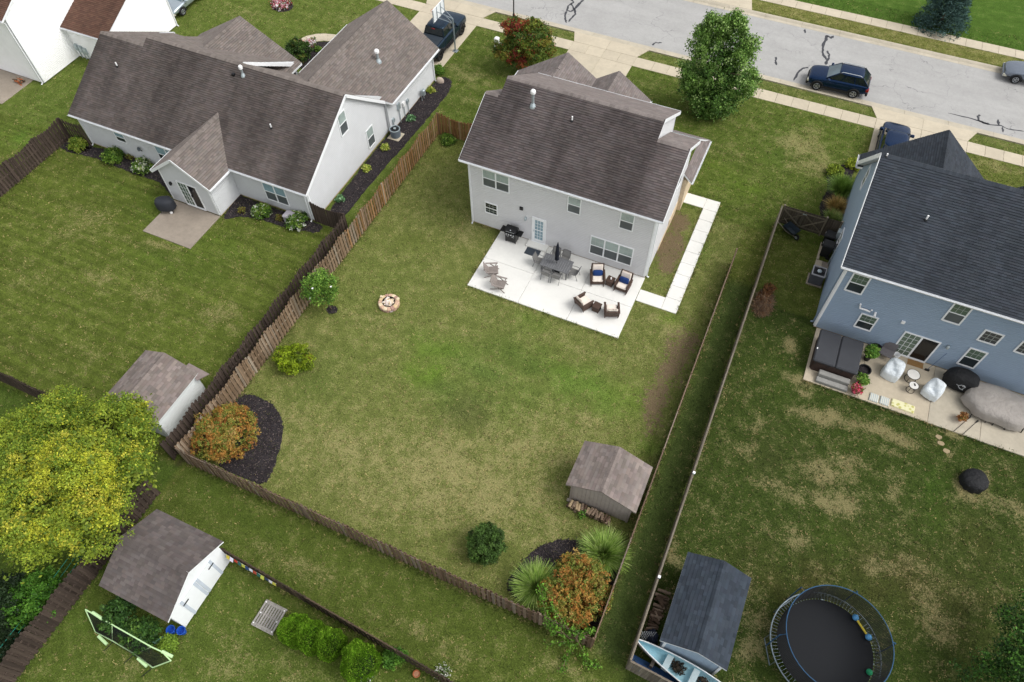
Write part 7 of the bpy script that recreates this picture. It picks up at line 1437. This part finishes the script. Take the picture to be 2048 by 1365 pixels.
for i in range(6):
    a = R(20)+i*math.pi/3; c_, s_ = math.cos(a), math.sin(a)
    b = MB(); b.tube([((RT_+.05)*c_,(RT_+.05)*s_,.3),((RT_+.06)*c_,(RT_+.06)*s_,1.2),((RT_+.04)*c_,(RT_+.04)*s_,2.4),((RT_-.17)*c_,(RT_-.17)*s_,2.62)], .025, 6); b.build('pole', M_BLUEP, TP)
    a2 = a+.32; b = MB(); b.tube([(RT_*math.cos(a-.16),RT_*math.sin(a-.16),.88),((RT_+.02)*math.cos(a-.16),(RT_+.02)*math.sin(a-.16),.05),((RT_+.02)*math.cos(a2),(RT_+.02)*math.sin(a2),.05),(RT_*math.cos(a2),RT_*math.sin(a2),.88)], .025, 6); b.build('leg', M_TUBE, TP)
b = MB(); b.tube(circ(2.16,2.62), .022, 6, closed=True); b.build('top_ring', M_BLUEP, TP)
nb = MB(); nn = 240
for i in range(nn): a = 2*math.pi*i/nn; nb.beam((2.06*math.cos(a),2.06*math.sin(a),.9),(2.14*math.cos(a),2.14*math.sin(a),2.6),.013,.013)
for k in range(1,28):
    z = .9+1.7*k/28; r = 2.06+.08*k/28; P = circ(r,z,40)
    for i in range(40): nb.beam(P[i],P[(i+1) % 40],.012,.012)
nb.build('safety_net', mat('black_net','17191b',.9), TP, kind='stuff')
def on_mat(x, y): p = G(*T(1520,1150,6.35)(x,y), .9); return p
a, c = on_mat(1200,550), on_mat(1365,800); d_ = (c-a); TY = thing('toy_dumbbell', 'toy bar with two light blue balls on the trampoline', 'toy', (a.x,a.y,.886)); b = MB(); b.cyl((.1*d_.x,.1*d_.y,.12),(.9*d_.x,.9*d_.y,.12),.045,.045,10); b.build('bar', mat('yellow_plastic','d8c23c',.5), TY)
for k in (0,1): b = MB(); b.lathe([(.02,-.14),(.1,-.11),(.15,0),(.1,.11),(.02,.14)], 14, (d_.x*k,d_.y*k,.14)); b.build('ball', mat('light_blue_plastic','5a9cd0',.4), TY, smooth=True)
p = on_mat(1380,1240); b = MB(); b.lathe([(.02,0),(.12,.03),(.14,.1),(.06,.2),(.01,.24)], 10); put('toy_ball', b.mesh('toy_ball', mat('green_plastic','2a9a6a',.5), smooth=True), None, (p.x,p.y,.888), label='green toy lying on the trampoline mat', cat='toy')
q = thing('trampoline_ladder', 'ladder hanging on the rim of the trampoline', 'ladder', tc+Vector((.35,-2.42,0)))
for x in (-.22,.22): b = MB(); b.cyl((x,-.3,0),(x,-.02,1.15),.018); b.build('rail', M_TUBE, q)
for k in range(3): b = MB(); b.box(-.22,.22,-.3+.1*k-.04,-.3+.1*k+.04,.28+.3*k,.3+.3*k); b.build('rung', M_TUBE, q)
# ------------------------------------------------------------------ the lawn with the white shed
zg4 = T(150,1180,6.206); M_LIME = mat('pale_lime_foam', 'bfe0a8', .7, .06, 5); gb = G(240,1310); GO = thing('sports_net', 'pale lime framed sports rebound net lying open on the grass', 'sports net', gb)
def gp(x, y, z): p = G(*zg4(x,y), z)-gb; return Vector((p.x,p.y,z))
A_, B_, C_, D_ = gp(130,245,1.3), gp(1190,880,1.0), gp(965,965,.12), gp(255,520,.12)
for p, r in (([A_,gp(950,710,1.15),gp(1080,770,1.1),B_],.03),([A_,D_],.03),([D_,gp(480,640,.25),gp(740,795,.2),C_],.03),([C_,B_],.03),([gp(950,710,1.15),gp(740,795,.2)],.018),([gp(460,450,1.2),gp(465,620,.25)],.018)): b = MB(); b.tube(p, r, 7); b.build('frame_tube', M_LIME, GO)
for p, q_ in ((gp(215,280,1.28),gp(345,365,1.26)),(gp(290,575,.12),gp(395,675,.1)),(gp(780,850,.12),gp(890,950,.1)),(gp(1080,765,1.1),gp(1210,830,1.02))): b = MB(); b.cyl(p, q_, .07, .07, 10); b.build('foam_pad', M_LIME, GO)
nb = MB()
for i in range(1,70): t = i/70; nb.beam(A_.lerp(B_,t), D_.lerp(C_,t)+Vector((0,0,.05)), .009, .009)
for i in range(1,26): t = i/26; nb.beam(A_.lerp(D_,t), B_.lerp(C_,t), .009, .009)
nb.build('net', mat('black_net','17191b',.9), GO, kind='stuff')
for p in (gp(480,640,.25), gp(740,795,.2), C_): b = MB(); b.cyl(p, (p.x-.25,p.y-.5,.02), .016); b.build('stay', M_BLACKM, GO)
pl = [G(*T(440,1090,7.583)(*v), .16) for v in ((690,830),(940,940),(800,1360),(460,1200))]; PA = thing('wood_pallet', 'grey wood pallet on the grass beside the arborvitae', 'pallet', ((pl[0]+pl[2])/2).to_2d().to_3d(), math.atan2(pl[3].y-pl[0].y, pl[3].x-pl[0].x)); M_PAL = woodmat('pallet_wood','8d8a84','a09c96')
for i in range(9): y = -.52+i*.13; b = MB(); b.box(-.6,.6,y-.045,y+.045,.13,.15); b.build('slat', M_PAL, PA)
for x in (-.57,-.02,.57): b = MB(); b.box(x-.045,x+.045,-.57,.57,.04,.128); b.build('stringer', M_PAL, PA)
for x in (-.5,.5): b = MB(); b.box(x-.05,x+.05,-.57,.57,.151,.168); b.build('deck_board', M_PAL, PA)
for x, y in ((-.5,-.5),(-.5,.5),(.0,-.45),(.05,.45),(.5,-.5),(.5,.5)): b = MB(); b.lathe([(.035,.168),(.03,.19),(.005,.195)], 8, (x,y,0)); b.build('white_cap', M_PVC, PA)
FL = thing('flag_string', 'string of coloured prayer flags along the dark fence', 'flags', (-.6,-24.66,1.3)); fd = Vector((2.9,-.17,0)); b = MB(); b.tube([(0,0,0)]+[(fd.x*t,fd.y*t,-.08*math.sin(t*math.pi*3)**2) for t in np.linspace(.05,1,18)], .006, 5); b.build('cord', M_TRIM, FL)
fc = ['c8b840','d8d4e4','c8402c','2a5a54','b8bc4c','24406e','cfd4e0','b04a34','1f5a4c','b4bc50','2a3a5c','d4d4d8','b8b44a']; fm = [mat('flag_'+c, c, .9, .1, 12) for c in fc]
for i in range(13):
    t = (i+.5)/13; b = MB(); w_ = .09; a, c = fd*(t-.034), fd*(t+.034); k = random.uniform(.14,.2); sw = random.uniform(-.14,-.05)
    b.loft([[a,c,c+Vector((0,sw,-k)),a+Vector((0,sw,-k))],[p+Vector((0,-.004,0)) for p in (a,c,c+Vector((0,sw,-k)),a+Vector((0,sw,-k)))]], True, True); b.build('flag', fm[i], FL)
p = G(834,1350); q = thing('flower_pot', 'orange terracotta flower pot by the dark fence', 'flower pot', p); b = MB(); b.lathe([(.1,0),(.15,.2),(.165,.2),(.165,.24),(.14,.24),(.12,.1),(.01,.1)], 16, cap1=False); b.build('pot', M_TERRA, q); b = MB(); b.lathe([(.13,.18),(.01,.2)], 12); b.build('soil', mat('peach_soil','b8886a',.9), q)
M_BLUEB = mat('bright_blue_plastic', '1f4fb0', .5, .08, 5)
for x, y, l in ((1225,510,'blue plastic tub at the shed corner, by the netted plants'),(1355,520,'blue plastic tub right under the white shed doors')):
    p = G(*zg4(x,y), .2); q = thing('plastic_tub', l, 'tub', (p.x-.1,p.y-.02,0)); b = MB(); b.lathe([(.13,0),(.19,.34),(.2,.34),(.2,.36),(.17,.36),(.12,.05),(.01,.05)], 14, cap1=False); b.build('shell', M_BLUEB, q); b = MB(); b.tube([(.19,0,.34),(.23,0,.3),(.19,0,.26)], .01, 5); b.build('grip', M_BLUEB, q)
# plant netting hoop beside the shed
q = thing('plant_netting', 'curved green garden netting round the leafy plants', 'garden net', G(285,1282)); b = MB(); cx_ = [G(*zg4(x,y),.5)-G(285,1282) for x, y in ((505,310),(520,380),(600,470),(700,560),(860,625),(1000,660),(1100,590))]
for z in (.15,.3,.45,.6): b.tube([(p.x,p.y,z) for p in cx_], .006, 5)
b.build('wires', mat('teal_wire','6a9a8c',.6), q, kind='stuff')
for p in cx_: b = MB(); b.cyl((p.x,p.y,0),(p.x,p.y,.68),.008,.008,5); b.build('stake', M_TUBE, q)
q = thing('net_fence', 'teal netting fence strung outside the black brown fence', 'fence', (-7.2,-29.5,0)); M_TEAL = mat('teal_net', '1f8a78', .7)
for z in (.3,.7,1.1): b = MB(); b.tube([(0,4.5,z),(-.1,2,z+.05),(0,-1,z),(.05,-5,z)], .012, 5); b.build('line', M_TEAL, q)
for y in (4.4,2,-1,-4): b = MB(); b.cyl((0,y,0),(0,y,1.2),.02); b.build('stake', M_TEAL, q)
# ------------------------------------------------------------------ round the grey house
zl5 = T(280,300,6.825)
q = drape('covered_grill','grill under a dark cover on the weathered patio of the grey house','covered grill',(-18.75,-7.25,.06),.62,.42,[(1,.3),(1.02,.5),(1.0,.78),(.85,.98),(.5,1.06),(.05,1.08)],mat('dark_grey_cover','2b2e35',.7,.1,5),R(25),8,.04,20,.9)
for x, y in ((-.4,-.25),(.4,-.25),(-.4,.25),(.4,.25)): b = MB(); b.cyl((x,y,0),(x,y,.4),.02); b.build('leg', M_PLASTIC, q)
for x in (.28,): b = MB(); b.cyl((x,-.33,.09),(x,-.27,.09),.09,.09,14); b.build('wheel', M_PVC, q)
q = thing('air_conditioner', 'round grey air conditioner beside the grey house wall', 'air conditioner', (-8.66,5.25,0)); b = MB(); b.bbox(-.45,.45,-.45,.45,0,.08,.01); b.build('base_pad', M_CONC, q); b = MB(); b.lathe([(.34,.085),(.36,.12),(.36,.66),(.34,.7)], 20); b.build('body', mat('ac_blue_grey','6c7680',.6,.1,5), q); b = MB(); b.tube(circ(.36,.7,20), .03, 6, closed=True); b.build('top_ring', M_GALV, q)
b = MB(); b.lathe([(.3,.702),(.02,.71)], 18); b.build('fan_well', M_BPOT, q); b = MB(); b.lathe([(.1,.715),(.1,.76),(.01,.78)], 10); b.build('motor', M_GALV, q)
for i in range(4): a = i*1.571+.3; b = MB(); b.beam((.08*math.cos(a),.08*math.sin(a),.73),(.3*math.cos(a),.3*math.sin(a),.735),.09,.01); b.build('fan_blade', M_PLASTIC, q)
q = thing('storage_box', 'grey storage box behind the flowering bush of the grey house', 'box', (-10.85,-4.75,0)); bx('body', q, mat('lavender_grey','a8a4ac',.7,.06,4), -.3,.3,-.28,.28,0,.55); bx('lid', q, MATS['lavender_grey'], -.34,.34,-.32,.32,.552,.66, b=.05)
p = G(880,165); b = MB(); rs = random.Random(2)
b.loft([[(k*.3*(1+.15*math.sin(3*t+1))*math.cos(t), k*.22*(1+.12*math.sin(2*t))*math.sin(t), z) for t in [2*math.pi*i/12 for i in range(12)]] for k, z in ((1,0),(1.05,.15),(.85,.32),(.4,.4),(.05,.42))], False, True); put('boulder', b.mesh('boulder', mat('pinkish_rock','b3a496',.9,.15,5,.6,12), smooth=True), None, p, label='pale rock in dark mulch at the garage corner', cat='rock')
q = thing('log_heap', 'small heap of rusty logs on the white house patio', 'firewood', G(40,166))
for i in range(14): a = random.uniform(-.5,.5); log('log', q, (random.uniform(-.4,.1),random.uniform(-.25,.25),.1+.02*i), (random.uniform(.15,.5),random.uniform(-.25,.25)+a*.2,.1+.02*i), random.uniform(.04,.07), random.choice((M_LOG,M_LOGD,M_TERRA)))
for px, py, l in ((1390,948,'small pale lantern on the grey fence near the taupe shed roof'),(1318,1155,'small pale lantern on the grey fence above the loose logs')):
    p = G(px,py,1.55); q = thing('lantern', l, 'lantern', (17.97,p.y,1.522)); bx('body', q, mat('pale_blue_glass','b8d0dc',.3), -.05,.05,-.05,.05,0,.12); bx('cap', q, M_PVC, -.065,.065,-.065,.065,.122,.15)
# ------------------------------------------------------------------ grass tufts: fine relief on the lawns, longer along fences and edges
rs = np.random.RandomState(42); NT = 95000
P = np.stack([rs.uniform(-42,44,NT*2), rs.uniform(-36,36,NT*2)], 1)
d = np.stack([P[:,0]-CAM.x, P[:,1]-CAM.y, np.full(len(P),-CAM.z)], 1)
cxp = 1024+FPX*(d@np.array(_r2))/(d@np.array(_f)); cyp = 682.5-FPX*(d@np.array(_u2))/(d@np.array(_f))
ok = (cxp > -150) & (cxp < 2200) & (cyp > -120) & (cyp < 1500)
for x0, x1, y0, y1 in ((-.1,11.85,-5.0,9.2),(2,11.8,-5,0),(11.7,14.3,-1.9,-.9),(13.3,14.3,-1.9,8.2),(11.7,14.3,7.1,8.2),(-2,7.6,8.9,12.2),(-28.1,-9.2,-4.3,6.5),(-19.2,-15.2,-9.45,-4),(-16.5,-9.0,5,12.5),(21.7,45,-3.45,13.2),(-50,-36.2,-.5,12),(-37,-31.9,3.3,10.2),(-45,-36.6,-4.5,0),
        (-60,60,19.85,21.1),(-60,60,22.3,31.15),(-60,60,32.85,34.02),(-1.3,4.1,11.8,22.4),(-14.7,-9.3,12,22.4),(22.3,28.6,12,22.4),(3.6,10.8,31,45),(-9.4,-7.5,-4,12.8),(12.7,15.9,-15.2,-12.8),(-11,-7.7,-20.7,-17.4),(19,21.6,-20.2,-16.1),(-4.5,-.8,-28,-24.5)):
    ok &= ~((P[:,0] > x0) & (P[:,0] < x1) & (P[:,1] > y0) & (P[:,1] < y1))
P = P[ok][:NT]
def edge(x0, y0, x1, y1, n_, sp=.12):
    t = rs.rand(n_,1); return np.array([[x0,y0]])*(1-t)+np.array([[x1,y1]])*t+rs.normal(size=(n_,2))*sp
E_ = np.concatenate([edge(-6,-21.3,-6,6.7,900),edge(-6,-21.4,16.2,-21.3,900),edge(16.25,-21.2,16.25,3.2,700),edge(17.95,-21.3,17.95,7.8,900),edge(-.8,-24.6,13.4,-25.4,500),edge(-6.3,-24,-6.3,-36,400),edge(-6.8,-21.5,-6.8,-4,400),edge(2.0,-5.0,11.7,-5.0,160,.05),edge(1.98,-4.9,1.98,0,90,.05),edge(14.3,-1.9,14.3,8.1,160,.05),edge(13.25,-.9,13.25,7.1,120,.05),edge(12.7,-15.3,12.7,-12.9,90),edge(15.9,-15.2,15.9,-12.9,60),edge(22,-3.45,33,-3.45,220,.05),edge(0,-.12,2,-.12,50,.06),edge(-29.9,-4.4,-29.9,-20,300)])
Q = np.concatenate([P, E_]); big = np.concatenate([np.zeros(len(P)), np.ones(len(E_))])
ix = np.clip(np.searchsorted(gx, Q[:,0])-1, 0, len(gx)-2); iy = np.clip(np.searchsorted(gy, Q[:,1])-1, 0, len(gy)-2)
bc = base[ix, iy]; dr = np.clip(dry[ix, iy], 0, 1); di = np.clip(dirt[ix, iy], 0, 1); keep = rs.rand(len(Q)) > di*.85; Q, big, bc, dr = Q[keep], big[keep], bc[keep], dr[keep]
per = 4; n_ = len(Q)*per; C = np.repeat(np.concatenate([Q, np.zeros((len(Q),1))], 1), per, 0); C[:,:2] += rs.normal(size=(n_,2))*.035; bg_ = np.repeat(big, per)
a = rs.rand(n_)*6.283; L = np.where(bg_ > 0, rs.uniform(.09,.2,n_), rs.uniform(.04,.085,n_)); w_ = np.where(bg_ > 0, .014, .016)*rs.uniform(.7,1.3,n_)
out = np.stack([np.cos(a), np.sin(a), np.zeros(n_)], 1); sd = np.stack([-np.sin(a), np.cos(a), np.zeros(n_)], 1); tip = C+out*(L*rs.uniform(.3,1.0,n_))[:,None]+np.array([0,0,1])*(L*rs.uniform(.4,.9,n_))[:,None]
Vg = np.stack([C-sd*w_[:,None], C+sd*w_[:,None], tip+sd*(w_*.25)[:,None], tip-sd*(w_*.25)[:,None]], 1).reshape(-1,3)
tn = np.array(lin('a8946a')); isdry = (rs.rand(len(Q)) < dr*.65)[:,None]; cc = np.where(isdry, tn*.8+bc*.35, bc*1.05)*rs.uniform(.6,1.5,(len(Q),1)); cc = np.repeat(cc, per, 0)*rs.uniform(.8,1.2,(n_,1))
put('grass_tufts', np_mesh('grass_tufts', Vg, np.arange(len(Vg)).reshape(-1,4), M_NEEDLE, np.clip(cc,0,1)), None, label='short uneven grass and longer tufts along the fences', cat='grass', kind='stuff')
